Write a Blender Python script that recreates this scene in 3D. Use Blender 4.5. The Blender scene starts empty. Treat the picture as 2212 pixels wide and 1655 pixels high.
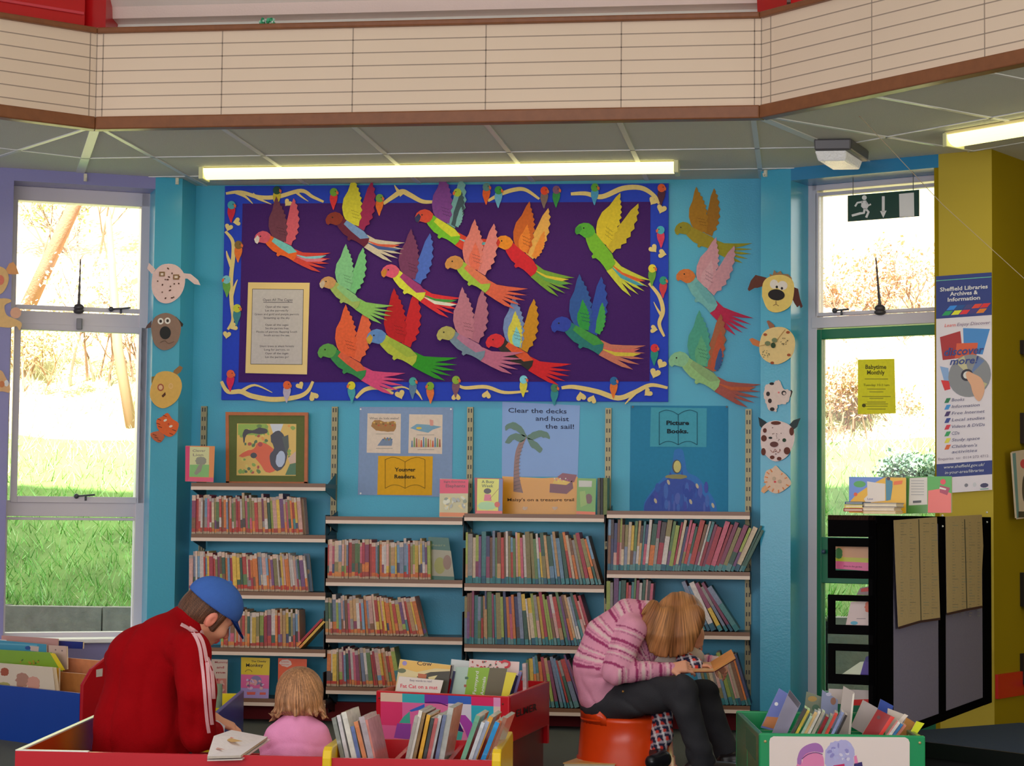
import bpy, math, random
import numpy as np
from mathutils import Vector, Matrix
from mathutils.geometry import tessellate_polygon
random.seed(7)
S = bpy.context.scene
COL = S.collection
# ------------------------------------------------------------------ camera
F = 4540.0
PITCH, ROLL, YAW = map(math.radians, (3.6, 0.538, 8.0))
CP = np.array([1.56, -11.07, 1.1])
def _rot():
    cp, sp = math.cos(PITCH), math.sin(PITCH); cr, sr = math.cos(ROLL), math.sin(ROLL); cy, sy = math.cos(YAW), math.sin(YAW)
    Rz = np.array([[cy, -sy, 0], [sy, cy, 0], [0, 0, 1]])
    f = np.array([0, cp, sp]); u = np.array([0, -sp, cp]); r = np.array([1, 0, 0])
    return np.stack([cr*r+sr*u, -sr*r+cr*u, f]) @ Rz.T
MR = _rot()
cam_d = bpy.data.cameras.new('camera'); cam = bpy.data.objects.new('camera', cam_d); COL.objects.link(cam)
cam_d.lens = F/2212*36; cam_d.sensor_width = 36; cam_d.sensor_fit = 'HORIZONTAL'; cam_d.clip_start = 0.05; cam_d.clip_end = 300
mw = Matrix.Identity(4)
for i in range(3):
    mw[i][0] = MR[0][i]; mw[i][1] = MR[1][i]; mw[i][2] = -MR[2][i]; mw[i][3] = CP[i]
cam.matrix_world = mw
S.camera = cam
S.view_settings.view_transform = 'Standard'; S.view_settings.look = 'None'; S.view_settings.gamma = 1.0
S.view_settings.use_curve_mapping = False
S.view_settings.exposure = 0.0
# ------------------------------------------------------------------ world, sun and large area lights added out of view
W = bpy.data.worlds.new('overcast_sky'); S.world = W; W.use_nodes = True
bg = W.node_tree.nodes['Background']; bg.inputs[0].default_value = (0.93, 0.97, 1.0, 1); bg.inputs[1].default_value = 3.2
def lamp(name, kind, loc, target, energy, color, size=None, size_y=None, angle=None):
    l = bpy.data.lights.new(name, kind); l.energy = energy; l.color = color
    if kind == 'AREA':
        l.shape = 'RECTANGLE'; l.size = size; l.size_y = size_y
    if kind == 'SUN': l.angle = angle
    o = bpy.data.objects.new(name, l); COL.objects.link(o); o.location = loc
    o.rotation_euler = (Vector(target)-Vector(loc)).to_track_quat('-Z', 'Y').to_euler()
    return o
lamp('sun', 'SUN', (0, -10, 14), (0.8, 3, 0.5), 24.0, (1, 0.98, 0.95), angle=0.02)
lamp('added_rear_fill', 'AREA', (-0.5, -13.4, 1.75), (0, 0, 2.35), 330, (0.97, 0.94, 1.0), 8, 2.4)  # unseen area light, added to brighten the fascia from the camera side
lamp('added_left_fill', 'AREA', (-5.7, -5.2, 1.4), (0.2, -1.5, 2.9), 55, (0.97, 0.96, 1.0), 3, 1.8)  # added fill with no window behind it, lifts the ceiling
lamp('added_right_fill', 'AREA', (5.7, -5.6, 1.4), (-0.2, -1.5, 2.9), 55, (0.97, 0.96, 1.0), 3, 1.8)  # twin fill added on the right, also aimed up at the ceiling
lamp('added_overhead_fill', 'AREA', (0, -6.2, 4.1), (0, -5.6, 0), 55, (0.95, 0.97, 1.0), 4.0, 4.0)  # unseen overhead light added to brighten the middle of the room
# ------------------------------------------------------------------ pixel helpers (2212 x 1655): a pixel is carried onto a real surface
def ray(x, y): return MR.T @ np.array([(x-1106)/F, -(y-827.5)/F, 1.0])
def isect(x, y, p, n):
    d = ray(x, y); return CP + d*(((p-CP) @ n)/(d @ n))
def onz(x, y, z): return isect(x, y, np.array([0, 0, z]), np.array([0, 0, 1.0]))
def ony(x, y, Y): return isect(x, y, np.array([0, Y, 0.0]), np.array([0, 1.0, 0]))
def dep(x, y, d): return CP + d*ray(x, y)
class Plane:
    def __init__(s, p, ang):        # ang: heading of the surface's right-hand direction, degrees from +X
        a = math.radians(ang); s.p = np.array([p[0], p[1], 0.0]); s.d = np.array([math.cos(a), math.sin(a), 0]); s.n = np.array([math.sin(a), -math.cos(a), 0])
    def at(s, u, z, off=0.0): return s.p + s.d*u + s.n*off + np.array([0, 0, z])
    def px(s, x, y, off=0.0): return isect(x, y, s.p+s.n*off, s.n)
    def uz(s, x, y, off=0.0):
        q = s.px(x, y, off)-s.p; return (q @ s.d, q[2])
    def shift(s, off):
        q = Plane(s.p+s.n*off, 0); q.d, q.n = s.d, s.n; return q
# ------------------------------------------------------------------ colours and materials
def lin(v):
    v /= 255.0; return v/12.92 if v <= 0.04045 else ((v+0.055)/1.055)**2.4
GAIN = 1.55
def c(r, g, b, k=1.0): return tuple(min(0.86, lin(x)*GAIN*k) for x in (r, g, b))+(1.0,)
MATS = {}
def mat(name, rough=0.6, col=None, emit=None, metal=0, bump=0, bscale=60, vary=0.0, spec=0.4, coat=0, vscale=8):
    if name in MATS: return MATS[name]
    m = bpy.data.materials.new(name); m.use_nodes = True; N = m.node_tree.nodes; L = m.node_tree.links; b = N['Principled BSDF']
    b.inputs['Roughness'].default_value = rough; b.inputs['Metallic'].default_value = metal
    b.inputs['Specular IOR Level'].default_value = spec; b.inputs['Coat Weight'].default_value = coat
    if col is None:
        a = N.new('ShaderNodeAttribute'); a.attribute_name = 'Col'; src = a.outputs['Color']
    else:
        a = N.new('ShaderNodeRGB'); a.outputs[0].default_value = col; src = a.outputs[0]
    tc = N.new('ShaderNodeTexCoord')
    if vary:
        n = N.new('ShaderNodeTexNoise'); n.inputs['Scale'].default_value = vscale; n.inputs['Detail'].default_value = 5; L.new(tc.outputs['Object'], n.inputs['Vector'])
        r = N.new('ShaderNodeMapRange'); r.inputs['To Min'].default_value = 1-vary; r.inputs['To Max'].default_value = 1+vary; L.new(n.outputs['Fac'], r.inputs['Value'])
        h = N.new('ShaderNodeHueSaturation'); L.new(src, h.inputs['Color']); L.new(r.outputs[0], h.inputs['Value']); src = h.outputs[0]
    L.new(src, b.inputs['Base Color'])
    if emit: b.inputs['Emission Color'].default_value = emit[:3]+(1,); b.inputs['Emission Strength'].default_value = emit[3]
    if bump:
        n = N.new('ShaderNodeTexNoise'); n.inputs['Scale'].default_value = bscale; n.inputs['Detail'].default_value = 4; L.new(tc.outputs['Object'], n.inputs['Vector'])
        bb = N.new('ShaderNodeBump'); bb.inputs['Strength'].default_value = bump; bb.inputs['Distance'].default_value = 0.01
        L.new(n.outputs['Fac'], bb.inputs['Height']); L.new(bb.outputs[0], b.inputs['Normal'])
    MATS[name] = m; return m
M_PAINT = mat('wall_paint', 0.42, bump=0.08, bscale=120, vary=0.05, spec=0.5, vscale=3)
M_CARD = mat('matt_card', 0.75, vary=0.10, vscale=60)
M_CRAYON = mat('crayoned_card', 0.7, vary=0.22, vscale=70)
M_GLOSS = mat('gloss_print', 0.28, spec=0.5, vary=0.04)
M_MATTE = mat('matte', 0.7, vary=0.04)
M_METAL = mat('painted_metal', 0.35, spec=0.5)
M_STEEL = mat('galvanised_steel', 0.4, metal=0.6)
M_WOOD = mat('varnished_wood', 0.35, vary=0.25, vscale=25)
M_LACQ = mat('lacquered_board', 0.25, spec=0.5, vary=0.05)
M_CLOTH = mat('cloth', 0.95, bump=0.35, bscale=350, vary=0.08, vscale=30, spec=0.1)
M_SKIN = mat('skin', 0.55, vary=0.06, vscale=25)
M_SCUFF = mat('scuffed_black', .8, vary=.15, spec=.0)
M_SPINE = mat('book_cover', 0.4, vary=0.35, vscale=90)
M_CLEAR = mat('plastic_sleeve_cover', 0.15, vary=0.3, vscale=40, spec=0.6, coat=0.4)
m = bpy.data.materials.new('window_glass'); m.use_nodes = True; N = m.node_tree.nodes; L = m.node_tree.links; N.clear()
o_ = N.new('ShaderNodeOutputMaterial'); t_ = N.new('ShaderNodeBsdfTransparent'); g_ = N.new('ShaderNodeBsdfGlossy'); x_ = N.new('ShaderNodeMixShader'); fr = N.new('ShaderNodeFresnel')
g_.inputs['Roughness'].default_value = 0.02; L.new(fr.outputs[0], x_.inputs[0]); L.new(t_.outputs[0], x_.inputs[1]); L.new(g_.outputs[0], x_.inputs[2]); L.new(x_.outputs[0], o_.inputs[0]); fr.inputs[0].default_value = 1.3
M_GLASS = m
m = bpy.data.materials.new('hair_strands'); m.use_nodes = True; N = m.node_tree.nodes; L = m.node_tree.links; b = N['Principled BSDF']; b.inputs['Roughness'].default_value = .5; b.inputs['Specular IOR Level'].default_value = .35
a_ = N.new('ShaderNodeAttribute'); a_.attribute_name = 'St'; c_ = N.new('ShaderNodeAttribute'); c_.attribute_name = 'Col'; n_ = N.new('ShaderNodeTexNoise'); n_.inputs['Scale'].default_value = 1.0; n_.inputs['Detail'].default_value = 3
L.new(a_.outputs['Vector'], n_.inputs['Vector']); r_ = N.new('ShaderNodeMapRange'); r_.inputs['From Min'].default_value = .3; r_.inputs['From Max'].default_value = .7; r_.inputs['To Min'].default_value = .45; r_.inputs['To Max'].default_value = 1.5; L.new(n_.outputs['Fac'], r_.inputs['Value'])
h_ = N.new('ShaderNodeHueSaturation'); L.new(c_.outputs['Color'], h_.inputs['Color']); L.new(r_.outputs[0], h_.inputs['Value']); L.new(h_.outputs[0], b.inputs['Base Color'])
u_ = N.new('ShaderNodeBump'); u_.inputs['Strength'].default_value = .6; u_.inputs['Distance'].default_value = .004; L.new(n_.outputs['Fac'], u_.inputs['Height']); L.new(u_.outputs[0], b.inputs['Normal']); M_HAIR = m
# ------------------------------------------------------------------ mesh builder
class MB:
    def __init__(s): s.v = []; s.f = []; s.c = []
    def add(s, vs, fs, col):
        b = len(s.v); s.v += [tuple(map(float, v)) for v in vs]
        for i, f in enumerate(fs):
            s.f.append(tuple(b+k for k in f)); s.c.append(col[i] if isinstance(col, list) else col)
        return s
    def hexa(s, p, col):            # p: 4 bottom points then 4 top points, both counter-clockwise
        return s.add(p, [(3, 2, 1, 0), (4, 5, 6, 7), (0, 1, 5, 4), (1, 2, 6, 5), (2, 3, 7, 6), (3, 0, 4, 7)], col)
    def box(s, lo, hi, col):
        (a, b, c_), (d, e, f) = lo, hi
        return s.hexa([(a, b, c_), (d, b, c_), (d, e, c_), (a, e, c_), (a, b, f), (d, b, f), (d, e, f), (a, e, f)], col)
    def pbox(s, P, u0, u1, z0, z1, o0, o1, col):   # box in a plane's coordinates, o = offset towards the room
        return s.hexa([P.at(u0, z0, o1), P.at(u1, z0, o1), P.at(u1, z0, o0), P.at(u0, z0, o0), P.at(u0, z1, o1), P.at(u1, z1, o1), P.at(u1, z1, o0), P.at(u0, z1, o0)], col)
    def slab(s, pts, nrm, th, col, side=None):      # polygon pts (3-D, flat) given the thickness th behind its face
        pts = [Vector(map(float, p)) for p in pts]; n = Vector(map(float, nrm)).normalized(); k = len(pts)
        tri = tessellate_polygon([pts]); b = [p-n*th for p in pts]
        fs = []; 
        for t in tri:
            a, q, r = (pts[i] for i in t)
            if (q-a).cross(r-a).dot(n) < 0: t = t[::-1]
            fs.append(tuple(t)); fs.append(tuple(k+i for i in t[::-1]))
        nf = len(fs)
        area = sum((pts[i].cross(pts[(i+1) % k])).dot(n) for i in range(k))
        for i in range(k):
            j = (i+1) % k; fs.append((i, i+k, j+k, j) if area > 0 else (j, j+k, i+k, i))
        return s.add(pts+b, fs, [col]*nf+[side or col]*k)
    def prism(s, pts, vec, col):
        pts = [Vector(map(float, p)) for p in pts]; vec = Vector(map(float, vec))
        return s.slab(pts, -vec, vec.length, col)
    def tube(s, pts, r, col, n=8, cap=True):
        pts = [Vector(map(float, p)) for p in pts]; rs = r if isinstance(r, (list, tuple)) else [r]*len(pts)
        vs = []; up = None
        for i, p in enumerate(pts):
            t = (pts[min(i+1, len(pts)-1)]-pts[max(i-1, 0)]).normalized()
            if up is None: up = t.orthogonal().normalized()
            up = (up-t*up.dot(t)).normalized(); w = t.cross(up)
            for k in range(n):
                a = 2*math.pi*k/n; vs.append(p+(up*math.cos(a)+w*math.sin(a))*rs[i])
        fs = []
        for i in range(len(pts)-1):
            for k in range(n): fs.append((i*n+k, i*n+(k+1) % n, (i+1)*n+(k+1) % n, (i+1)*n+k))
        if cap: fs.append(tuple(range(n))[::-1]); fs.append(tuple((len(pts)-1)*n+k for k in range(n)))
        return s.add(vs, fs, col)
    def lathe(s, cen, prof, col, n=24, cap=True):    # prof: (radius, z) upwards
        vs = [(cen[0]+r*math.cos(2*math.pi*k/n), cen[1]+r*math.sin(2*math.pi*k/n), cen[2]+z) for r, z in prof for k in range(n)]
        fs = [(i*n+k, i*n+(k+1) % n, (i+1)*n+(k+1) % n, (i+1)*n+k) for i in range(len(prof)-1) for k in range(n)]
        if cap: fs.append(tuple(range(n))[::-1]); fs.append(tuple((len(prof)-1)*n+k for k in range(n)))
        return s.add(vs, fs, col)
    def ball(s, cen, r, col, n=12, m_=8):
        r = r if isinstance(r, (list, tuple)) else (r, r, r); vs = []
        for i in range(m_+1):
            t = math.pi*i/m_
            for k in range(n): a = 2*math.pi*k/n; vs.append((cen[0]+r[0]*math.sin(t)*math.cos(a), cen[1]+r[1]*math.sin(t)*math.sin(a), cen[2]-r[2]*math.cos(t)))
        return s.add(vs, [(i*n+k, i*n+(k+1) % n, (i+1)*n+(k+1) % n, (i+1)*n+k) for i in range(m_) for k in range(n)], col)
    def build(s, name, material, parent=None, bevel=0, smooth=False, origin=None, **tags):
        me = bpy.data.meshes.new(name)
        if parent is not None: o = np.array(parent_world(parent))
        elif origin is not None: o = np.array(origin, float)
        else:
            a = np.array(s.v); o = (a.min(0)+a.max(0))/2; o[2] = a[:, 2].min()
        me.from_pydata([tuple(np.array(v)-o) for v in s.v], [], s.f); me.update()
        at = me.color_attributes.new('Col', 'FLOAT_COLOR', 'CORNER')
        arr = np.empty((len(me.loops), 4), np.float32); k = 0
        for p, q in zip(me.polygons, s.c): arr[k:k+p.loop_total] = q; k += p.loop_total
        at.data.foreach_set('color', arr.ravel()); me.materials.append(material)
        if smooth: me.polygons.foreach_set('use_smooth', [True]*len(me.polygons))
        ob = bpy.data.objects.new(name, me); COL.objects.link(ob)
        if parent is not None: ob.parent = parent
        else: ob.location = o
        if bevel:
            bv = ob.modifiers.new('bevel', 'BEVEL'); bv.width = bevel; bv.segments = 2; bv.limit_method = 'ANGLE'; bv.angle_limit = math.radians(40)
        for kk, vv in tags.items(): ob['category' if kk == 'cat' else kk] = vv
        return ob
def parent_world(o):
    p = np.zeros(3)
    while o is not None: p += np.array(o.location); o = o.parent
    return p
def thing(name, label, cat, loc, group=None):
    o = bpy.data.objects.new(name, None); COL.objects.link(o); o.location = tuple(map(float, loc)); o.empty_display_size = 0.05
    o['label'] = label; o['category'] = cat
    if group: o['group'] = group
    return o
_TC = {}
def text_polys(txt, shear=0.0, spacing=1.0, bold=0.0):
    key = (txt, shear, spacing, bold)
    if key in _TC: return _TC[key]
    cu = bpy.data.curves.new('t', 'FONT'); cu.body = txt; cu.size = 1; cu.shear = shear; cu.space_character = spacing; cu.offset = bold; cu.align_x = 'CENTER'; cu.align_y = 'CENTER'; cu.resolution_u = 2
    ob = bpy.data.objects.new('t', cu); COL.objects.link(ob); dg = bpy.context.evaluated_depsgraph_get(); dg.update()
    me = bpy.data.meshes.new_from_object(ob.evaluated_get(dg)); vs = np.array([v.co[:2] for v in me.vertices]); fs = [tuple(p.vertices) for p in me.polygons]
    bpy.data.objects.remove(ob); bpy.data.meshes.remove(me); bpy.data.curves.remove(cu); _TC[key] = (vs, fs); return vs, fs
def letter(mb, P, x, y, txt, h, col, off, w=None, shear=0, ang=0, bold=0.0, spacing=1.0):
    """lettering centred at a pixel of plane P: h letter height in pixels (cap height), w total width in pixels"""
    vs, fs = text_polys(txt, shear, spacing, bold)
    if not len(vs): return
    k = h/0.70; kx = k if w is None else w/max(1e-6, (vs[:, 0].max()-vs[:, 0].min()))
    cx = (vs[:, 0].max()+vs[:, 0].min())/2; cy = 0.0; ca, sa = math.cos(math.radians(ang)), math.sin(math.radians(ang))
    pts = []
    for a, b in vs:
        dx, dy = (a-cx)*kx, (b-cy)*k
        pts.append(P.px(x+dx, y+dx*sa/ca-dy, off) if abs(ang) < 45 else P.px(x+dx*ca+dy*sa, y+dx*sa-dy*ca, off))
    fs2 = []
    for f in fs:
        a, b, d = (Vector(pts[i]) for i in f[:3]); fs2.append(f if (b-a).cross(d-a).dot(Vector(P.n)) > 0 else f[::-1])
    mb.add(pts, fs2, col)
def ppoly(mb, P, pts, col, off=0.001, th=0.0008): mb.slab([P.px(x, y, off) for x, y in pts], P.n, th, col)
def rect(x0, y0, x1, y1): return [(x0, y0), (x1, y0), (x1, y1), (x0, y1)]
def ell(cx, cy, rx, ry=None, n=20, a0=0, a1=360, rot=0):
    ry = rx if ry is None else ry; r = math.radians(rot); o = []
    for k in range(n if a1-a0 >= 360 else n+1):
        t = math.radians(a0+(a1-a0)*k/n); X, Y = rx*math.cos(t), ry*math.sin(t); o.append((cx+X*math.cos(r)-Y*math.sin(r), cy+X*math.sin(r)+Y*math.cos(r)))
    return o
def stroke(pts, w):                 # ribbon polygon round a polyline; w width or list
    ws = w if isinstance(w, (list, tuple)) else [w]*len(pts); a, b = [], []
    for i, (x, y) in enumerate(pts):
        x0, y0 = pts[max(0, i-1)]; x1, y1 = pts[min(len(pts)-1, i+1)]; l = math.hypot(x1-x0, y1-y0) or 1; nx, ny = -(y1-y0)/l, (x1-x0)/l
        a.append((x+nx*ws[i]/2, y+ny*ws[i]/2)); b.append((x-nx*ws[i]/2, y-ny*ws[i]/2))
    return a+b[::-1]
def smooth_line(pts, k=5):
    out = []; n = len(pts)
    for i in range(n-1):
        p0, p1, p2, p3 = pts[max(0, i-1)], pts[i], pts[i+1], pts[min(n-1, i+2)]
        for j in range(k):
            t = j/k; out.append(tuple(0.5*(2*p1[q]+(p2[q]-p0[q])*t+(2*p0[q]-5*p1[q]+4*p2[q]-p3[q])*t*t+(3*p1[q]-p0[q]-3*p2[q]+p3[q])*t**3) for q in range(len(p1))))
    out.append(pts[-1]); return out
def wob(pts, a, seed=1):
    r = random.Random(seed); return [(x+r.uniform(-a, a), y+r.uniform(-a, a)) for x, y in pts]
# ------------------------------------------------------------------ the shell of the room
XL, XR = -1.754, 1.3255
PD = 0.25                                     # how far the piers stand out of the back wall
CZ = 2.885                                    # ceiling
BACK = Plane((0, 0), 0)
LEFT = Plane((XL, -PD), 27)                   # window wall on the left: u runs negative to the left
RIGHT = Plane((XR, -PD), -26)
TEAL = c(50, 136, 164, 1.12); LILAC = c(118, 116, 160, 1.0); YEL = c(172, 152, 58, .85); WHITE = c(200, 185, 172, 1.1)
FRAME = c(178, 172, 178, 1.0)
MB().box((-9, -14, -0.1), (9, 0.3, 0), c(84, 86, 82, 1.1)).build('floor', mat('carpet', 0.95, bump=0.6, bscale=400, vary=0.3, vscale=250, spec=0.05), kind='structure')
MB().box((XL-0.3, 0, 0), (XR+0.3, 0.3, CZ+1.2), TEAL).build('wall_back', M_PAINT, kind='structure')
ZL = 2.82                                     # lintel underside
def wall_with_opening(name, P, u0, u1, a, b, sill, col_lo, col_hi, split=None):
    mb = MB()
    mb.pbox(P, u0, a, 0, CZ+.05, -0.3, 0, col_lo); mb.pbox(P, b, u1, 0, CZ+.05, -0.3, 0, col_hi)
    mb.pbox(P, a, b, ZL, CZ+.05, -0.3, 0, split or col_lo)
    if sill: mb.pbox(P, a, b, 0, sill, -0.3, 0, col_lo)
    return mb
a1 = LEFT.uz(24, 650)[0]; b1 = LEFT.uz(331, 650)[0]
mb = wall_with_opening('wall_left', LEFT, -2.0, 0, a1, b1, 0.43, LILAC, TEAL)
mb.hexa([(XL-.3, -.001, 0), (XL, -.001, 0), (XL, 0.02, 0), (XL-.3, .02, 0), (XL-.3, -.001, CZ), (XL, -.001, CZ), (XL, .02, CZ), (XL-.3, .02, CZ)], TEAL)
p = LEFT.at(0, 0); q = LEFT.at(0, 0, -0.3)
mb.hexa([(XL, -PD, 0), (XL, 0.01, 0), (q[0], 0.01, 0), (q[0], q[1], 0), (XL, -PD, CZ+.05), (XL, 0.01, CZ+.05), (q[0], 0.01, CZ+.05), (q[0], q[1], CZ+.05)], TEAL)
mb.build('wall_left', mat('gloss_wall_paint', .24, vary=.05, spec=.7, bump=.06, bscale=90, vscale=3), kind='structure')
a2 = RIGHT.uz(1708, 900)[0]; b2 = RIGHT.uz(2029, 900)[0]; c2 = RIGHT.uz(2145, 900)[0]
mb = MB(); mb.pbox(RIGHT, 0, a2, 0, CZ+.05, -0.3, 0, TEAL); mb.pbox(RIGHT, a2, b2, ZL, CZ+.05, -0.3, 0, c(40, 120, 165, .9))
q = RIGHT.at(0, 0, -0.3)
mb.hexa([(XR, -PD, 0), (q[0], q[1], 0), (q[0], 0.3, 0), (XR, 0.3, 0), (XR, -PD, CZ+.05), (q[0], q[1], CZ+.05), (q[0], .3, CZ+.05), (XR, .3, CZ+.05)], TEAL)
mb.build('wall_right', mat('gloss_wall_paint', .24, vary=.05, spec=.7, bump=.06, bscale=90, vscale=3), kind='structure')
# yellow pier beyond the door and the wall that runs back from it
PC = RIGHT.at(c2, 0); SIDE = Plane((PC[0], PC[1]), 62)
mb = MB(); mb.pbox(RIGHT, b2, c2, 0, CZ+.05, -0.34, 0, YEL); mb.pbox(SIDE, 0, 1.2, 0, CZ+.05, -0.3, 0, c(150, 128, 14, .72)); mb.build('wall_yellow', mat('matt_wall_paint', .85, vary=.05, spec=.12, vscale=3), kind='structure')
mb = MB(); PZ = 0.25
mb.pbox(SIDE, 0.01, 1.19, PZ, PZ+.115, 0, 0.015, c(165, 25, 20)); mb.build('baseboard_right', M_METAL, kind='structure')
mb = MB(); mb.box((XL+.02, -0.05, 0), (XR-.01, 0, 0.10), c(110, 18, 24)).build('baseboard_back', M_MATTE, kind='structure')
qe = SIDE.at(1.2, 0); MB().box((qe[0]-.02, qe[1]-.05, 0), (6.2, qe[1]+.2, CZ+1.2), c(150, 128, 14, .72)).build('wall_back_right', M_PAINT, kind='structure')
# side and rear parts of the room that stand beside and behind the camera
mb = MB(); mb.box((-6.2, -13.5, 0), (-6.0, -1.6, CZ+1.2), c(190, 180, 165)); mb.build('wall_far_left', M_PAINT, kind='structure')
mb = MB(); mb.box((6.0, -13.5, 0), (6.2, 0.6, CZ+1.2), c(180, 165, 60)); mb.build('wall_far_right', M_PAINT, kind='structure')
mb = MB(); p = LEFT.at(-2.0, 0); mb.hexa([(-6.1, p[1]-1.2, 0), (p[0], p[1], 0), (p[0], p[1]+.2, 0), (-6.1, p[1]-1., 0), (-6.1, p[1]-1.2, CZ+1), (p[0], p[1], CZ+1), (p[0], p[1]+.2, CZ+1), (-6.1, p[1]-1., CZ+1)], LILAC); mb.build('wall_left_corner', M_PAINT, kind='structure')
# ---- suspended ceiling (soffit) round the octagon
FY = -1.667; FX0, FX1 = -1.752, 1.372
dl = np.array([-math.cos(math.radians(45)), -math.sin(math.radians(45))]); dr = np.array([math.cos(math.radians(45)), -math.sin(math.radians(45))])
A0 = np.array([FX0, FY]); A1 = np.array([FX1, FY]); A2 = A1+dr*3.1; A3 = A0+dl*3.1
tile = mat('ceiling_tile', 0.9, bump=0.7, bscale=300, vary=0.10, vscale=200)
mb = MB()
def flat(pts, z0, z1, col, m_=None):
    (m_ or mb).slab([(x, y, z0) for x, y in pts], (0, 0, -1), z1-z0, col)
CT = c(208, 184, 170, 1.2)
flat([tuple(A3), tuple(A0), tuple(A1), tuple(A2), (6, A2[1]), (6, 0.3), (-6, 0.3), (-6, A3[1])], CZ, CZ+.03, CT)
mb.build('ceiling', tile, kind='structure')
mb = MB(); bar = c(225, 215, 190, 1.2)
def gridbar(p, q, w=0.024):
    p = np.array(p); q = np.array(q); t = (q-p)/np.linalg.norm(q-p); n = np.array([-t[1], t[0]])*w/2
    mb.hexa([(p[0]-n[0], p[1]-n[1], CZ-.004), (q[0]-n[0], q[1]-n[1], CZ-.004), (q[0]+n[0], q[1]+n[1], CZ-.004), (p[0]+n[0], p[1]+n[1], CZ-.004), (p[0]-n[0], p[1]-n[1], CZ), (q[0]-n[0], q[1]-n[1], CZ), (q[0]+n[0], q[1]+n[1], CZ), (p[0]+n[0], p[1]+n[1], CZ)], bar)
for x in (FX0+.05, FX0+.62, FX0+1.24, FX0+1.86, FX0+2.47, FX1-.05): gridbar((x, FY), (x, -0.0))
t8 = math.tan(math.radians(22.5))
for k, w in ((0.74, .012), (1.34, .012)): gridbar((FX0-k*t8, FY+k), (FX1+k*t8, FY+k), w)
nl = np.array([-dl[1], dl[0]])*-1; nl = np.array([-math.sin(math.radians(45)), math.cos(math.radians(45))]); nr = np.array([math.sin(math.radians(45)), math.cos(math.radians(45))])
for k, w in ((0.74, .012), (1.34, .012)):
    p = A0+nl*k+(-dl)*k*t8*1; gridbar(tuple(A0+np.array([-k*t8, k])), tuple(A0+np.array([-k*t8, k])+dl*2.4), w); gridbar(tuple(A1+np.array([k*t8, k])), tuple(A1+np.array([k*t8, k])+dr*2.6), w)
for j in range(0, 5):
    p = A0+dl*(0.05+.62*j); gridbar(tuple(p), tuple(p+nl*1.6)); p = A1+dr*(0.05+.62*j); gridbar(tuple(p), tuple(p+nr*1.6))
gridbar(tuple(A0), tuple(A0+np.array([-t8, 1])*1.3), 0.045); gridbar(tuple(A1), tuple(A1+np.array([t8, 1])*1.3), .045)
mb.build('trim_1', M_METAL, kind='structure')   # the white bars of the tile grid
# ---- fascia round the octagon, its two timber rails
FZ0, FZ1 = 2.915, 3.335
def band(name, o0, o1, z0, z1, col, m_, **k):    # a ring section following the octagon's three seen sides; o = offset into the room
    mb = MB()
    def off(o): 
        e = o*t8; return [A3-nl*o, A0+np.array([e*1, -o])*np.array([1, 1]), A1+np.array([-e, -o]), A2-nr*o]
    P0, P1 = off(o0), off(o1)
    for i in range(3):
        a, b, d, e = P1[i], P1[i+1], P0[i+1], P0[i]
        mb.hexa([(*a, z0), (*b, z0), (*d, z0), (*e, z0), (*a, z1), (*b, z1), (*d, z1), (*e, z1)], col)
    return mb.build(name, m_, **k)
mf = mat('fascia_panel', 0.6, vary=0.05, vscale=2); 
band('wall_fascia', 0, 0.03, FZ0-.03, FZ1+.03, c(206, 170, 150, 1.1), mf, kind='structure')
TW = c(112, 68, 40, 1.0)
band('trim_2', -0.01, 0.055, FZ0-.035, FZ0+.025, TW, M_WOOD, kind='structure', bevel=0.006)
band('trim_3', -0.01, 0.055, FZ1, FZ1+.027, TW, M_WOOD, kind='structure', bevel=0.006)
# scored lines of the fascia: thin dark grooves
mb = MB(); GR = c(140, 124, 110)
def groove(P, u0, u1, z0, z1): mb.pbox(P, u0, u1, z0, z1, 0.0295, 0.0312, GR)
PCn = Plane((FX0, FY), 0); PLt = Plane(tuple(A3), 45); PRt = Plane(tuple(A1), -45); LN = FX1-FX0; ex = .03*t8
for i in range(6):
    z = FZ0+.025+(FZ1-FZ0-.025)*(i+.62)/6.55
    groove(PCn, ex, LN-ex, z-.0024, z+.0024); groove(PLt, 0, 3.1-ex, z-.0024, z+.0024); groove(PRt, ex, 3.1, z-.0024, z+.0024)
for u in (.045, .62, 1.24, 1.86, 2.48, LN-.045): groove(PCn, u-.0024, u+.0024, FZ0, FZ1)
for u in (3.1-.045, 3.1-.66, 3.1-1.28): groove(PLt, u-.0024, u+.0024, FZ0, FZ1)
for u in (.07, .68, 1.29, 1.9): groove(PRt, u-.0024, u+.0024, FZ0, FZ1)
groove(PCn, ex, ex+.004, FZ0, FZ1); groove(PCn, LN-ex-.004, LN-ex, FZ0, FZ1)
mb.build('trim_4', M_MATTE, kind='structure')
# ---- the roof space above the fascia: profiled cream sheeting, red beams, roof
mb = MB()
prof = [(-1.45, 3.30, 0), (-1.40, 3.40, 0), (-1.36, 3.415, 1), (-1.34, 3.465, 1), (-1.42, 3.475, 2), (-1.43, 3.53, 0), (-1.50, 3.60, 0), (-1.52, 3.66, 2), (-1.6, 3.9, 2)]
cols = [c(165, 150, 140), c(120, 112, 100), c(215, 200, 190), c(190, 170, 162), c(190, 170, 162), c(205, 185, 178), c(200, 180, 174), c(200, 180, 174)]
for i in range(len(prof)-1):
    (y0, z0, _), (y1, z1, _) = prof[i], prof[i+1]
    mb.hexa([(-3.2, y0, z0), (3.2, y0, z0), (3.2, y0+.03, z0), (-3.2, y0+.03, z0), (-3.2, y1, z1), (3.2, y1, z1), (3.2, y1+.03, z1), (-3.2, y1+.03, z1)], cols[i])
mb.build('wall_upper', M_PAINT, kind='structure')
RED = c(172, 20, 24, .95)
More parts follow.
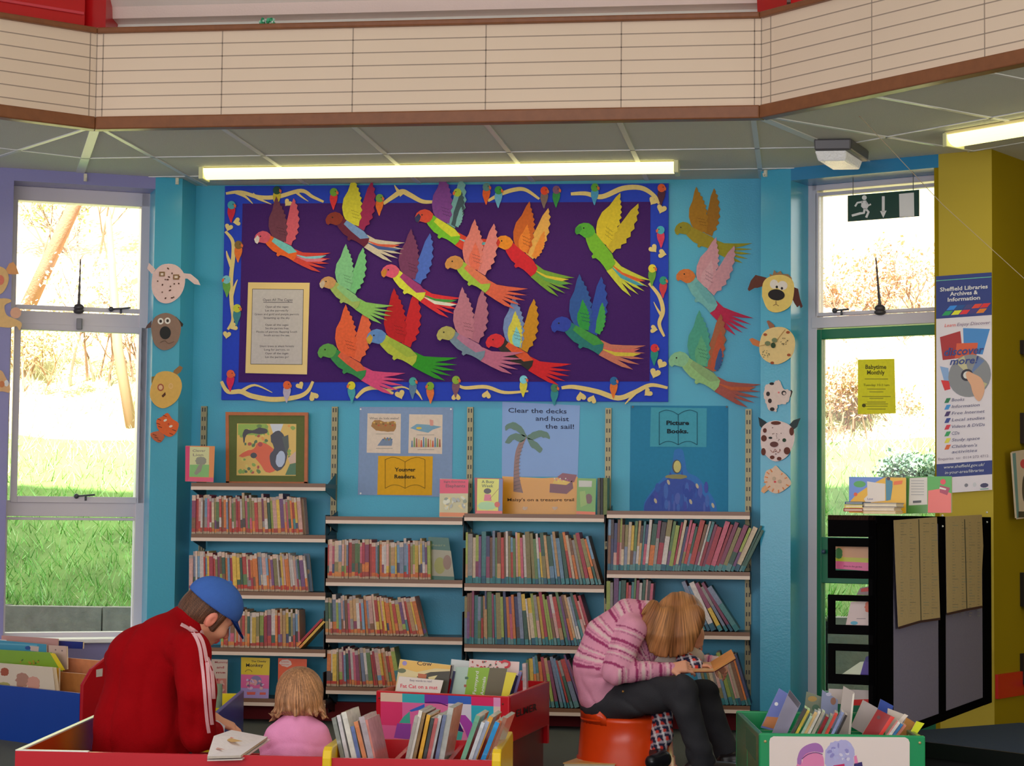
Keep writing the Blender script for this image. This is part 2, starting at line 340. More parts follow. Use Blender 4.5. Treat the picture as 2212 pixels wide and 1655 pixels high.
for nm, q0, q1, lab in (('roof_beam', (0, 60), (186, 60), 'wide red box beam above the fascia at top left'), ('roof_beam', (1700, 30), (1900, 30), 'wide red box beam above the fascia at top right')):
    pass
L1 = Plane(tuple(A3+nl*0.15), 45)
mb = MB(); u1 = L1.uz(184, 40)[0]; mb.pbox(L1, u1-1.6, u1, FZ1-.02, 3.62, -.25, 0.0, RED); mb.pbox(L1, u1-1.55, u1-.01, 3.46, 3.475, 0, 0.012, c(185, 60, 70)); mb.build('roof_beam', M_LACQ, label='wide red box beam above the white fascia at top left', cat='beam', group='red roof beams', bevel=.004)
pC = ony(228, 60, -1.52); mb = MB(); mb.hexa([(pC[0]-.2, -1.5, FZ1-.02), (pC[0], -1.52, FZ1-.02), (pC[0], -1.3, FZ1-.02), (pC[0]-.2, -1.2, FZ1-.02), (pC[0]-.2, -1.5, 3.8), (pC[0], -1.52, 3.8), (pC[0], -1.3, 3.8), (pC[0]-.2, -1.2, 3.8)], c(160, 16, 20)); mb.build('roof_post', M_LACQ, label='upright dark red post behind the left corner of the fascia', cat='post', group='red roof posts')
pC = ony(1642, 40, -1.55); R1 = Plane(tuple(A1+nr*.18), -45); mb = MB(); mb.pbox(R1, -.02, 1.6, FZ1-.02, 3.8, -.25, 0, RED); mb.build('roof_beam', M_LACQ, label='wide red box beam above the white fascia at top right', cat='beam', group='red roof beams', bevel=.004)
mb = MB(); mb.hexa([(pC[0]-.008, -1.55, FZ1-.02), (pC[0]+.12, -1.52, FZ1-.02), (pC[0]+.12, -1.3, FZ1-.02), (pC[0], -1.3, FZ1-.02), (pC[0]-.03, -1.55, 3.8), (pC[0]+.12, -1.52, 3.8), (pC[0]+.12, -1.3, 3.8), (pC[0]-.02, -1.3, 3.8)], c(150, 16, 20)); mb.build('roof_post', M_LACQ, label='upright dark red post behind the right corner of the fascia', cat='post', group='red roof posts')
mb = MB(); mb.box((-6.2, -1.2, 3.9), (6.2, 0.45, 4.0), WHITE).box((-6.2, -4.2, 4.25), (6.2, -1.1, 4.35), WHITE); mb.box((-6.2, -13.6, 4.25), (6.2, -8.2, 4.35), WHITE); mb.box((-6.2, -8.2, 4.25), (-2, -4.2, 4.35), WHITE); mb.box((2, -8.2, 4.25), (6.2, -4.2, 4.35), WHITE); mb.box((-6.2, -1.2, 3.9), (6.2, -1.1, 4.35), WHITE)
mb.build('ceiling_roof', M_PAINT, kind='structure')
MB().box((-6.2, -13.8, 0), (6.2, -13.6, CZ+1.5), c(180, 170, 155)).build('wall_rear', M_PAINT, kind='structure')
mb = MB(); mb.box((-6.2, 0.0, CZ-.02), (XL-.3, .32, 4.0), WHITE); mb.build('wall_outer', M_PAINT, kind='structure')
MB().box((-2.2,-8.4,4.36),(2.2,-4.0,4.4),WHITE).build('ceiling_lantern', M_PAINT, kind='structure')
# ================================================================== windows, door, things fixed to the building
WL_ = LEFT.shift(-0.20); WR_ = RIGHT.shift(-0.22)
def fr(mb, P, q, r, o0, o1, col):        # box between two pixel corners of plane P
    (u0, z0), (u1, z1) = P.uz(*q), P.uz(*r); mb.pbox(P, min(u0, u1), max(u0, u1), min(z0, z1), max(z0, z1), o0, o1, col)
def uzr(P, x0, x1, y0, y1): 
    xm, ym = (x0+x1)/2, (y0+y1)/2
    return P.uz(x0, ym)[0], P.uz(x1, ym)[0], P.uz(xm, y1)[1], P.uz(xm, y0)[1]
def casement(parent, P, x0, x1, y0, y1, w, o, name='casement_frame', col=FRAME, sides=(1, 1, 1, 1)):
    """a rail-and-stile frame round the pane seen at pixels x0..x1, y0..y1 and the glass in it"""
    u0, u1, z0, z1 = uzr(P, x0, x1, y0, y1); mb = MB(); l, r, t, b = (w*s for s in sides)
    mb.pbox(P, u0-l, u0, z0-b, z1+t, -.02, o, col); mb.pbox(P, u1, u1+r, z0-b, z1+t, -.02, o, col); mb.pbox(P, u0, u1, z1, z1+t, -.02, o, col); mb.pbox(P, u0, u1, z0-b, z0, -.02, o, col)
    f = mb.build(name, M_METAL, parent, bevel=.003); MB().pbox(P, u0, u1, z0, z1, -.006, -.001, (1, 1, 1, 1)).build('pane', M_GLASS, f); return u0, u1, z0, z1
win = thing('window_1', 'tall grey framed window of three panes in the lilac wall', 'window', WL_.at(-.6, .45)); win['kind'] = 'structure'
del win['category']; del win['label']
mb = MB(); mb.pbox(WL_, a1-.03, a1+.022, .43, ZL, -.06, .03, FRAME); mb.pbox(WL_, b1-.045, b1+.04, .43, ZL, -.06, .03, FRAME); mb.pbox(WL_, a1, b1, ZL-.075, ZL, -.06, .03, FRAME); mb.pbox(WL_, a1, b1, .43, .46, -.06, .03, FRAME)
for ya, yb in ((676, 708), (1082, 1116)):
    u0, u1, z0, z1 = uzr(WL_, 10, 310, ya, yb); mb.pbox(WL_, a1, b1, z0, z1, -.06, .02, FRAME)
mb.build('outer_frame', M_METAL, win, bevel=.003)
casement(win, WL_, 36, 315, 428, 664, .022, .025); casement(win, WL_, 40, 299, 717, 1073, .034, .03); casement(win, WL_, 13, 301, 1124, 1368, .014, .012, 'fixed_frame')
mb = MB(); u0, u1, z0, z1 = uzr(LEFT, 0, 331, 1370, 1392); mb.pbox(LEFT, u0-.25, b1, .415, .437, -.22, .04, c(225, 225, 225)); mb.build('window_sill', M_METAL, win, bevel=.004)
def stay(parent, P, x, y, dx, flip=1):
    mb = MB(); g = c(60, 60, 66); a = P.px(x, y, .035); b = P.px(x+dx, y-3, .05)
    mb.tube([a, b], .005, g); mb.ball(a, .014, g); mb.tube([P.px(x+dx*.5, y, .03), P.px(x+dx*.5, y+9, .04)], .006, g)
    return mb.build('window_stay', M_METAL, parent, smooth=True)
stay(win, WL_, 240, 668, 42); stay(win, WL_, 165, 1072, 40)
def opener(parent, P, x, y0, y1, lean):
    mb = MB(); g = c(52, 48, 50); pts = [P.px(x+lean*(k/12), y0+(y1-y0)*k/12, .04+.004*math.sin(k*2.2)) for k in range(13)]
    mb.tube(pts, [.002+.0055*(k/12)+(.002 if k % 2 else 0) for k in range(13)], g); q = P.px(x+lean, y1, .035); mb.ball(q, (.028, .02, .02), g); mb.ball((q[0], q[1], q[2]-.02), (.03, .02, .016), g)
    return mb.build('winding_rod', M_METAL, parent, smooth=True)
opener(win, WL_, 174, 560, 664, -4)
mb = MB(); q = WL_.px(172, 700, .04); mb.box((q[0]-.014, q[1]-.014, q[2]-.03), (q[0]+.014, q[1]+.01, q[2]+.03), c(110, 108, 112)); mb.build('catch', M_METAL, win, bevel=.004)
# door wall on the right: top light over a green framed door
dwin = thing('window_2', '', '', WR_.at(.6, 2.1)); dwin['kind'] = 'structure'; del dwin['category']; del dwin['label']
mb = MB(); ud0, _ = WR_.uz(1757, 900); ud1 = WR_.uz(2034, 900)[0]
mb.pbox(WR_, ud0-.05, WR_.uz(1768, 900)[0], 0, ZL, -.06, .02, FRAME); mb.pbox(WR_, ud0, ud1+.15, WR_.uz(1900, 402)[1]-.0, ZL, -.06, .02, FRAME)
zr1, zr0 = WR_.uz(1900, 680)[1], WR_.uz(1900, 704)[1]; mb.pbox(WR_, ud0, ud1+.15, zr0, zr1, -.06, .025, FRAME)
mb.build('outer_frame', M_METAL, dwin, bevel=.003)
casement(dwin, WR_, 1771, 2036, 414, 670, .018, .02)
stay(dwin, WR_, 1803, 671, 30); opener(dwin, WR_, 1892, 556, 666, 9)
GREEN = c(8, 98, 66, .9)
door = thing('door_1', '', '', WR_.at(.6, 0)); door['kind'] = 'structure'; del door['category']; del door['label']
g0 = WR_.uz(1768, 1000)[0]; zt = WR_.uz(1900, 707)[1]-.0; p0, p1, pz0, pz1 = uzr(WR_, 1778, 2032, 728, 1162); _, _, qz0, qz1 = uzr(WR_, 1778, 2032, 1263, 1600)
mb = MB(); mb.pbox(WR_, g0, p0, .05, zt, -.03, .02, GREEN); mb.pbox(WR_, p1, p1+.12, .05, zt, -.03, .02, GREEN); mb.pbox(WR_, p0, p1, pz1, zt, -.03, .02, GREEN); mb.pbox(WR_, p0, p1, qz1, pz0, -.03, .02, GREEN); mb.pbox(WR_, p0, p1, .05, .22, -.03, .02, GREEN)
mb.build('door_frame', M_METAL, door, bevel=.003); MB().pbox(WR_, p0, p1, pz0, pz1, -.006, -.001, (1, 1, 1, 1)).build('pane', M_GLASS, door); MB().pbox(WR_, p0, p1, .22, qz1, -.006, -.001, (1, 1, 1, 1)).build('pane', M_GLASS, door)
mb = MB(); mb.ball(WR_.px(1779, 1192, .04), .012, c(40, 60, 80)); mb.build('lock', M_METAL, door, smooth=True)
# ceiling light battens
def batten(label, P, u0, u1, z, ends=True):
    t = thing('fluorescent_light', label, 'light', P.at((u0+u1)/2, z+.1), 'fluorescent battens under the ceiling')
    mb = MB(); mb.pbox(P, u0-.01, u1+.01, z+.07, CZ-.002, -.055, .055, c(190, 178, 140)); mb.build('housing', M_METAL, t, bevel=.004)
    mb = MB(); n = 10
    sec = [(.062*math.cos(math.radians(a)), .045*math.sin(math.radians(a))) for a in [180+180*k/n for k in range(n+1)]]; sec = [(x, y+.0) for x, y in sec]
    A = [P.at(u0, z+.07+y, x) for x, y in sec]+[P.at(u0, z+.075, .062), P.at(u0, z+.075, -.062)]; 
    mb.prism(A, P.d*(u1-u0), (1, 1, 1, 1)); d = mb.build('diffuser', mat('lit_diffuser', 0.5, col=(1, .95, .6, 1), emit=(1.0, 0.93, 0.36, 2.1)), t)
    for u in (u0, u1): MB().pbox(P, u-.012, u+.012, z+.02, z+.085, -.066, .066, c(215, 205, 150)).build('end_cap', M_METAL, t, bevel=.004)
    l = lamp('batten_glow', 'AREA', P.at((u0+u1)/2, z+.015), P.at((u0+u1)/2, 0), 5, (1, .93, .62), .1, u1-u0)
    l.rotation_euler = (0, 0, math.atan2(P.d[1], P.d[0])+math.pi/2); return t
Yb = -.55; Lp = Plane((0, Yb), 0); u0 = Lp.uz(441, 378)[0]; u1 = Lp.uz(1462, 366)[0]
batten('long yellowish fluorescent batten above the parrot display board', Lp, u0, u1, Lp.uz(950, 392)[1])
mb = MB(); q = onz(942, 352, CZ-.05); 
q = onz(2060, 330, 2.79); Lq = Plane((q[0], q[1]), -43); batten('short end of a fluorescent batten in front of the yellow wall', Lq, 0.0, 2.4, 2.79)
# emergency light
t = thing('emergency_light', 'grey emergency bulkhead light on the ceiling above the exit door', 'light', onz(1797, 335, CZ-.08))
q = onz(1755, 335, CZ-.06); r = onz(1838, 365, CZ-.11); e = Plane((q[0]-.02, q[1]), -75)
q0 = onz(1757, 318, CZ); q1 = onz(1800, 345, CZ)
a = np.array(onz(1757, 313, CZ-.03)); dvec = onz(1803, 342, CZ-.03)-a; dvec /= np.linalg.norm(dvec); sv = np.array([1.0, 0, 0])*1.35
def eb(o, l, w, z0, z1, ta, col, mb):
    b = a+dvec*o; p = [b, b+sv*w, b+sv*w+dvec*l, b+dvec*l]; cc = sum(p)/4; top = [np.array([x[0], x[1], z1]) for x in p]; bot = [np.array([cc[0]+(x[0]-cc[0])*ta, cc[1]+(x[1]-cc[1])*ta, z0]) for x in p]
    mb.hexa(bot[::-1]+top[::-1] if False else bot+top, col)
mb = MB(); eb(0, .36, .13, CZ-.055, CZ-.001, .97, c(80, 78, 82, .7), mb); mb.build('housing', M_METAL, t, bevel=.008)
mb = MB(); eb(.02, .32, .11, CZ-.10, CZ-.055, .86, c(235, 225, 215), mb); mb.build('lens', mat('prismatic_lens', .2, emit=(1, .95, .9, .12), bump=.8, bscale=90), t, bevel=.006)
# exit sign hanging in front of the top light
EP = RIGHT.shift(-.08); t = thing('exit_sign', 'dark green fire exit sign with running man, down arrow and door', 'sign', EP.px(1907, 470))
mb = MB(); u0, u1, z0, z1 = uzr(EP, 1831, 1985, 416, 473); mb.pbox(EP, u0, u1, z0, z1, -.006, 0, c(18, 58, 50, .9)); mb.build('panel', M_GLOSS, t)
mb = MB(); WH = c(215, 222, 215)
ppoly(mb, EP, ell(1867, 426+1, 5.2, 5.2), WH); ppoly(mb, EP, [(1861, 434), (1871, 433), (1876, 446), (1872, 452), (1866, 452), (1860, 446)], WH)
for pl_, w in (([(1864, 436), (1852, 438), (1847, 446)], 4), ([(1870, 436), (1876, 444), (1881, 441)], 4), ([(1868, 450), (1866, 460), (1858, 461), (1840, 466)], 5), ([(1869, 450), (1876, 458), (1871, 470)], 5)): ppoly(mb, EP, stroke(pl_, w), WH)
mb.build('running_figure', M_GLOSS, t); mb = MB(); ppoly(mb, EP, rect(1905, 424, 1911, 458), WH); ppoly(mb, EP, [(1901, 456), (1915, 455), (1908, 471)], WH); mb.build('down_arrow', M_GLOSS, t); mb = MB(); ppoly(mb, EP, [(1942, 419), (1974, 416), (1975, 467), (1943, 469)], WH)
mb.build('white_door_shape', M_GLOSS, t)
for u in (u0+.03, u1-.03): MB().tube([EP.at(u, z1), EP.at(u, ZL)], .002, c(90, 90, 90)).build('hanging_wire', M_STEEL, t)
# yellow notice taped inside the door pane
NP = WR_.shift(.004); t = thing('notice', 'yellow paper notice taped to the glass of the exit door', 'notice', NP.px(1894, 895))
mb = MB(); ppoly(mb, NP, [(1853, 777), (1932, 775), (1935, 893), (1853, 895)], c(205, 190, 35, 1.0), 0, .0006); mb.build('sheet', M_CARD, t)
mb = MB(); BK = c(70, 66, 24); letter(mb, NP, 1892, 793, 'Babytime', 9, BK, .001, 45, bold=.02); letter(mb, NP, 1892, 805, 'Monthly', 9, BK, .001, 38, bold=.02)
letter(mb, NP, 1893, 832, 'Tuesday 10-11am', 5, BK, .001, 56)
for y, w in ((818, 50), (840, 40), (846, 30), (856, 62), (860, 30), (868, 40), (872, 50), (877, 48), (883, 40)): ppoly(mb, NP, rect(1893-w/2, y, 1893+w/2, y+1.4), c(120, 112, 40), .001)
ppoly(mb, NP, ell(1866, 876, 4), BK, .001); mb.build('lettering', M_CARD, t)
# banner on the yellow pier
BP = RIGHT.shift(.012); t = thing('banner', 'tall library services banner with a compact disc hung on the yellow wall', 'banner', BP.px(2082, 1060))
def bl(x, y):           # banner local 0..120 x 0..470 -> pixel
    return (2022+x+(y/470)*1.2, 597+y-x*.072)
def bpoly(mb, pts, col, off=.001): ppoly(mb, BP, [bl(*p) for p in pts], col, off)
mb = MB(); bpoly(mb, rect(0, 0, 120, 470), c(196, 186, 192, 1.05), 0); mb.build('sheet', M_GLOSS, t)
NB = c(34, 50, 112); mb = MB(); bpoly(mb, rect(0, 0, 120, 92), NB); bpoly(mb, rect(0, 9, 120, 10.5), c(90, 170, 140), .0015)
cl = [(40, 120, 200), (20, 70, 130), (60, 60, 110), (210, 60, 40), (190, 40, 40), (30, 140, 80), (235, 200, 40), (200, 40, 50), (60, 50, 110), (230, 110, 30)]
for i, q in enumerate([(24, 66), (42, 66), (60, 66), (78, 66), (96, 66), (14, 77), (34, 77), (52, 77), (70, 77), (88, 77)]): bpoly(mb, [(q[0]+6, q[1]), (q[0]+22, q[1]), (q[0]+14, q[1]+9), (q[0]-2, q[1]+9)], c(*cl[i]), .0015)
mb.build('header_block', M_GLOSS, t); mb = MB(); bpoly(mb, rect(0, 406, 120, 436), NB); mb.build('footer_block', M_GLOSS, t)
mb = MB(); 
bpoly(mb, [(8, 132), (52, 122), (58, 180), (14, 182)], c(150, 40, 44)); bpoly(mb, [(58, 116), (116, 122), (100, 176), (60, 170)], c(60, 120, 180)); bpoly(mb, [(44, 148), (90, 150), (86, 182), (40, 180)], c(190, 80, 50), .0012); bpoly(mb, [(8, 195), (26, 200), (30, 240), (22, 246)], c(120, 150, 190)); bpoly(mb, [(10, 225), (28, 228), (30, 246), (18, 248)], c(190, 40, 44), .0014)
bpoly(mb, ell(72, 220, 46, 46, 28), c(120, 122, 126), .0018); bpoly(mb, [(72, 220), (40, 188), (60, 176)], c(170, 165, 130), .002); bpoly(mb, [(72, 220), (110, 240), (98, 256)], c(165, 160, 120), .002); bpoly(mb, [(72, 220), (104, 190), (90, 180)], c(90, 110, 150), .002); bpoly(mb, ell(66, 218, 13, 13, 20), c(36, 36, 50), .0025); bpoly(mb, ell(66, 218, 8, 8, 20), c(200, 195, 190), .003)
bpoly(mb, smooth_line([(70, 210), (80, 216), (96, 226), (104, 244), (102, 262), (94, 276), (86, 272), (78, 256), (74, 240), (66, 226), (64, 214), (70, 210)], 3)[:-1], c(206, 150, 120), .0035)
mb.build('picture', M_GLOSS, t)
mb = MB(); DB = c(70, 72, 110); 
def bt(x, y, s, h, col, w=None, **k): letter(mb, BP, *bl(x, y), s, h, col, .004, w, ang=-4, **k)
for s, y, w in (('Sheffield Libraries', 30, 103), ('Archives &', 41, 60), ('Information', 53, 70)): bt(60, y, s, 8.5, c(205, 205, 215), w, bold=.02)
bt(30, 108, 'Learn', 7, c(200, 80, 70), 24, shear=.2); bt(81, 108, 'Enjoy Discover', 7, c(110, 90, 120), 72, shear=.2); bt(60, 166, 'discover', 17, c(44, 60, 120), 86, shear=.25, bold=.02); bt(60, 187, 'more!', 15, c(44, 60, 120), 62, shear=.25, bold=.02)
its = [('Books', (30, 110, 70)), ('Information', (50, 130, 190)), ('Free Internet', (60, 40, 90)), ('Local studies', (40, 60, 130)), ('Videos & DVDs', (190, 40, 60)), ('CDs', (40, 140, 80)), ('Study space', (225, 190, 60)), ("Children's", (215, 90, 40)), ('activities', None)]
for i, (s, cc) in enumerate(its):
    y = 270+i*14.4; w = len(s)*5.5
    if i == 8: y -= 3
    bt(33+w/2, y, s, 6.6, DB, w, shear=.2)
    if cc: bpoly(mb, [(22, y-5), (31, y-5), (26, y+5), (17, y+5)], c(*cc), .002)
bt(58, 396, 'Enquiries  to:  0114 273 4712', 5.5, c(110, 100, 120), 108); bt(60, 414, 'www.sheffield.gov.uk/', 6.5, c(190, 195, 215), 88, shear=.2); bt(60, 426, 'in-your-area/libraries', 6.5, c(190, 195, 215), 84, shear=.2)
bpoly(mb, ell(64, 456, 4, 4, 10), c(110, 110, 120), .002); bpoly(mb, ell(82, 456, 4, 5, 10), c(180, 180, 185), .002); bpoly(mb, ell(103, 459, 9, 5, 10), c(60, 60, 90), .002); bpoly(mb, rect(94, 466, 112, 467.5), c(60, 140, 110), .002)
mb.build('lettering', M_GLOSS, t)
# pull cord
mb = MB(); q0 = dep(1797, -14, 9.2); q1 = dep(1845, 228, 9.35); q2 = dep(1852, 246, 9.35); q3 = dep(2230, 618, 8.9)
t = thing('blind_cord', 'thin pale cord tied to an orange toggle below the right fascia', 'cord', q1)
mb.tube([q0, q1], .0022, c(200, 185, 165), 6); mid = (q2+q3)/2; mb.tube([q2, mid-np.array([0, 0, .03]), q3], .0015, c(150, 135, 110), 6); mb.build('cord', M_MATTE, t)
mb = MB(); mb.ball(q1, .012, c(90, 50, 40)).tube([q1, dep(1858, 252, 9.35)], [.008, .004], c(190, 90, 30), 8); mb.build('toggle', M_MATTE, t, smooth=True)
mb = MB(); q = dep(574, 66, 9.55); rg = random.Random(3)
q = ony(574, 66, FY-.0); 
for i in range(26): mb.ball((q[0]+rg.uniform(-.032, .032), FY+.01+rg.uniform(-.01, .02), FZ1+.045+rg.uniform(-.01, .018)), rg.uniform(.006, .012), rg.choice([c(30, 120, 80), c(150, 190, 170), c(60, 150, 110), c(200, 200, 195)]), 6, 4)
mb.build('tinsel_ball', M_GLOSS, label='small green and white tinsel bunch lying on the fascia top rail', cat='decoration')
# clips under the ceiling edge
for i, (P, x, y, lb) in enumerate(((LEFT, 184, 384, 'small cream hook on the lilac lintel over the left window'), (LEFT, 382, 391, 'small cream hook on the teal pier beside the left window'), (RIGHT, 1655, 374, 'small cream hook at the top of the right teal pier'), (RIGHT, 1851, 356, 'small cream hook on the blue lintel over the exit door'))):
    mb = MB(); u, z = P.uz(x, y); mb.pbox(P, u-.008, u+.008, z-.02, z+.02, 0, .012, c(190, 185, 165)); mb.tube([P.at(u, z-.01, .01), P.at(u, z-.02, .03), P.at(u, z-.005, .035)], .003, c(190, 185, 165)); mb.build('ceiling_hook', M_METAL, label=lb, cat='hook', group='cream ceiling hooks')
# ================================================================== the parrot display
def board():
    t = thing('display_board', 'big purple display board with a bright blue border of parrots', 'display board', BACK.px(960, 866))
    mb = MB(); ppoly(mb, BACK, [(486, 402), (1444, 396), (1443, 868), (478, 864)], c(24, 48, 150, 1.25), .018, .017); mb.build('border_panel', M_CARD, t)
    mb = MB(); ppoly(mb, BACK, [(524, 440), (1405, 436), (1403, 824), (515, 826)], c(62, 34, 92, 1.0), .0205, .002); mb.build('inner_panel', mat('hessian', 0.95, bump=.3, bscale=300, vary=.1, vscale=120, spec=.1), t)
    return t
board()
GOLD = c(208, 174, 112, 1.0)
def branch(label, main, w, forks=()):
    mb = MB(); pts = smooth_line(main, 6); n = len(pts); ws = [w*(.35+.65*math.sin(math.pi*(.12+.8*i/(n-1)))) for i in range(n)]
    ppoly(mb, BACK, stroke(pts, ws), GOLD, .024, .002)
    for i, (f, w2) in enumerate(forks):
        q = smooth_line(f, 5); ppoly(mb, BACK, stroke(q, [w2*(1-.85*i/(len(q)-1)) for i in range(len(q))]), GOLD, .0245+.0003*i, .002)
    mb.build('paper_branch', M_CARD, label=label, cat='paper cut-out', group='gold paper branches on the blue border')
branch('forked gold paper branch in the top left corner of the border', [(488, 418), (520, 415), (560, 426), (600, 425), (650, 412), (675, 425), (699, 436)], 9, [([(510, 415), (530, 425), (546, 440)], 9), ([(545, 420), (560, 430), (586, 441)], 9), ([(640, 415), (650, 424), (666, 435)], 7)])
branch('Y shaped gold paper branch on the top border left of centre', [(828, 440), (848, 426), (868, 414), (885, 421), (912, 435), (937, 436)], 11, [([(868, 422), (858, 410), (852, 400)], 10)])
branch('arched gold paper branch on the top border right of centre', [(1054, 434), (1080, 420), (1110, 410), (1135, 410), (1165, 430)], 9)
branch('long gold paper branch along the top right border', [(1233, 419), (1265, 418), (1300, 425), (1345, 407), (1385, 406), (1412, 422), (1424, 440)], 11)
branch('crooked gold paper branch down the left border', [(487, 500), (502, 520), (504, 550), (499, 600), (500, 650), (503, 690), (492, 712)], 9, [([(500, 575), (492, 555), (489, 542)], 9), ([(500, 640), (507, 618), (513, 604)], 8)])
branch('wavy gold paper branch in the bottom left corner', [(478, 824), (492, 846), (520, 846), (545, 856), (590, 863), (640, 858), (664, 846), (676, 824)], 11, [([(520, 846), (550, 832), (588, 848)], 8)])
branch('gold paper branch on the bottom border under the red tail', [(769, 860), (788, 842), (815, 838), (850, 850)], 9, [([(830, 845), (868, 836), (890, 845)], 7), ([(895, 840), (905, 852), (912, 864)], 8)])
branch('slender gold paper branch on the bottom border at centre', [(990, 832), (1005, 838), (1050, 836), (1090, 848), (1141, 845)], 8)
branch('forked gold paper branch in the bottom right corner', [(1213, 838), (1240, 836), (1290, 846), (1335, 860), (1370, 848), (1405, 832), (1442, 838)], 11, [([(1372, 848), (1362, 860), (1350, 873)], 9)])
branch('curved gold paper branch down the right border', [(1402, 612), (1424, 640), (1432, 672), (1424, 700), (1435, 727)], 9, [([(1428, 680), (1420, 668), (1412, 652)], 7)])
def leaf(x, y, r, rot, label):
    o = [(math.sin(t)**3*16, -(13*math.cos(t)-5*math.cos(2*t)-2*math.cos(3*t)-math.cos(4*t))) for t in [2*math.pi*k/18 for k in range(18)]]; a = math.radians(rot)
    mb = MB(); ppoly(mb, BACK, [(x+(p*math.cos(a)-q*math.sin(a))*r/16, y+(p*math.sin(a)+q*math.cos(a))*r/16) for p, q in o], GOLD, .026, .0015)
    mb.build('paper_leaf', M_CARD, label=label, cat='paper cut-out', group='gold paper leaves on the blue border')
lv = [(512, 479, 9, 80, 'gold paper leaf lying sideways at the top of the left border'), (494, 491, 9, 20, 'gold paper leaf just under the top one on the left border'), (505, 706, 9, 60, 'right one of the paired gold leaves low on the left border'), (490, 723, 9, 10, 'lowest gold paper leaf on the left border'),
      (622, 438, 9, 40, 'olive gold leaf under the top left branch'), (648, 833, 9, -30, 'gold heart leaf above the bottom left branch'), (677, 856, 11, 150, 'gold heart leaf right of the bottom left branch'), (864, 852, 11, -20, 'gold heart leaf under the bottom centre left branch'), (985, 857, 10, 180, 'gold leaf at the bottom below the purple brown bird'),
      (1051, 853, 10, 190, 'gold leaf hanging from the slender bottom branch'), (1255, 857, 11, 170, 'left one of two gold hearts on the bottom border'), (1279, 863, 10, 200, 'right one of two gold hearts on the bottom border'), (1400, 848, 10, 50, 'gold drop leaf at the bottom right below the branch'), (1411, 537, 10, -40, 'upper gold leaf high on the right border'),
      (1430, 548, 10, -80, 'gold leaf just right of the upper pair on the right border'), (1412, 711, 9, -80, 'gold leaf beside the curved branch on the right border'), (1429, 786, 11, 30, 'gold heart leaf above the lowest heart on the right border'), (1415, 806, 12, 20, 'lowest gold heart leaf on the right border'), (1411, 434, 10, 30, 'gold leaf below the top right branch'), (1429, 451, 11, 20, 'gold heart hanging in the top right corner')]
for l in lv: leaf(*l)
# small perched birds of the border
NAMES = {}
def bird(x, y, hc, bc, label, s=1.0, face=1):
    t = thing('paper_bird', label, 'paper bird', BACK.px(x, y+34*s, .03), 'small paper parrots round the border')
    f = lambda pts: [(x+face*p*s, y+q*s) for p, q in pts]; o = .027
    mb = MB(); ppoly(mb, BACK, f(smooth_line([(-9, 8), (-10, 20), (-6, 33), (-1, 45), (3, 34), (8, 22), (9, 8), (0, 2), (-9, 8)], 3)[:-1]), c(*bc), o, .002); mb.build('body', M_CRAYON, t)
    mb = MB(); ppoly(mb, BACK, f(ell(0, 0, 10, 10.5, 16)), c(*hc), o+.0025, .002); ppoly(mb, BACK, f(ell(4, -2, 1.3, 1.3, 8)), c(30, 25, 25), o+.0032); mb.build('head', M_CRAYON, t)
    mb = MB(); ppoly(mb, BACK, f([(6, -4), (12, 0), (11, 7), (6, 4)]), c(190, 90, 50), o+.003, .001); mb.build('beak', M_CARD, t)
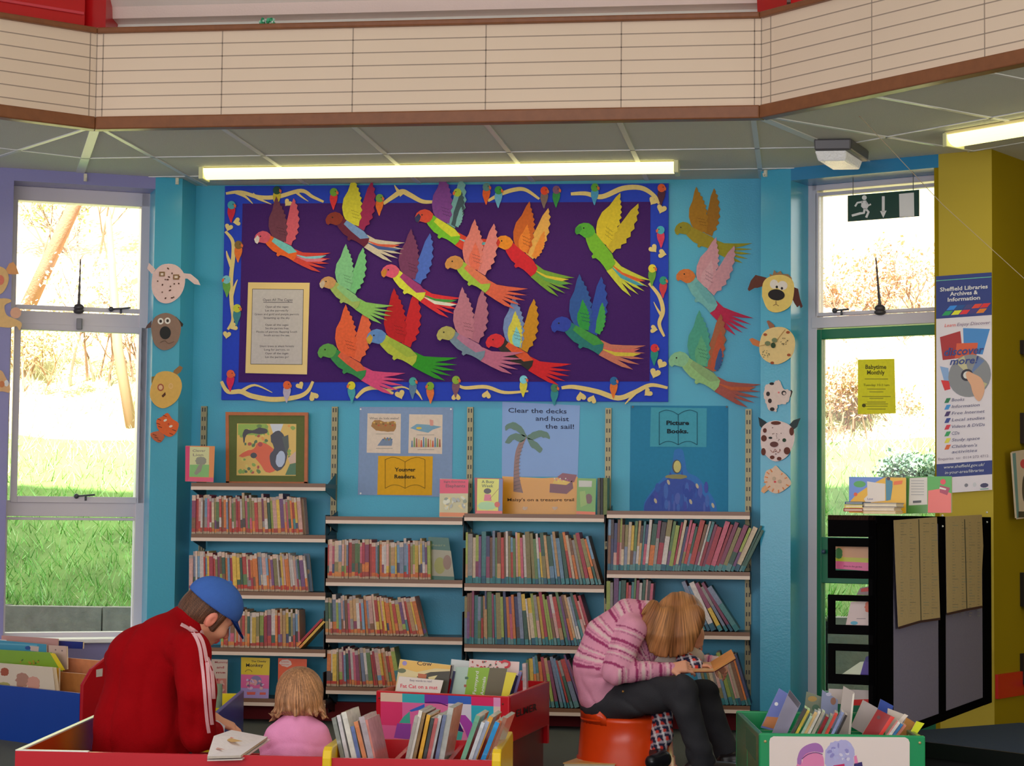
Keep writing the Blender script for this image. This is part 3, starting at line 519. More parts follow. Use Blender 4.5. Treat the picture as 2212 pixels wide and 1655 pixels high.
bd = [(598, 411, (26, 64, 48), (176, 156, 40), 'dark green head and mustard body, on the top left branch'), (721, 415, (96, 140, 44), (190, 40, 44), 'green head and red body, left of the yellow wing tip'), (820, 428, (96, 140, 60), (206, 96, 30), 'green head and orange body, right of the yellow winged parrot'), (500, 443, (60, 140, 150), (180, 30, 50), 'teal head and red body, top of the left border'),
      (515, 529, (110, 84, 40), (196, 96, 34), 'brown head and orange body, on the left border branch'), (489, 604, (110, 170, 180), (90, 140, 60), 'pale blue head and green body, overhanging the left edge'), (512, 666, (170, 170, 50), (50, 110, 120), 'yellow head and dark teal body, low on the left border'), (498, 808, (206, 80, 50), (190, 30, 70), 'orange head and crimson body, bottom left corner'),
      (620, 832, (206, 84, 40), (160, 150, 170), 'orange head and grey white body, on the bottom left branch'), (759, 833, (190, 180, 40), (60, 140, 150), 'yellow head and teal body, bottom border left of centre'), (892, 824, (60, 140, 140), (80, 110, 140), 'teal head and slate body, bottom border below the green tail'), (929, 834, (110, 150, 40), (200, 100, 50), 'green head and orange body, bottom border next to the slate bird'),
      (959, 410, (80, 40, 40), (60, 40, 60), 'dark brown head and dark body, top border at centre'), (988, 416, (150, 170, 50), (90, 160, 170), 'yellow green head and pale blue body, top border at centre'), (1051, 404, (80, 120, 120), (206, 80, 30), 'grey teal head and orange body, left end of the arched branch'), (1077, 411, (50, 130, 60), (90, 150, 180), 'green head and light blue body, beside the arched branch'),
      (1176, 412, (206, 60, 34), (110, 90, 84), 'red head and brown grey body, right end of the arched branch'), (1202, 410, (110, 70, 100), (40, 120, 60), 'plum head and green body, top border right of centre'), (1285, 405, (80, 140, 50), (60, 130, 170), 'green head and blue body, on the long top right branch'), (1429, 406, (206, 80, 40), (70, 30, 50), 'orange head and maroon body, top right corner'),
      (1427, 497, (60, 150, 170), (190, 50, 80), 'turquoise head and pink body, high on the right border'), (1409, 580, (200, 180, 50), (90, 140, 50), 'yellow head and green body, on the right border'), (1433, 606, (40, 130, 110), (180, 50, 60), 'sea green head and red body, at the right edge'), (1414, 752, (190, 40, 50), (30, 120, 110), 'red head and green blue body, low on the right border'),
      (1326, 823, (30, 90, 140), (206, 100, 40), 'blue head and orange body, on the bottom right branch'), (1198, 838, (60, 110, 80), (40, 120, 130), 'moss head and teal body, bottom border under the red tail'), (1131, 820, (110, 180, 200), (190, 180, 60), 'sky blue head and yellow body, end of the slender branch'), (985, 821, (120, 150, 50), (110, 70, 90), 'olive head and purple brown body, start of the slender branch')]
for i, b in enumerate(bd): bird(*b[:4], 'small paper parrot with '+b[4], s=.86, face=-1 if i in (5, 9, 11, 13, 20) else 1)
# flying parrots: one stencil, coloured by hand
def T_(pts): return [((x/3.31+470-690), (y/3.31+380-613)) for x, y in pts]
TB = {'body': T_([(870, 775), (940, 820), (985, 850), (1020, 895), (1010, 930), (985, 955), (960, 935), (930, 915), (900, 903), (882, 912), (872, 900), (878, 885), (850, 868), (835, 850), (815, 825), (800, 800), (820, 770), (845, 755)]),
      'head': T_([(728, 770), (733, 795), (747, 806), (760, 795), (775, 800), (800, 808), (822, 800), (840, 780), (848, 752), (825, 728), (795, 718), (765, 725), (742, 742)]),
      'tail': T_([(1005, 872), (1060, 903), (1130, 914), (1200, 922), (1257, 928), (1190, 940), (1120, 944), (1190, 956), (1252, 970), (1180, 968), (1112, 962), (1180, 982), (1240, 1002), (1165, 996), (1100, 978), (1160, 1006), (1212, 1032), (1150, 1018), (1090, 994), (1135, 1026), (1172, 1057), (1110, 1036), (1050, 1000), (985, 957), (1000, 915)]),
      'wingA': T_([(870, 790), (848, 740), (840, 690), (850, 630), (880, 580), (900, 520), (918, 486), (927, 512), (926, 522), (940, 534), (938, 552), (953, 562), (950, 582), (963, 594), (957, 612), (972, 626), (962, 644), (976, 664), (963, 684), (975, 708), (960, 730), (970, 758), (956, 780), (950, 815), (900, 800)]),
      'wingB': T_([(935, 815), (950, 770), (962, 700), (985, 640), (1010, 565), (1040, 513), (1050, 536), (1046, 550), (1062, 566), (1053, 588), (1066, 612), (1054, 638), (1066, 664), (1050, 690), (1058, 716), (1038, 736), (1046, 760), (1020, 780), (1024, 802), (998, 814), (985, 845)])}
REFV = (133.0, 86.0)
def parrot(label, bk, tl, head, body, tail, wa, wb, off=.028, belly=None, bands=(), ex=()):
    vx, vy = tl[0]-bk[0], tl[1]-bk[1]; d = REFV[0]**2+REFV[1]**2; ca = (vx*REFV[0]+vy*REFV[1])/d; sa = (vy*REFV[0]-vx*REFV[1])/d
    f = lambda pts: [(bk[0]+x*ca-y*sa, bk[1]+x*sa+y*ca) for x, y in pts]
    t = thing('paper_parrot', label, 'paper parrot', BACK.px(*f(TB['tail'])[-2], off), 'big hand coloured paper parrots in flight')
    for k, (nm, key, col, o) in enumerate((('wing', 'wingB', wb, 0), ('wing', 'wingA', wa, .0022), ('tail', 'tail', tail, .001), ('body', 'body', body, .0034), ('head', 'head', head, .0046))):
        mb = MB(); cl_ = col if isinstance(col[0], tuple) else (col,); pts = TB[key]
        ppoly(mb, BACK, f(pts), c(*cl_[0], .8), off+o, .0018)
        if key == 'tail':
            for q, cc in enumerate(cl_[1:]):      # coloured feather strips
                y0 = q/len(cl_[1:]); a0 = (1000-470*0, 0)
                st = [(990, 905+q*12), (1080, 935+q*14), (1180, 940+q*22), (1225, 942+q*30), (1180, 958+q*24), (1080, 955+q*16)]
                ppoly(mb, BACK, f(T_(st)), c(*cc, .8), off+o+.0004+.0001*q, .0003)
        elif key.startswith('wing'):
            n = len(cl_)
            for q, cc in enumerate(cl_[1:]):
                xs = [p[0] for p in pts]; ys = [p[1] for p in pts]; cy = max(ys)-(max(ys)-min(ys))*.02; cx = sum(xs)/len(xs); k2 = 1-(q+1)/n*.9
                ppoly(mb, BACK, f([(cx+(p[0]-cx)*k2, cy+(p[1]-cy)*k2) for p in pts]), c(*cc, .8), off+o+.0004+.0002*q, .0003)
            if key == 'wingA':
                for q in range(9):
                    px_, py_ = 900+(q % 3)*17+(q//3)*5, 705+(q//3)*22+(q % 3)*6; ppoly(mb, BACK, f(T_(stroke([(px_, py_), (px_+9, py_+8), (px_+16, py_+4)], 2.4))), c(*cl_[0], .3), off+o+.001, .0002)
        elif key == 'head':
            ppoly(mb, BACK, f(ell(T_([(775, 755)])[0][0], T_([(775, 755)])[0][1], 1.5, 1.5, 8)), c(25, 20, 20), off+o+.0006)
            if len(cl_) > 1: ppoly(mb, BACK, f(T_([(728, 770), (733, 795), (747, 806), (760, 790), (768, 765), (755, 745)])), c(*cl_[1], .8), off+o+.0004, .0003)
        elif len(cl_) > 1:
            ppoly(mb, BACK, f(T_([(870, 775), (940, 820), (985, 850), (1020, 895), (960, 900), (900, 850), (850, 800)])), c(*cl_[1], .8), off+o+.0004, .0003)
        mb.build(nm, M_CRAYON, t)
    return t
parrot('paper parrot with pink and plum wings and orange belly, top left of the board', (549, 517), (692, 588), ((200, 80, 100), (205, 195, 190)), ((216, 92, 30), (110, 180, 180)), ((200, 60, 50), (120, 180, 190), (206, 110, 130)), (104, 50, 70), (200, 84, 100))
parrot('paper parrot with brown head and tall yellow wing, second along the top', (703, 475), (846, 566), (130, 44, 30), ((96, 20, 50), (110, 140, 190)), ((195, 180, 160), (200, 84, 60), (60, 80, 140)), (200, 190, 50), (150, 30, 80), .034)
parrot('paper parrot with purple and blue wings and yellow body, upper middle', (823, 588), (968, 686), ((206, 80, 110), (190, 120, 40)), ((205, 205, 60), (150, 50, 110)), ((206, 40, 50), (60, 140, 60), (210, 205, 195)), (110, 50, 90), (70, 100, 190), .031)
parrot('paper parrot with dark red face and black speckled pale blue wing', (896, 470), (1045, 562), ((206, 70, 50), (44, 50, 90)), ((110, 180, 40), (200, 200, 50)), ((206, 60, 40), (110, 190, 200)), (120, 60, 140), ((110, 160, 165), (60, 80, 90), (120, 170, 175)), .029)
parrot('paper parrot with pink wings, green body and orange tail, board centre', (961, 570), (1110, 667), (190, 130, 70), ((150, 180, 60), (206, 110, 80)), (206, 90, 66), ((206, 116, 110), (210, 100, 80)), (206, 120, 120), .040)
parrot('paper parrot with orange wings and red body, upper right of centre', (1067, 524), (1205, 640), ((230, 130, 30), (200, 50, 40)), (196, 24, 40), ((110, 150, 50), (205, 180, 50), (90, 150, 70)), ((190, 90, 30), (225, 120, 40)), ((215, 160, 80), (225, 130, 50)), .029)
parrot('paper parrot with yellow wings and bright green body, top right of the board', (1243, 493), (1362, 640), ((80, 160, 50), (60, 140, 50)), (110, 170, 40), ((190, 190, 60), (206, 90, 40), (70, 150, 170)), (205, 180, 40), (190, 165, 40), .029)
parrot('pale mint paper parrot with salmon face right of the poem sheet', (690, 613), (823, 699), ((190, 140, 90), (190, 170, 150)), ((150, 170, 90), (130, 180, 120)), (130, 180, 90), (120, 180, 130), (110, 180, 120), .036)
parrot('paper parrot with orange wings, green body and pink tail, bottom left', (686, 762), (847, 853), (90, 150, 70), ((50, 130, 70), (206, 90, 60)), (206, 70, 120), (216, 90, 50), (216, 96, 60), .031)
parrot('paper parrot with blue face, bushy red wings and green tail', (791, 732), (960, 822), ((90, 130, 190), (190, 150, 50)), ((170, 180, 60), (150, 170, 60)), (40, 140, 30), (176, 14, 24), (190, 24, 34), .028)
parrot('dusty pink paper parrot with grey blue chest, below the centre', (943, 725), (1105, 808), (170, 160, 90), ((110, 130, 150), (170, 110, 140)), (180, 100, 130), (176, 110, 130), (166, 100, 124), .037)
parrot('red and black paper parrot with a striped wing and a gold wing', (1049, 740), (1206, 832), (206, 40, 50), ((40, 36, 34), (206, 80, 40)), (200, 24, 34), ((110, 130, 180), (200, 190, 70), (120, 190, 200)), (190, 130, 20), .030)
parrot('blue headed paper parrot with ragged green and blue wings', (1190, 706), (1366, 798), (40, 60, 160), ((30, 110, 110), (60, 140, 60)), ((190, 110, 90), (200, 100, 90), (200, 180, 60)), ((40, 80, 150), (40, 140, 60)), ((40, 70, 160), (60, 150, 70)), .029)
parrot('mustard brown paper parrot on the teal wall, topmost of the three', (1457, 498), (1603, 568), (140, 130, 30), (150, 130, 30), (150, 140, 30), (160, 110, 20), (150, 100, 20), .004)
parrot('paper parrot with pale pink wings and crimson tail on the teal wall', (1461, 594), (1588, 724), (200, 110, 50), ((110, 170, 170), (100, 160, 165)), (180, 30, 70), ((196, 140, 150), (200, 150, 160)), (196, 140, 150), .010)
parrot('paper parrot with green and rust wings low on the teal wall', (1444, 780), (1614, 880), (130, 180, 140), ((140, 180, 120), (130, 160, 110)), ((160, 80, 70), (190, 90, 50)), ((70, 150, 130), (90, 160, 120)), ((160, 90, 60), (180, 80, 50), (50, 80, 130)), .016)
# poem
t = thing('poem_sheet', 'typed poem on a grey sheet mounted on gold card on the board', 'poem', BACK.px(600, 808, .03))
mb = MB(); ppoly(mb, BACK, [(536, 610), (669, 611), (663, 809), (530, 806)], c(206, 168, 104, 1.0), .026, .003); mb.build('backing_card', M_GLOSS, t)
mb = MB(); ppoly(mb, BACK, [(545, 624), (656, 625), (653, 788), (541, 787)], c(60, 56, 50), .0268, .0005); ppoly(mb, BACK, [(546, 625), (655, 626), (652, 787), (542, 786)], c(168, 160, 158), .0275, .0005); mb.build('sheet', M_CARD, t)
mb = MB(); IK = c(70, 66, 72); letter(mb, BACK, 600, 648, 'Open All The Cages', 5.4, IK, .0285, 64, shear=.15); ppoly(mb, BACK, rect(569, 652.5, 632, 653.6), IK, .0285)
for y, s, w in ((663, 'Open all the cages', 50), (671, 'Let the parrots fly', 50), (679, 'Green and gold and purple parrots', 96), (687, 'Streaming up the sky.', 57), (702, 'Open all the cages', 50), (709.5, 'Set the parrots free', 50), (717, 'Flocks of parrots flapping South', 88), (724.5, 'South across the sea.', 56), (748, 'Silent trees in silent forests', 74), (755.5, 'Long for parrots, so', 55), (763.5, 'Open all the cages', 50), (771.5, 'Let the parrots go!', 50)): letter(mb, BACK, 598, y, s, 4.2, IK, .0285, w)
mb.build('lettering', M_CARD, t)
# ================================================================== animal faces on the piers
def face(P, name, label, layers, cat='paper animal face', group='paper animal faces on the piers'):
    t = None
    for i, (nm, items) in enumerate(layers):
        mb = MB()
        for j, (pts, col) in enumerate(items): ppoly(mb, P, pts, c(*col), .006+.0012*i+.00015*j, .0008 if i else .0015)
        if t is None: t = thing(name, label, cat, P.px(*layers[0][1][0][0][0], .006), group)
        mb.build(nm, M_CARD, t)
    return t
rg = random.Random(5)
def spots(cx, cy, rx, ry, n, s, col, k=1): 
    o = []
    for i in range(n):
        a, r = rg.uniform(0, 6.28), math.sqrt(rg.uniform(0, .8)); o.append((ell(cx+rx*r*math.cos(a), cy+ry*r*math.sin(a), s*rg.uniform(.6, 1.3), s*.7, 8, rot=rg.uniform(0, 180)), col))
    return o
hd = smooth_line([(330, 590), (350, 572), (378, 572), (397, 590), (399, 615), (388, 640), (365, 655), (342, 650), (328, 625), (330, 590)], 4)[:-1]
face(LEFT, 'paper_dog', 'white spotted paper dog face with one long drooping ear', [('ear', [([(395, 590), (412, 592), (428, 605), (433, 616), (420, 614), (405, 602), (394, 602)], (190, 165, 165))]), ('ear', [([(336, 582), (322, 568), (318, 580), (328, 592)], (196, 170, 168))]), ('head', [(hd, (196, 168, 166))]), ('markings', spots(364, 612, 30, 38, 20, 2.4, (80, 50, 40))+[(rect(344, 587, 356, 597), (120, 90, 60)), (rect(347, 590, 353, 595), (196, 180, 170)), (rect(374, 593, 387, 604), (120, 90, 60)), (rect(377, 596, 384, 601), (196, 180, 170))])])
hd = smooth_line([(326, 705), (335, 685), (358, 676), (380, 685), (391, 705), (385, 735), (370, 752), (350, 756), (332, 740), (326, 705)], 4)[:-1]
face(LEFT, 'paper_dog', 'brown paper dog face with round white eyes and big black nose', [('ear', [([(328, 692), (318, 702), (314, 710), (326, 708)], (80, 60, 60))]), ('ear', [([(372, 684), (380, 684), (384, 688), (396, 700), (394, 706), (385, 704), (378, 694)], (40, 34, 30))]), ('head', [(hd, (122, 98, 86))]), ('eyes', [(ell(347, 694, 6.5, 7), (200, 190, 185)), (ell(347, 694, 3, 3.5), (50, 40, 40)), (ell(362, 693, 6.5, 7), (200, 190, 185)), (ell(362, 693, 3, 3.5), (50, 40, 40))]), ('nose', [(ell(357, 719, 12, 14), (34, 34, 36))]), ('mouth', [(stroke(smooth_line([(346, 740), (356, 736), (364, 742), (376, 738)]), 1), (80, 60, 50))])])
hd = smooth_line([(326, 835), (338, 808), (362, 802), (385, 812), (393, 835), (382, 865), (355, 882), (334, 874), (324, 855), (326, 835)], 4)[:-1]
face(LEFT, 'paper_dog', 'mustard yellow paper dog face with one brown upright ear', [('ear', [([(370, 816), (376, 800), (388, 790), (395, 794), (390, 804), (378, 812), (374, 826)], (130, 96, 60))]), ('ear', [([(327, 828), (327, 814), (338, 812), (342, 826), (338, 818)], (110, 100, 60))]), ('head', [(hd, (190, 152, 80))]), ('eyes', [(ell(347, 837, 7, 8), (150, 80, 60)), (ell(347, 837, 4.5, 5), (200, 160, 120)), (ell(369, 834, 5, 6), (200, 160, 110)), (ell(369, 834, 3.5, 4), (190, 152, 90))]), ('nose', [([(349, 855), (357, 847), (358, 853), (352, 859)], (80, 46, 30))])])
hd = smooth_line([(340, 925), (338, 908), (350, 900), (362, 892), (372, 905), (386, 915), (380, 935), (366, 944), (350, 936), (345, 932), (340, 925)], 3)[:-1]
face(LEFT, 'paper_tiger', 'small orange striped paper tiger at the bottom of the left pier', [('tail', [(smooth_line([(348, 930), (325, 936), (332, 950), (346, 956), (356, 944)], 3), (170, 90, 60))]), ('head', [(hd, (196, 88, 44))]), ('stripes', [(stroke([(x, y), (x+8, y+3)], 1.6), (110, 50, 36)) for x, y in ((340, 905), (338, 914), (342, 921), (352, 897), (366, 936), (372, 928), (330, 938), (334, 944), (340, 950))]+[(ell(357, 908, 4, 2.4, rot=-30), (200, 190, 180)), (ell(369, 921, 4, 2.4, rot=-20), (200, 190, 180)), (ell(364, 916, 2, 2), (170, 60, 50))])], cat='paper tiger')
pk = (206, 160, 108)
face(LEFT, 'paper_pig', 'upper peach paper face with an ear at the left picture edge', [('head', [(smooth_line([(-30, 590), (-5, 576), (12, 582), (19, 600), (14, 620), (0, 636), (-25, 630), (-30, 590)], 3)[:-1], pk)]), ('ear', [([(13, 582), (20, 569), (29, 566), (35, 575), (41, 592), (33, 593), (18, 592)], (200, 140, 90))]), ('cheek', [(ell(0, 605, 9, 11), (206, 110, 90))])])
face(LEFT, 'paper_bear', 'middle peach paper figure with raised arms at the left picture edge', [('head', [(smooth_line([(-30, 655), (0, 645), (20, 646), (24, 652), (10, 660), (14, 680), (30, 688), (47, 698), (42, 714), (36, 705), (20, 708), (-10, 704), (-30, 690), (-30, 655)], 3)[:-1], pk)]), ('nose', [(ell(34, 676, 12, 12), (206, 150, 124))])], cat='paper bear')
face(LEFT, 'paper_cat', 'lowest peach paper figure at the left picture edge', [('head', [(smooth_line([(-20, 800), (2, 800), (12, 815), (22, 835), (20, 848), (8, 846), (-20, 840), (-20, 800)], 3)[:-1], (190, 150, 110))]), ('nose', [(ell(14, 828, 5, 7), (200, 195, 195)), (ell(4, 830, 6, 7), (180, 110, 70))])], cat='paper cat')
hd = smooth_line([(1646, 640), (1648, 612), (1662, 598), (1690, 594), (1712, 606), (1715, 632), (1706, 662), (1680, 675), (1658, 668), (1646, 640)], 4)[:-1]
face(RIGHT, 'paper_dog', 'yellow paper dog face with big black nose, top of the right pier', [('ear', [([(1656, 600), (1632, 594), (1622, 606), (1615, 625), (1618, 629), (1630, 622), (1636, 622), (1648, 618)], (84, 44, 36))]), ('ear', [([(1714, 620), (1724, 624), (1728, 645), (1734, 662), (1730, 666), (1727, 660), (1722, 664), (1716, 655), (1711, 645)], (74, 36, 32))]), ('hair', [([(1664, 600), (1662, 592), (1669, 594), (1672, 583), (1678, 590), (1686, 585), (1690, 592), (1702, 592), (1710, 600), (1712, 612), (1690, 600)], (130, 100, 70))]), ('head', [(hd, (204, 172, 96))]), ('eyes', [(ell(1672, 614, 9, 10), (200, 188, 180)), (ell(1690, 617, 11, 10), (200, 188, 180)), (ell(1678, 620, 2.6, 3), (30, 26, 26)), (ell(1689, 623, 2.6, 3), (30, 26, 26))]), ('nose', [(ell(1677, 637, 18, 12, rot=5), (30, 26, 30))]), ('mouth', [(stroke([(1670, 660), (1676, 657), (1682, 661)], 1.2), (120, 90, 60)), (stroke([(1676, 657), (1676, 650)], 1.2), (120, 90, 60))])])
hd = smooth_line([(1640, 745), (1648, 720), (1668, 708), (1695, 708), (1714, 725), (1717, 748), (1708, 772), (1680, 787), (1655, 780), (1642, 765), (1640, 745)], 4)[:-1]
face(RIGHT, 'paper_cat', 'round cream paper cat face with whisker dots, under the yellow dog', [('ear', [([(1656, 694), (1660, 692), (1672, 702), (1674, 710), (1664, 714)], (130, 84, 64))]), ('ear', [([(1618, 733), (1625, 730), (1642, 738), (1640, 750), (1626, 745)], (170, 100, 60))]), ('head', [(hd, (202, 172, 120))]), ('markings', [(ell(x, y, 4, 3), (140, 70, 40)) for x, y in ((1653, 723), (1702, 718), (1704, 767), (1668, 784))]+spots(1654, 765, 9, 9, 14, 1.2, (70, 80, 60))+spots(1694, 737, 9, 9, 14, 1.2, (90, 80, 60))+[(ell(1658, 742, 6, 5), (100, 110, 80)), (ell(1673, 735, 6, 5), (100, 110, 80)), (ell(1670, 746, 5, 6), (40, 60, 40)), (stroke([(1678, 735), (1696, 712)], 1), (150, 110, 60)), (stroke([(1640, 748), (1655, 744)], 1), (150, 110, 60))])])
hd = wob(smooth_line([(1650, 850), (1655, 832), (1668, 828), (1682, 822), (1692, 838), (1707, 846), (1705, 862), (1696, 872), (1680, 876), (1677, 890), (1662, 886), (1654, 870), (1650, 850)], 4)[:-1], 1.6, 3)
face(RIGHT, 'paper_dog', 'small ragged white paper dog with black spots and one black ear', [('ear', [([(1703, 850), (1709, 842), (1712, 846), (1708, 858), (1703, 858)], (40, 34, 36))]), ('head', [(hd, (192, 174, 168))]), ('markings', [(ell(1667, 829, 5, 3), (40, 34, 36)), (ell(1659, 851, 4, 5), (50, 44, 44)), (ell(1663, 866, 4, 5), (50, 40, 40)), (ell(1668, 884, 5, 4), (40, 34, 36)), (ell(1693, 849, 5, 5), (44, 40, 40)), (ell(1694, 850, 3, 3), (190, 170, 165)), (ell(1682, 848, 2, 2), (200, 110, 110))])])
hd = smooth_line([(1643, 945), (1645, 925), (1660, 912), (1680, 909), (1705, 918), (1716, 938), (1712, 965), (1698, 988), (1675, 997), (1655, 985), (1645, 968), (1643, 945)], 4)[:-1]
face(RIGHT, 'paper_dog', 'large white paper dog face with brown spots and two black ears', [('ear', [([(1638, 901), (1655, 912), (1659, 917), (1648, 928), (1641, 920)], (40, 50, 56))]), ('ear', [([(1729, 903), (1714, 908), (1703, 920), (1712, 930), (1722, 922)], (44, 56, 60))]), ('head', [(hd, (198, 178, 176))]), ('markings', [(ell(*q), (90, 48, 40)) for q in ((1676, 914, 11, 4), (1650, 947, 6, 7), (1710, 932, 5, 9), (1649, 976, 5, 8), (1700, 974, 7, 8), (1668, 988, 5, 4), (1683, 991, 5, 4), (1652, 930, 4, 5))]+spots(1680, 935, 20, 20, 9, 1.2, (80, 50, 46))+spots(1680, 978, 18, 12, 6, 1.4, (80, 50, 46))), ('eyes', [(ell(1664, 946, 4, 2.5), (40, 44, 44)), (ell(1694, 951, 4, 4), (40, 60, 44))]), ('nose', [(ell(1672, 960, 9, 6), (90, 56, 54))]), ('mouth', [(stroke(smooth_line([(1664, 972), (1670, 978), (1674, 970), (1680, 978), (1686, 972)], 3), 1.1), (150, 100, 90))])])
hd = smooth_line([(1650, 1035), (1655, 1018), (1668, 1012), (1676, 1006), (1686, 1016), (1700, 1028), (1709, 1044), (1698, 1056), (1680, 1066), (1664, 1062), (1656, 1052), (1650, 1035)], 4)[:-1]
face(RIGHT, 'paper_tiger', 'small cream and orange striped paper tiger, lowest on the right pier', [('tail', [([(1656, 1046), (1646, 1054), (1644, 1062), (1650, 1066), (1660, 1058)], (204, 150, 110))]), ('head', [(hd, (200, 170, 150))]), ('stripes', [(stroke([(x, y), (x+(1680-x)*.25, y+(1038-y)*.25)], 2.4), (206, 120, 70)) for x, y in ((1652, 1030), (1656, 1020), (1664, 1014), (1690, 1022), (1700, 1032), (1704, 1050), (1694, 1058), (1682, 1065), (1668, 1062), (1658, 1054), (1650, 1042))]+[(ell(1672, 1034, 4, 4), (170, 150, 130)), (ell(1684, 1040, 4, 4), (170, 150, 130)), (ell(1674, 1041, 2.5, 2), (190, 60, 70))])], cat='paper tiger')
# ================================================================== posters on the back wall
t = thing('poster', 'blue grey poster holding a Younger Readers sign and two drawings', 'poster', BACK.px(875, 1070))
mb = MB(); ppoly(mb, BACK, [(777, 879), (979, 880), (976, 1074), (773, 1069)], c(120, 140, 176, .95), .003, .002); mb.build('backing_sheet', M_CARD, t)
mb = MB(); PP = c(196, 180, 168); ppoly(mb, BACK, [(794, 893), (866, 894), (865, 980), (792, 978)], PP, .004); ppoly(mb, BACK, [(884, 895), (956, 896), (955, 981), (882, 979)], PP, .004); mb.build('drawing_sheet', M_CARD, t)
mb = MB(); letter(mb, BACK, 830, 904, 'What do kids make?', 5, c(110, 96, 90), .005, 64)
ppoly(mb, BACK, wob(smooth_line([(802, 920), (806, 910), (820, 908), (836, 912), (852, 910), (856, 922), (850, 932), (830, 932), (812, 930)], 3), .8), c(150, 110, 70), .005)
for i in range(10): ppoly(mb, BACK, ell(808+i*5, 913+(i % 3)*3, 2.4, 1.8, 6), c(*((190, 160, 90), (110, 90, 60), (170, 80, 60))[i % 3]), .0055)
ppoly(mb, BACK, [(815, 963), (826, 948), (842, 946), (848, 954), (846, 963)], c(110, 124, 150), .005)
for i in range(7): ppoly(mb, BACK, ell(828+i*3, 950-(i % 2)*3, 2, 2.4, 6), c(*((90, 110, 150), (150, 110, 80), (110, 130, 110))[i % 3]), .0055)
ppoly(mb, BACK, [(886, 925), (900, 916), (930, 918), (954, 922), (935, 928), (925, 935), (905, 931)], c(110, 146, 170), .005); ppoly(mb, BACK, ell(905, 925, 6, 2.5), c(200, 170, 70), .0055); ppoly(mb, BACK, [(928, 906), (936, 908), (936, 920), (929, 920)], c(196, 140, 130), .0055)
for i in range(13):
    x = 888+i*5; cc = ((90, 120, 150), (120, 140, 90), (150, 90, 70), (190, 150, 90), (180, 80, 60))[i % 5]; ppoly(mb, BACK, [(x, 966), (x+4, 966), (x+3, 952-(i*7 % 9)), (x+1, 952-(i*7 % 9))], c(*cc), .0055)
for y0, x0, x1 in ((937, 812, 850), (968, 812, 848), (939, 900, 938), (971, 902, 938)): ppoly(mb, BACK, rect(x0, y0, x1, y0+1.2), c(150, 140, 130), .005)
mb.build('drawing', M_CARD, t)
mb = MB(); ppoly(mb, BACK, [(817, 985), (935, 986), (933, 1070), (815, 1069)], c(206, 146, 26, 1.0), .0045); mb.build('sign_sheet', M_CARD, t)
def openbook(mb, x0, x1, y0, y1, col, th=1.2):
    xm = (x0+x1)/2; top = lambda a, b: smooth_line([(a, y0+3), (a+(b-a)*.35, y0-2), (a+(b-a)*.7, y0+1), (b, y0+8)], 4)
    bot = lambda a, b: smooth_line([(a, y1), (a+(b-a)*.35, y1-7), (a+(b-a)*.7, y1-6), (b, y1)], 4)
    for p in (top(x0, xm), top(x1, xm), bot(x0, xm), bot(x1, xm), [(x0, y0+3), (x0, y1)], [(x1, y0+3), (x1, y1)], [(xm, y0+8), (xm, y1)]): ppoly(mb, BACK, stroke(p, th), col, .0065, .0003)
mb = MB(); openbook(mb, 832, 918, 990, 1055, c(90, 70, 20), .9); letter(mb, BACK, 875, 1015, 'Younger', 8, c(60, 50, 20), .0065, 45, bold=.03); letter(mb, BACK, 875, 1030, 'Readers.', 8, c(60, 50, 20), .0065, 46, bold=.03); mb.build('lettering', M_CARD, t)
mb = MB()
for x, y in ((779, 884), (779, 1066), (974, 884)): ppoly(mb, BACK, ell(x, y, 2, 2, 8), c(200, 200, 200), .005)
mb.build('pin', M_METAL, t)
# pirate poster
t = thing('poster', 'Clear the decks poster with palm tree, orange beach and treasure chest', 'poster', BACK.px(1168, 1110))
mb = MB(); ppoly(mb, BACK, [(1085, 868), (1253, 876), (1248, 1030), (1084, 1030)], c(92, 130, 186, .95), .002, .001); ppoly(mb, BACK, [(1085, 1029), (1170, 1033), (1248, 1030), (1245, 1112), (1086, 1112)], c(206, 134, 24, 1.0), .0025, .001); mb.build('sheet', M_GLOSS, t)
mb = MB(); ppoly(mb, BACK, smooth_line([(1109, 1062), (1110, 1010), (1114, 975), (1124, 950), (1130, 938), (1138, 942), (1130, 962), (1122, 990), (1122, 1030), (1130, 1065)], 4), c(112, 72, 60), .004)
for i in range(14): y = 950+i*8; ppoly(mb, BACK, stroke([(1110+max(0, 14-i*1.8), y+4), (1124+max(0, 10-i*2), y)], 1.2), c(70, 44, 40), .0045)
for pts in ([(1138, 942), (1126, 922), (1108, 912), (1094, 918), (1092, 930), (1104, 926), (1120, 934), (1134, 946)], [(1136, 942), (1114, 936), (1098, 944), (1091, 956), (1100, 958), (1112, 950), (1124, 956), (1136, 946)], [(1138, 944), (1150, 934), (1170, 930), (1184, 936), (1188, 948), (1178, 946), (1164, 944), (1150, 950), (1138, 948)], [(1136, 944), (1150, 950), (1164, 960), (1172, 972), (1166, 978), (1154, 970), (1142, 962)]):
    ppoly(mb, BACK, wob(smooth_line(pts, 3)[:-1], .9, 2), c(32, 84, 60), .0045)
mb.build('palm_tree', M_GLOSS, t)
mb = MB(); ppoly(mb, BACK, [(1188, 1045), (1224, 1048), (1236, 1038), (1238, 1055), (1224, 1067), (1187, 1064)], c(96, 24, 40), .004); ppoly(mb, BACK, [(1204, 1030), (1215, 1022), (1246, 1026), (1240, 1042), (1226, 1040), (1210, 1036)], c(110, 28, 44), .004); ppoly(mb, BACK, wob([(1194, 1044), (1198, 1036), (1212, 1036), (1228, 1040), (1232, 1044), (1222, 1048), (1204, 1047)], 1), c(200, 160, 40), .0045)
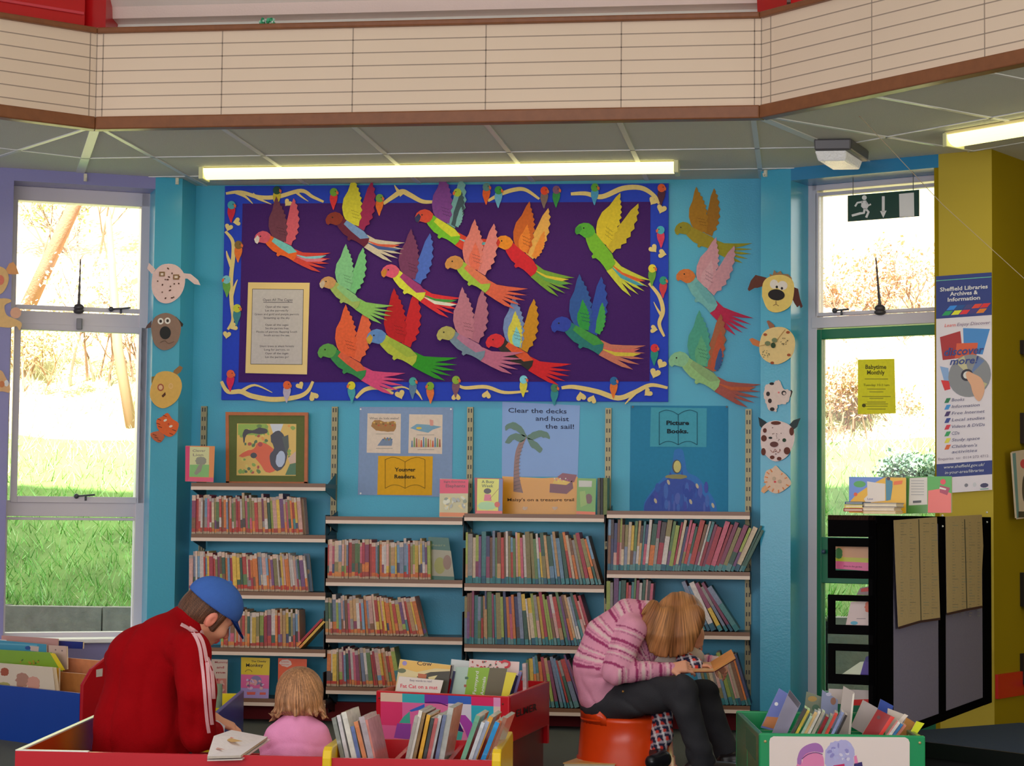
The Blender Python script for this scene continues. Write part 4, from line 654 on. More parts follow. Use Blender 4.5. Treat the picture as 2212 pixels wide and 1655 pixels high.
for i in range(8): ppoly(mb, BACK, ell(1198+i*4, 1034+(i % 3)*3, 1.6, 1.6, 6), c(*((200, 190, 180), (160, 60, 110), (210, 180, 60))[i % 3]), .005)
mb.build('treasure_chest', M_GLOSS, t)
mb = MB(); NV = c(40, 50, 80)
letter(mb, BACK, 1161, 888, 'Clear the decks', 10, NV, .004, 126, ang=1, bold=.01); letter(mb, BACK, 1193, 905, 'and hoist', 10, NV, .004, 72, ang=1, bold=.01); letter(mb, BACK, 1209, 922, 'the sail!', 10, NV, .004, 62, ang=1, bold=.01); letter(mb, BACK, 1168, 1080, "Maisy's on a treasure trail", 6.5, c(70, 44, 20), .004, 144, bold=.01)
ppoly(mb, BACK, wob(ell(1134, 1098, 6, 4, 10), 1), c(196, 170, 150), .004); ppoly(mb, BACK, wob(ell(1199, 1098, 6, 4, 10), 1, 4), c(196, 170, 150), .004); mb.build('lettering', M_CARD, t)
# picture books poster
t = thing('poster', 'blue poster with the Picture Books sign above a tall blue mound', 'poster', BACK.px(1468, 1105))
mb = MB(); ppoly(mb, BACK, [(1362, 876), (1573, 877), (1573, 1112), (1360, 1112)], c(34, 112, 150, 1.0), .002, .001); mb.build('sheet', M_CARD, t)
mb = MB(); ppoly(mb, BACK, [(1406, 880), (1527, 882), (1526, 966), (1404, 965)], c(60, 138, 160, 1.0), .0035); mb.build('sign_sheet', M_CARD, t)
mb = MB(); openbook(mb, 1424, 1506, 888, 961, c(22, 70, 90), 1.3); letter(mb, BACK, 1464, 914, 'Picture', 9, c(14, 30, 40), .006, 49, bold=.035); letter(mb, BACK, 1464, 932, 'Books.', 9, c(14, 30, 40), .006, 46, bold=.035); mb.build('lettering', M_CARD, t)
mb = MB(); o1 = smooth_line([(1390, 1112), (1392, 1085), (1410, 1058), (1430, 1034), (1448, 1020), (1454, 990), (1458, 972), (1474, 972), (1480, 995), (1486, 1020), (1508, 1032), (1530, 1060), (1545, 1085), (1550, 1112)], 4)
ppoly(mb, BACK, o1, c(50, 104, 168), .003); ppoly(mb, BACK, [(1460+(x-1466)*.9, 1112-(1112-y)*.88) if y > 1000 else (1462+(x-1466)*.5, 1034) for x, y in o1], c(56, 76, 150), .0036)
r5 = random.Random(11)
for i in range(34): x = r5.uniform(1408, 1530); y = r5.uniform(1052, 1098); ppoly(mb, BACK, ell(x, y, r5.uniform(2, 6), r5.uniform(8, 18), 10), c(*r5.choice([(50, 70, 146), (66, 96, 164), (64, 72, 150), (54, 84, 156), (78, 92, 160)])), .004+i*.00003)
for x, y in ((1416, 1082), (1506, 1050), (1444, 1042), (1540, 1092), (1492, 1084)): ppoly(mb, BACK, ell(x, y, 3, 6, 8, rot=-20), c(170, 160, 140), .0052)
ppoly(mb, BACK, wob(ell(1461, 1030, 24, 5, 16), .8), c(130, 124, 84), .0054); ppoly(mb, BACK, ell(1462, 1008, 10, 15, 16), c(80, 80, 80), .0055); ppoly(mb, BACK, ell(1463, 1008, 8, 13, 16), c(178, 170, 110), .006)
mb.build('painted_mound', M_CARD, t)
mb = MB()
for x, y in ((1367, 879), (1570, 879)): ppoly(mb, BACK, ell(x, y, 2.5, 2.5, 8), c(30, 50, 60), .005)
mb.build('pin', M_METAL, t)
# ================================================================== shelving
SF = -0.285                                   # front of the shelves
STL = c(120, 112, 84, .9)
bays = [('first', 'the leftmost bay'), ('second', 'the second bay'), ('third', 'the third bay'), ('fourth', 'the right-hand bay')]
for i, (x, yt) in enumerate(((443, 878), (725, 879), (1017, 880), (1315, 882), (1617, 884))):
    P0 = BACK.px(x, yt); mb = MB(); mb.box((P0[0]-.016, -.022, .02), (P0[0]+.016, -.0, P0[2]), STL)
    for k in range(int(P0[2]/.05)):
        for s in (-1, 1): mb.box((P0[0]+s*.007-.0035, -.0228, P0[2]-.03-k*.05), (P0[0]+s*.007+.0035, -.0215, P0[2]-.008-k*.05), c(50, 50, 48))
    mb.build('shelving_upright', M_STEEL, label=('leftmost slotted steel shelf upright, above the small face-out book', 'slotted steel upright between the framed picture and the blue grey poster', 'slotted steel upright between the pink and the yellow display books', 'slotted steel upright left of the Picture Books poster', 'rightmost slotted steel upright beside the right teal pier')[i], cat='upright', group='slotted shelving uprights')
BL = c(22, 22, 24); BROWN = c(104, 70, 46); CREAM = c(206, 176, 160, 1.0)
rows_y = [[(413, 703, y) for y in (1044.5, 1155.5, 1279, 1401.5, 1510)], [(704, 999, y) for y in (1117.5, 1252.5, 1375.5, 1487)], [(1003, 1305, y) for y in (1111.5, 1263, 1395, 1530)], [(1311, 1620, y) for y in (1105.5, 1235, 1364.5, 1523)]]
ordn = ['top', 'second', 'third', 'fourth', 'bottom']
SHZ = {}
def shelf(b, r, x0, x1, y):
    z = ony((x0+x1)/2, y, SF)[2]; X0 = ony(x0, y, SF)[0]; X1 = ony(x1, y, SF)[0]; SHZ[b, r] = (X0, X1, z)
    nm = 'top' if r == 0 else ('lowest' if r == len(rows_y[b])-1 else ordn[r])
    t = thing('wall_shelf', nm+' metal shelf with brown and cream edge in '+bays[b][1]+' of the wall', 'shelf', ((X0+X1)/2, -.14, z-.03), 'metal wall shelves')
    MB().box((X0, SF+.006, z-.022), (X1, -.024, z), c(66, 60, 56)).build('shelf_board', M_METAL, t)
    MB().box((X0, SF, z-.018), (X1, SF+.006, z+.002), BROWN).build('upper_edge_strip', M_METAL, t)
    MB().box((X0, SF-.003, z-.036), (X1, SF+.006, z-.018), CREAM).build('lower_edge_strip', M_METAL, t)
    for X in (X0+.002, X1-.005):
        mb = MB(); h = .085 if b == 0 or r == 0 else .12
        mb.prism([(X, -.024, z-h), (X, SF+.03, z-.04), (X, SF+.01, z-.02), (X, -.024, z+.06 if b == 0 else z+.03)], (.003, 0, 0), c(20, 50, 60) if b == 0 and r == 0 else BL); mb.build('bracket', M_METAL, t)
for b in range(4):
    for r, (x0, x1, y) in enumerate(rows_y[b]): shelf(b, r, x0, x1, y)
for i, (x, yt, lb) in enumerate(((704, 1105, 'tall black end panel between the first and second bays'), (1002, 1106, 'tall black end panel between the second and third bays'), (1308, 1108, 'tall black end panel between the third and fourth bays'))):
    q = ony(x, yt+20, SF+.02); mb = MB(); zt = q[2]+.03
    for z0, z1 in ((zt-.13, zt), (zt-.42, zt-.17), (zt-.75, zt-.5), (zt-1.0, zt-.82)): mb.box((q[0]-.004, SF+.02, z0), (q[0]-.001, SF+.13, z1), BL)
    mb.box((q[0]-.004, -.13, .05), (q[0]-.001, -.024, zt), BL); mb.build('end_panel', M_METAL, label=lb, cat='shelf end panel', group='black shelf end panels')
# ------------------------------------------------------------------ books on the shelves
PAL = [('red', (170, 44, 40)), ('crimson', (150, 30, 50)), ('orange', (206, 104, 36)), ('tan', (180, 138, 90)), ('yellow', (206, 168, 50)), ('cream', (196, 176, 148)), ('pale pink', (200, 150, 142)), ('grey blue', (104, 120, 150)), ('sky blue', (96, 140, 176)), ('navy', (44, 52, 96)), ('green', (74, 112, 60)), ('lime green', (140, 160, 60)), ('dark green', (30, 74, 60)), ('purple', (96, 56, 110)), ('plum', (120, 44, 80)), ('brown', (104, 66, 42)), ('olive', (126, 116, 66)), ('white', (196, 188, 184)), ('grey', (130, 126, 124)), ('teal', (44, 110, 116)), ('pink', (190, 76, 104)), ('charcoal', (52, 46, 50))]
PAL = [(n_, tuple(v*.78+g*.22 for v, g in zip(q_, (150, 130, 116)))) for n_, q_ in PAL]
ORD1 = ['', 'first', 'second', 'third', 'fourth', 'fifth', 'sixth', 'seventh', 'eighth', 'ninth', 'tenth', 'eleventh', 'twelfth', 'thirteenth', 'fourteenth', 'fifteenth', 'sixteenth', 'seventeenth', 'eighteenth', 'nineteenth']
def ordinal(n):
    if n < 20: return ORD1[n]
    t = {2: 'twent', 3: 'thirt', 4: 'fort', 5: 'fift', 6: 'sixt'}[n//10]; return t+'ieth' if n % 10 == 0 else t+'y-'+ORD1[n % 10]
def bookmesh(mb, X, Yf, z, t, h, d, th, spine, bands, cover, pages):
    """upright book: X left edge of the spine, Yf spine face, leaning by th (positive = top to the right)"""
    ca, sa = math.cos(th), math.sin(th)
    if th > 0: bx = X+t*ca*1; 
    def P(a, y, b):         # a across the thickness, b up
        if th <= 0: return (X+a*ca+b*sa, y, z+b*ca-a*sa)
        return (X+t*ca-(t-a)*ca+b*sa, y, z+b*ca+(t-a)*sa)
    lv = [0]+[b_[0]*h for b_ in bands]+[h]; cl = [b_[1] for b_ in bands]+[spine]
    for i in range(len(lv)-1):
        a0, a1 = lv[i], lv[i+1]; col = cl[i]
        mb.add([P(0, Yf, a0), P(t, Yf, a0), P(t, Yf+d, a0), P(0, Yf+d, a0), P(0, Yf, a1), P(t, Yf, a1), P(t, Yf+d, a1), P(0, Yf+d, a1)], [(0, 1, 5, 4), (1, 2, 6, 5), (3, 0, 4, 7), (2, 3, 7, 6)]+([(3, 2, 1, 0)] if i == 0 else [])+([(4, 5, 6, 7)] if i == len(lv)-2 else []), [col, cover, cover, pages]+([pages] if i == 0 else [])+([pages] if i == len(lv)-2 else []))
def row(b, r, xa, xb, lean0, lean1, th_px, hgt, seed, kind, low, hi=None, jit=.075, zr=None, power=1.0, start=0, colw=None):
    rr = random.Random(seed); X0, X1, z = SHZ[b, r]; z += .0025; yb = rows_y[b][r][2]; x = ony(xa, yb, SF+.01)[0]; xe = ony(xb, yb, SF+.01)[0]; n = start; prev = None; L = xe-x; x_s = x
    grp = ('thin reading paperbacks on the ' if kind == 'paperback_book' else 'picture books on the ')+('lowest' if r == len(rows_y[b])-1 and b else ordn[r])+' shelf of '+bays[b][1]
    place = ordn[r]+' shelf of '+bays[b][1]
    while x < xe-.004:
        f = (x-x_s)/L; th = lean0+(lean1-lean0)*f**power+rr.uniform(-.006, .006)
        if prev is not None and th < 0 and th > prev: th = min(th, prev+.004)
        t = th_px/413*rr.choice([.7, .85, 1, 1, 1.15, 1.4, 1.75]); h = (hgt+rr.uniform(-hgt*jit, hgt*jit*.6))/413
        if rr.random() < .06: h *= 1.06
        d = min(.19, h*.72)*rr.uniform(.85, 1)
        nm, col = rr.choice(PAL if colw is None else colw); nm2, col2 = rr.choice(PAL); sp = c(*col, rr.uniform(.7, 1.0)); pg = c(196, 178, 154, rr.uniform(.8, 1.1))
        if kind == 'paperback_book':
            bands = [(rr.uniform(.04, .07), c(176, 150, 124, .7)), (rr.uniform(.13, .18), c(*rr.choice([(170, 50, 36), (190, 120, 60), (180, 90, 40), (150, 60, 50)]), .9))]
            if rr.random() < .5: bands.append((rr.uniform(.3, .45), c(*col2, .9)))
            bands.append((rr.uniform(.86, .92), sp)); top = c(*rr.choice([(190, 172, 160), (176, 150, 120), (160, 146, 140), (200, 170, 150)]), .85)
            bookmesh_args = (top, bands)
        else:
            bands = [(rr.uniform(.1, .15), c(*rr.choice([(40, 110, 116), (60, 124, 130), (40, 90, 110), (90, 130, 130)]), .8))]
            if rr.random() < .45: bands.append((rr.uniform(.35, .7), sp)); top = c(*col2, .9)
            else: top = sp
            bookmesh_args = (top, bands)
        gap = 0.0006
        if prev is not None and th < prev: x += h*math.sin(prev-th)*.9
        mb = MB(); bookmesh(mb, x, SF+.012+rr.uniform(0, .012), z, t, h, d, th, bookmesh_args[0], bookmesh_args[1], c(*col, .9), pg)
        n += 1
        mb.build(kind, M_SPINE, origin=(x, SF+.02, z), label='%s %s, %s from left, %s' % (nm, 'thin paperback' if kind == 'paperback_book' else 'picture book', ordinal(n), place), cat='paperback' if kind == 'paperback_book' else 'picture book', group=grp)
        x += t/math.cos(th)+gap
        if th > 0 and prev is not None and th > prev: x += 0
        prev = th
    return x, n
WARM = [PAL[i] for i in (0, 0, 1, 2, 2, 3, 4, 4, 5, 6, 7, 8, 10, 13, 14, 15, 17, 20, 11, 16, 12)]
row(0, 1, 413, 648, 0, -.10, 4.9, 82, 1, 'paperback_book', 0, colw=WARM); row(0, 2, 407, 664, -.02, -.12, 4.9, 82, 2, 'paperback_book', 0, colw=WARM); row(0, 3, 476, 646, 0, -.04, 4.9, 82, 3, 'paperback_book', 0, colw=WARM)
row(1, 1, 706, 925, 0, -.03, 4.9, 82, 4, 'paperback_book', 0, colw=WARM); row(1, 2, 702, 908, -.03, -.24, 4.8, 82, 5, 'paperback_book', 0, colw=WARM, power=1.5); row(1, 3, 704, 862, 0, -.2, 5.0, 82, 6, 'paperback_book', 0, colw=WARM)
row(2, 1, 1005, 1300, 0, -.30, 5.5, 106, 7, 'picture_book', 0, jit=.1, power=2.2); row(2, 2, 1002, 1282, 0, -.30, 5.6, 108, 8, 'picture_book', 0, jit=.1, power=1.5); row(2, 3, 1140, 1262, -.05, -.36, 5.7, 106, 9, 'picture_book', 0, jit=.1)
row(3, 1, 1312, 1606, .01, .46, 5.7, 104, 10, 'picture_book', 0, jit=.1, power=1.3); row(3, 2, 1309, 1400, .0, .08, 5.7, 104, 12, 'picture_book', 0, jit=.1); row(3, 2, 1516, 1602, -.40, -.62, 6.0, 108, 13, 'picture_book', 0, jit=.06, start=20); row(3, 3, 1520, 1624, -.22, -.30, 5.5, 106, 14, 'picture_book', 0, jit=.12)
# books standing at the ends of rows with their covers showing
def coverbook(label, name, quad, d, side, front, arts=(), Yb=None, thick=.012, group=None, lay=None):
    """a book seen cover-on: quad = 4 pixel corners (bl, br, tr, tl) on the plane Y = d"""
    P = d if isinstance(d, Plane) else Plane((0, d), 0); t = thing(name, label, 'book', P.px(*quad[0]), group)
    mb = MB(); mb.slab([P.px(*q) for q in quad], P.n, .0015, front, side); mb.build('cover', M_GLOSS, t)
    mb = MB(); pc = [P.shift(-.0015).px(*q) for q in quad]; cen = sum(pc)/4; mb.slab([cen+(q-cen)*.97+np.array([0, 0, .0]) for q in pc], P.n, thick, c(196, 180, 150)); mb.build('pages', M_CARD, t)
    mb = MB(); mb.slab([P.shift(-.0015-thick).px(*q) for q in quad], P.n, .0015, side); mb.build('back_cover', M_GLOSS, t)
    if arts:
        mb = MB()
        for i, a in enumerate(arts):
            if a[0] == 'T': letter(mb, P, a[1], a[2], a[3], a[4], c(*a[5]), .0012, a[6] if len(a) > 6 else None, ang=a[7] if len(a) > 7 else 0, bold=.01)
            else: ppoly(mb, P, a[0], c(*a[1]), .0004+.0002*i, .0002)
        mb.build('cover_print', M_GLOSS, t)
    return t
def blobs(cx, cy, rx, ry, n, cols, seed, s=3): 
    r_ = random.Random(seed); return [(wob(ell(cx+r_.uniform(-rx, rx), cy+r_.uniform(-ry, ry), s*r_.uniform(.6, 1.6), s*r_.uniform(.5, 1.2), 8, rot=r_.uniform(0, 180)), s*.15, i), r_.choice(cols)) for i in range(n)]
coverbook('dark green book with a pale picture, end of the second shelf, second bay', 'picture_book', [(930, 1253), (982, 1255), (969, 1162), (925, 1160)], -.22, c(20, 70, 56), c(20, 84, 66), [([(930, 1187), (974, 1190), (981, 1246), (932, 1244)], (140, 134, 110)), (ell(950, 1222, 12, 18), (130, 128, 40)), (ell(966, 1215, 9, 16), (120, 90, 70)), ('T', 947, 1178, 'Bears', 5, (110, 130, 90), 30)])
coverbook('dark jungle patterned book leaning at the end of the third shelf in the second bay', 'picture_book', [(908, 1377), (925, 1376), (896, 1297), (880, 1300)], -.25, c(30, 50, 60), c(40, 74, 60), [(ell(902, 1330, 5, 12), (60, 100, 60)), (ell(914, 1364, 7, 6), (80, 50, 110))])
coverbook('dark brown cover of the last book on the second shelf of the leftmost bay', 'picture_book', [(648, 1155), (660, 1155), (655, 1078), (641, 1078)], -.24, c(60, 50, 40), c(110, 84, 50), [(rect(644, 1095, 654, 1130), (130, 100, 50))])
coverbook('dark blue cover of the last book on the third shelf of the leftmost bay', 'picture_book', [(664, 1277), (676, 1278), (668, 1196), (655, 1196)], -.24, c(30, 50, 70), c(40, 60, 80), [(ell(666, 1235, 3, 5), (120, 90, 50))])
mb = MB(); X0, X1, z = SHZ[0, 3]
q0 = ony(646, 1400, SF+.02); ang = math.radians(43)
for i, (nm, col, lb) in enumerate((('slanted', (190, 150, 60), 'yellow paperback lying slanted at the end of the fourth shelf, leftmost bay'), ('b', (150, 40, 50), 'red paperback slanted on top of the yellow one, leftmost bay'))):
    mb = MB(); bookmesh(mb, q0[0]-.0+(-.014 if i else 0), SF+.015, z+.004+(.010 if i else 0), .012, .19, .13, ang, c(*col), [(.15, c(190, 120, 60))], c(*col), c(190, 175, 150)); mb.build('paperback_book', M_SPINE, label=lb, cat='paperback')
coverbook('pale paperback with red title, cover out, beside the red tracksuit sleeve', 'picture_book', [(455, 1500), (490, 1502), (492, 1425), (457, 1424)], -.24, c(190, 170, 160), c(190, 170, 158), [('T', 478, 1431, 'Mummy', 4, (150, 40, 50), 28), ('T', 476, 1442, 'and', 5, (150, 40, 50), 16), ('T', 477, 1453, 'me', 5, (150, 40, 50), 20), (rect(460, 1466, 489, 1500), (190, 120, 110))]+blobs(475, 1482, 10, 14, 12, [(180, 100, 110), (200, 160, 150), (170, 60, 80)], 2), group='face-out books on the bottom shelf')
coverbook('yellow and pink book titled The Cheeky Monkey, cover out on the bottom shelf', 'picture_book', [(520, 1509), (580, 1511), (583, 1422), (521, 1420)], -.24, c(150, 110, 60), c(206, 170, 40), [([(520.5, 1457), (581.5, 1459), (580.6, 1495), (520, 1493)], (200, 90, 140)), ([(520.3, 1486), (580.5, 1488), (580, 1510), (520.2, 1509)], (150, 130, 180)), ('T', 559, 1429, 'The Cheeky', 4, (60, 50, 40), 32), ('T', 550, 1437.5, 'Monkey', 7.5, (40, 36, 40), 37), (stroke(ell(537, 1452, 7, 5, 12, 180, 360), 1), (90, 60, 40)), (ell(553, 1470, 12, 10), (120, 110, 150)), (ell(549, 1474, 7, 6), (200, 140, 140)), ([(533, 1495), (552, 1495), (551, 1501), (534, 1501)], (206, 84, 70)), ([(561, 1496), (574, 1496), (574, 1501), (561, 1501)], (206, 84, 70))]+blobs(550, 1478, 18, 10, 20, [(190, 160, 190), (140, 120, 160), (206, 150, 150), (110, 90, 120)], 4), group='face-out books on the bottom shelf')
coverbook('orange book with a white cloud shaped title, behind the toddler', 'picture_book', [(600, 1511), (661, 1512), (663, 1424), (601, 1422)], -.24, c(160, 60, 30), c(210, 76, 36), [(wob(ell(617, 1433, 14, 8, 14), 1.5), (206, 170, 160)), ('T', 616, 1430, 'Little', 3, (200, 90, 60), 16), ('T', 616, 1436, 'Stories', 3, (200, 90, 60), 18)], group='face-out books on the bottom shelf')
# things on the top shelves
def onrow(b, r): return SHZ[b, r][2]
coverbook('small pink and orange book with a grey creature, on the top shelf far left', 'picture_book', [(400, 1040), (461, 1042), (464, 964), (401, 963)], -.26, c(180, 50, 90), c(206, 120, 60), [([(400.5, 964), (411, 964), (409, 1040), (400.5, 1040)], (190, 40, 90)), ([(410, 965), (452, 966), (451, 1031), (409, 1030)], (180, 180, 130)), ([(410, 1004), (452, 1004), (451, 1031), (409, 1030)], (110, 160, 90)), ('T', 430, 974, 'Clever', 5, (110, 100, 90), 28), ('T', 428, 983, 'Lion', 5.5, (110, 100, 90), 22), (wob(ell(434, 996, 12, 9), 1), (120, 120, 104)), (wob([(430, 1004), (438, 1002), (434, 1018), (424, 1026), (420, 1024)], 1), (124, 120, 104)), ([(409, 1031), (461, 1032), (461, 1041), (405, 1040)], (206, 70, 100))])
FP = Plane((0, -.06), 0); t = thing('framed_picture', 'framed jungle picture with wide green mount leaning on the wall', 'picture', FP.px(577, 1042))
mb = MB(); F4 = [(487, 890), (665, 891), (664, 1044), (488, 1043)]; IN = [(494, 897), (658, 898), (657, 1044), (495, 1043)]
for i in range(4):
    if i == 2: continue
    j = (i+1) % 4; mb.slab([FP.px(*F4[i]), FP.px(*F4[j]), FP.px(*IN[j]), FP.px(*IN[i])], FP.n, .022, c(158, 84, 36))
mb.slab([FP.px(488, 1040), FP.px(664, 1041), FP.px(664, 1047), FP.px(488, 1046)], FP.n, .022, c(150, 80, 34)); mb.build('frame', M_WOOD, t)
mb = MB(); mb.slab([FP.px(x, y, -.004) for x, y in IN], FP.n, .004, c(84, 92, 48)); mb.build('mount', M_CARD, t)
mb = MB(); K = lambda pts, col, o: ppoly(mb, FP, pts, c(*col), -.0035+o*.0003, .0003)
K([(512, 915), (640, 916), (639, 1028), (511, 1027)], (190, 156, 70), 0); K([(514, 916), (576, 916), (582, 940), (514, 940)], (120, 150, 50), 1); K([(583, 916), (612, 916), (606, 932), (590, 936)], (176, 180, 190), 2)
K(wob(smooth_line([(525, 935), (530, 927), (545, 930), (560, 924), (577, 928), (576, 936), (560, 938), (545, 936), (532, 940), (527, 958), (524, 940)], 3), .4), (40, 36, 44), 3)
K(wob(smooth_line([(516, 985), (530, 975), (548, 970), (560, 955), (585, 965), (600, 985), (596, 1015), (575, 1020), (560, 1000), (545, 985), (524, 988)], 3), .6), (190, 74, 30), 3); K(ell(548, 984, 7, 6), (40, 40, 50), 4); K(ell(562, 960, 5, 5), (150, 40, 40), 4)
K(wob(smooth_line([(585, 940), (600, 930), (612, 940), (618, 960), (620, 990), (612, 1010), (598, 1018), (586, 1005), (582, 985), (592, 968), (586, 955)], 3), .8), (36, 38, 52), 5); K(wob(ell(606, 992, 10, 18, 18, rot=10), .6), (150, 162, 186), 6); K(wob([(610, 944), (622, 940), (624, 966), (618, 980)], 1), (50, 60, 56), 6)
for i, (p, q) in enumerate(blobs(575, 970, 60, 52, 70, [(200, 150, 60), (110, 140, 50), (60, 90, 50), (206, 130, 50), (190, 170, 80), (150, 60, 40), (80, 110, 40)], 8, 4)):
    if all(512 < a < 640 and 915 < b < 1028 for a, b in p) and not (584 < sum(a for a, b in p)/len(p) < 622): K(p, q, 2.2+i*.01)
K([(622, 990), (639, 975), (639, 1000), (626, 1002)], (180, 150, 130), 5); K([(626, 1003), (639, 1000), (639, 1026), (616, 1026)], (40, 90, 50), 5)
mb.build('picture_print', M_GLOSS, t)
gr = 'display books standing on the top shelves'
coverbook('pink topped book titled Elephants, cover out on the top shelf', 'picture_book', [(949, 1117), (1010, 1118), (1012, 1036), (950, 1034)], -.24, c(150, 130, 80), c(176, 170, 130), [([(950, 1035), (1012, 1036), (1011, 1066), (949.6, 1066)], (206, 40, 76)), ('T', 982, 1041, 'Eight Enormous', 4, (90, 20, 40), 46), ('T', 984, 1050, 'Elephants', 6.5, (90, 20, 40), 42), ([(949.5, 1107), (1010, 1108), (1010, 1117), (949, 1116)], (206, 110, 50))]+blobs(982, 1086, 24, 13, 26, [(150, 154, 150), (190, 190, 170), (120, 130, 110), (200, 180, 120)], 9, 4), group=gr)
coverbook('yellow fronted book titled A Busy Week with a child fishing', 'picture_book', [(1026, 1110), (1085, 1111), (1087, 1034), (1025, 1032)], -.22, c(120, 30, 40), c(150, 36, 44), [([(1031, 1034), (1078, 1035), (1076, 1104), (1030, 1103)], (206, 196, 90)), ([(1078, 1035), (1086, 1035), (1085, 1108), (1077, 1107)], (90, 110, 160)), ('T', 1054, 1041, 'A Busy', 6, (60, 80, 40), 27), ('T', 1053, 1050, 'Week', 6.5, (60, 80, 40), 25), (ell(1053, 1061, 8, 6), (60, 50, 50)), ([(1047, 1068), (1060, 1068), (1062, 1082), (1045, 1082)], (210, 100, 120)), (stroke([(1058, 1078), (1077, 1056)], 1), (150, 110, 60)), (wob(ell(1052, 1093, 20, 9), 1), (150, 190, 140)), (ell(1074, 1090, 6, 6), (190, 80, 60)), ([(1030, 1103), (1085, 1104), (1085, 1110), (1027, 1110)], (200, 90, 80))], group=gr)
coverbook('green book with a brown figure, cover out right of the pirate poster', 'picture_book', [(1245, 1111), (1286, 1113), (1288, 1034), (1247, 1033)], -.22, c(60, 100, 40), c(90, 140, 50), [([(1250, 1038), (1279, 1039), (1278, 1052), (1250, 1052)], (170, 170, 160)), (wob(ell(1272, 1078, 7, 11), .8), (90, 44, 40)), ([(1252, 1062), (1264, 1060), (1268, 1090), (1254, 1096)], (120, 150, 60)), ([(1245, 1104), (1286, 1106), (1286, 1112), (1245, 1111)], (206, 90, 40))], group=gr)
for i, (x, col, w, lb) in enumerate(((1290, (90, 84, 60), .014, 'brown grey book standing edge-on beside the green display book'), (1297, (30, 34, 34), .012, 'black book standing edge-on at the right of the third bay top'), (1303, (96, 110, 50), .02, 'olive green book standing edge-on against the fourth upright'))):
    q = ony(x, 1112, -.2); mb = MB(); bookmesh(mb, q[0], -.2, onrow(2, 0)+.0025, w, .19, .14, 0, c(*col), [(.95, c(*col, .9))], c(*col), c(200, 190, 160)); mb.build('picture_book', M_SPINE, label=lb, cat='book', group=gr)
# ================================================================== outside the windows
r9 = random.Random(21)
mb = MB(); wy = 1.25
for i in range(24): x0 = -7+i*.62; mb.box((x0, wy+.1, -.6), (x0+.62, wy+.2, .50), c(60, 60, 54, .5)); k = r9.uniform(.85, 1.15); mb.box((x0, wy, -.6), (x0+.61, wy+.2, .525+r9.uniform(-.006, .006)), c(96, 94, 82, k*1.3))
mb.build('garden_retaining_kerb', mat('weathered_concrete', .95, vary=.35, vscale=14, bump=.5, bscale=40), label='low grey concrete retaining wall outside the windows', cat='retaining wall')
MB().box((-9, .3, -.7), (9, 1.3, -.1), c(120, 116, 104)).build('outside_paving', M_MATTE, kind='structure')
nx, ny = 90, 60; mb = MB(); vs = []; fs = []
def hill_z(x, y): d = y-wy-.1; return .49+.47*d+min(1, max(0, d))*(.05*math.sin(x*1.7+y)+.04*math.sin(y*2.3+x*.6))-max(0, d-9)*.2
for j in range(ny+1):
    for i in range(nx+1):
        x = -12+24*i/nx; y = wy+.1+17*(j/ny)**1.4; vs.append((x, y, hill_z(x, y)+r9.uniform(-.02, .02)*(j > 2)))
for j in range(ny):
    for i in range(nx): a = j*(nx+1)+i; fs.append((a, a+1, a+nx+2, a+nx+1))
mb.add(vs, fs, [c(88, 112, 54) if vs[f[0]][1] < 3.6 else (c(150, 128, 100) if (f[0]*7919 % 10) > 3 else c(130, 126, 84)) for f in fs])
mb.build('hillside', mat('leaf_litter', .95, vary=.5, vscale=3, bump=1, bscale=8), kind='structure', smooth=True)
rn = np.random.RandomState(4); N_ = 34000; gx = rn.uniform(-5.2, 4.6, N_); gy = wy+.13+4.2*rn.rand(N_)**1.5; keep = ((gx < -1.2) | (gx > .9)) & ~((gx > 2.9) & (gy < 4.8)); gx, gy = gx[keep], gy[keep]; N_ = len(gx)
gh = rn.uniform(.05, .13, N_); ga = rn.uniform(0, 6.28, N_); lean = rn.uniform(-.09, .09, (N_, 2)); gz = np.array([hill_z(x, y) for x, y in zip(gx, gy)])-.02
V = np.empty((N_, 3, 3)); w_ = .005; V[:, 0] = np.stack([gx-w_*np.cos(ga), gy-w_*np.sin(ga), gz], 1); V[:, 1] = np.stack([gx+w_*np.cos(ga), gy+w_*np.sin(ga), gz], 1); V[:, 2] = np.stack([gx+lean[:, 0], gy+lean[:, 1], gz+gh], 1)
me = bpy.data.meshes.new('grass'); me.from_pydata(V.reshape(-1, 3).tolist(), [], [(3*i, 3*i+1, 3*i+2) for i in range(N_)]); at = me.color_attributes.new('Col', 'FLOAT_COLOR', 'CORNER')
gc = np.array([c(100, 148, 62), c(126, 172, 92), c(78, 120, 50), c(156, 184, 126), c(156, 160, 112)])[rn.choice(5, N_, p=[.34, .3, .2, .1, .06])]; gc[(gy > 3.5)] = c(190, 190, 150); at.data.foreach_set('color', np.repeat(gc, 3, 0).astype(np.float32).ravel()); me.materials.append(mat('grass_blade', .7)); ob = bpy.data.objects.new('grass', me); COL.objects.link(ob)  # far blades painted pale for full sunlight beyond the building's shadow
ob['kind'] = 'stuff'; ob['label'] = 'bright green grass covering the bank behind the windows'; ob['category'] = 'grass'
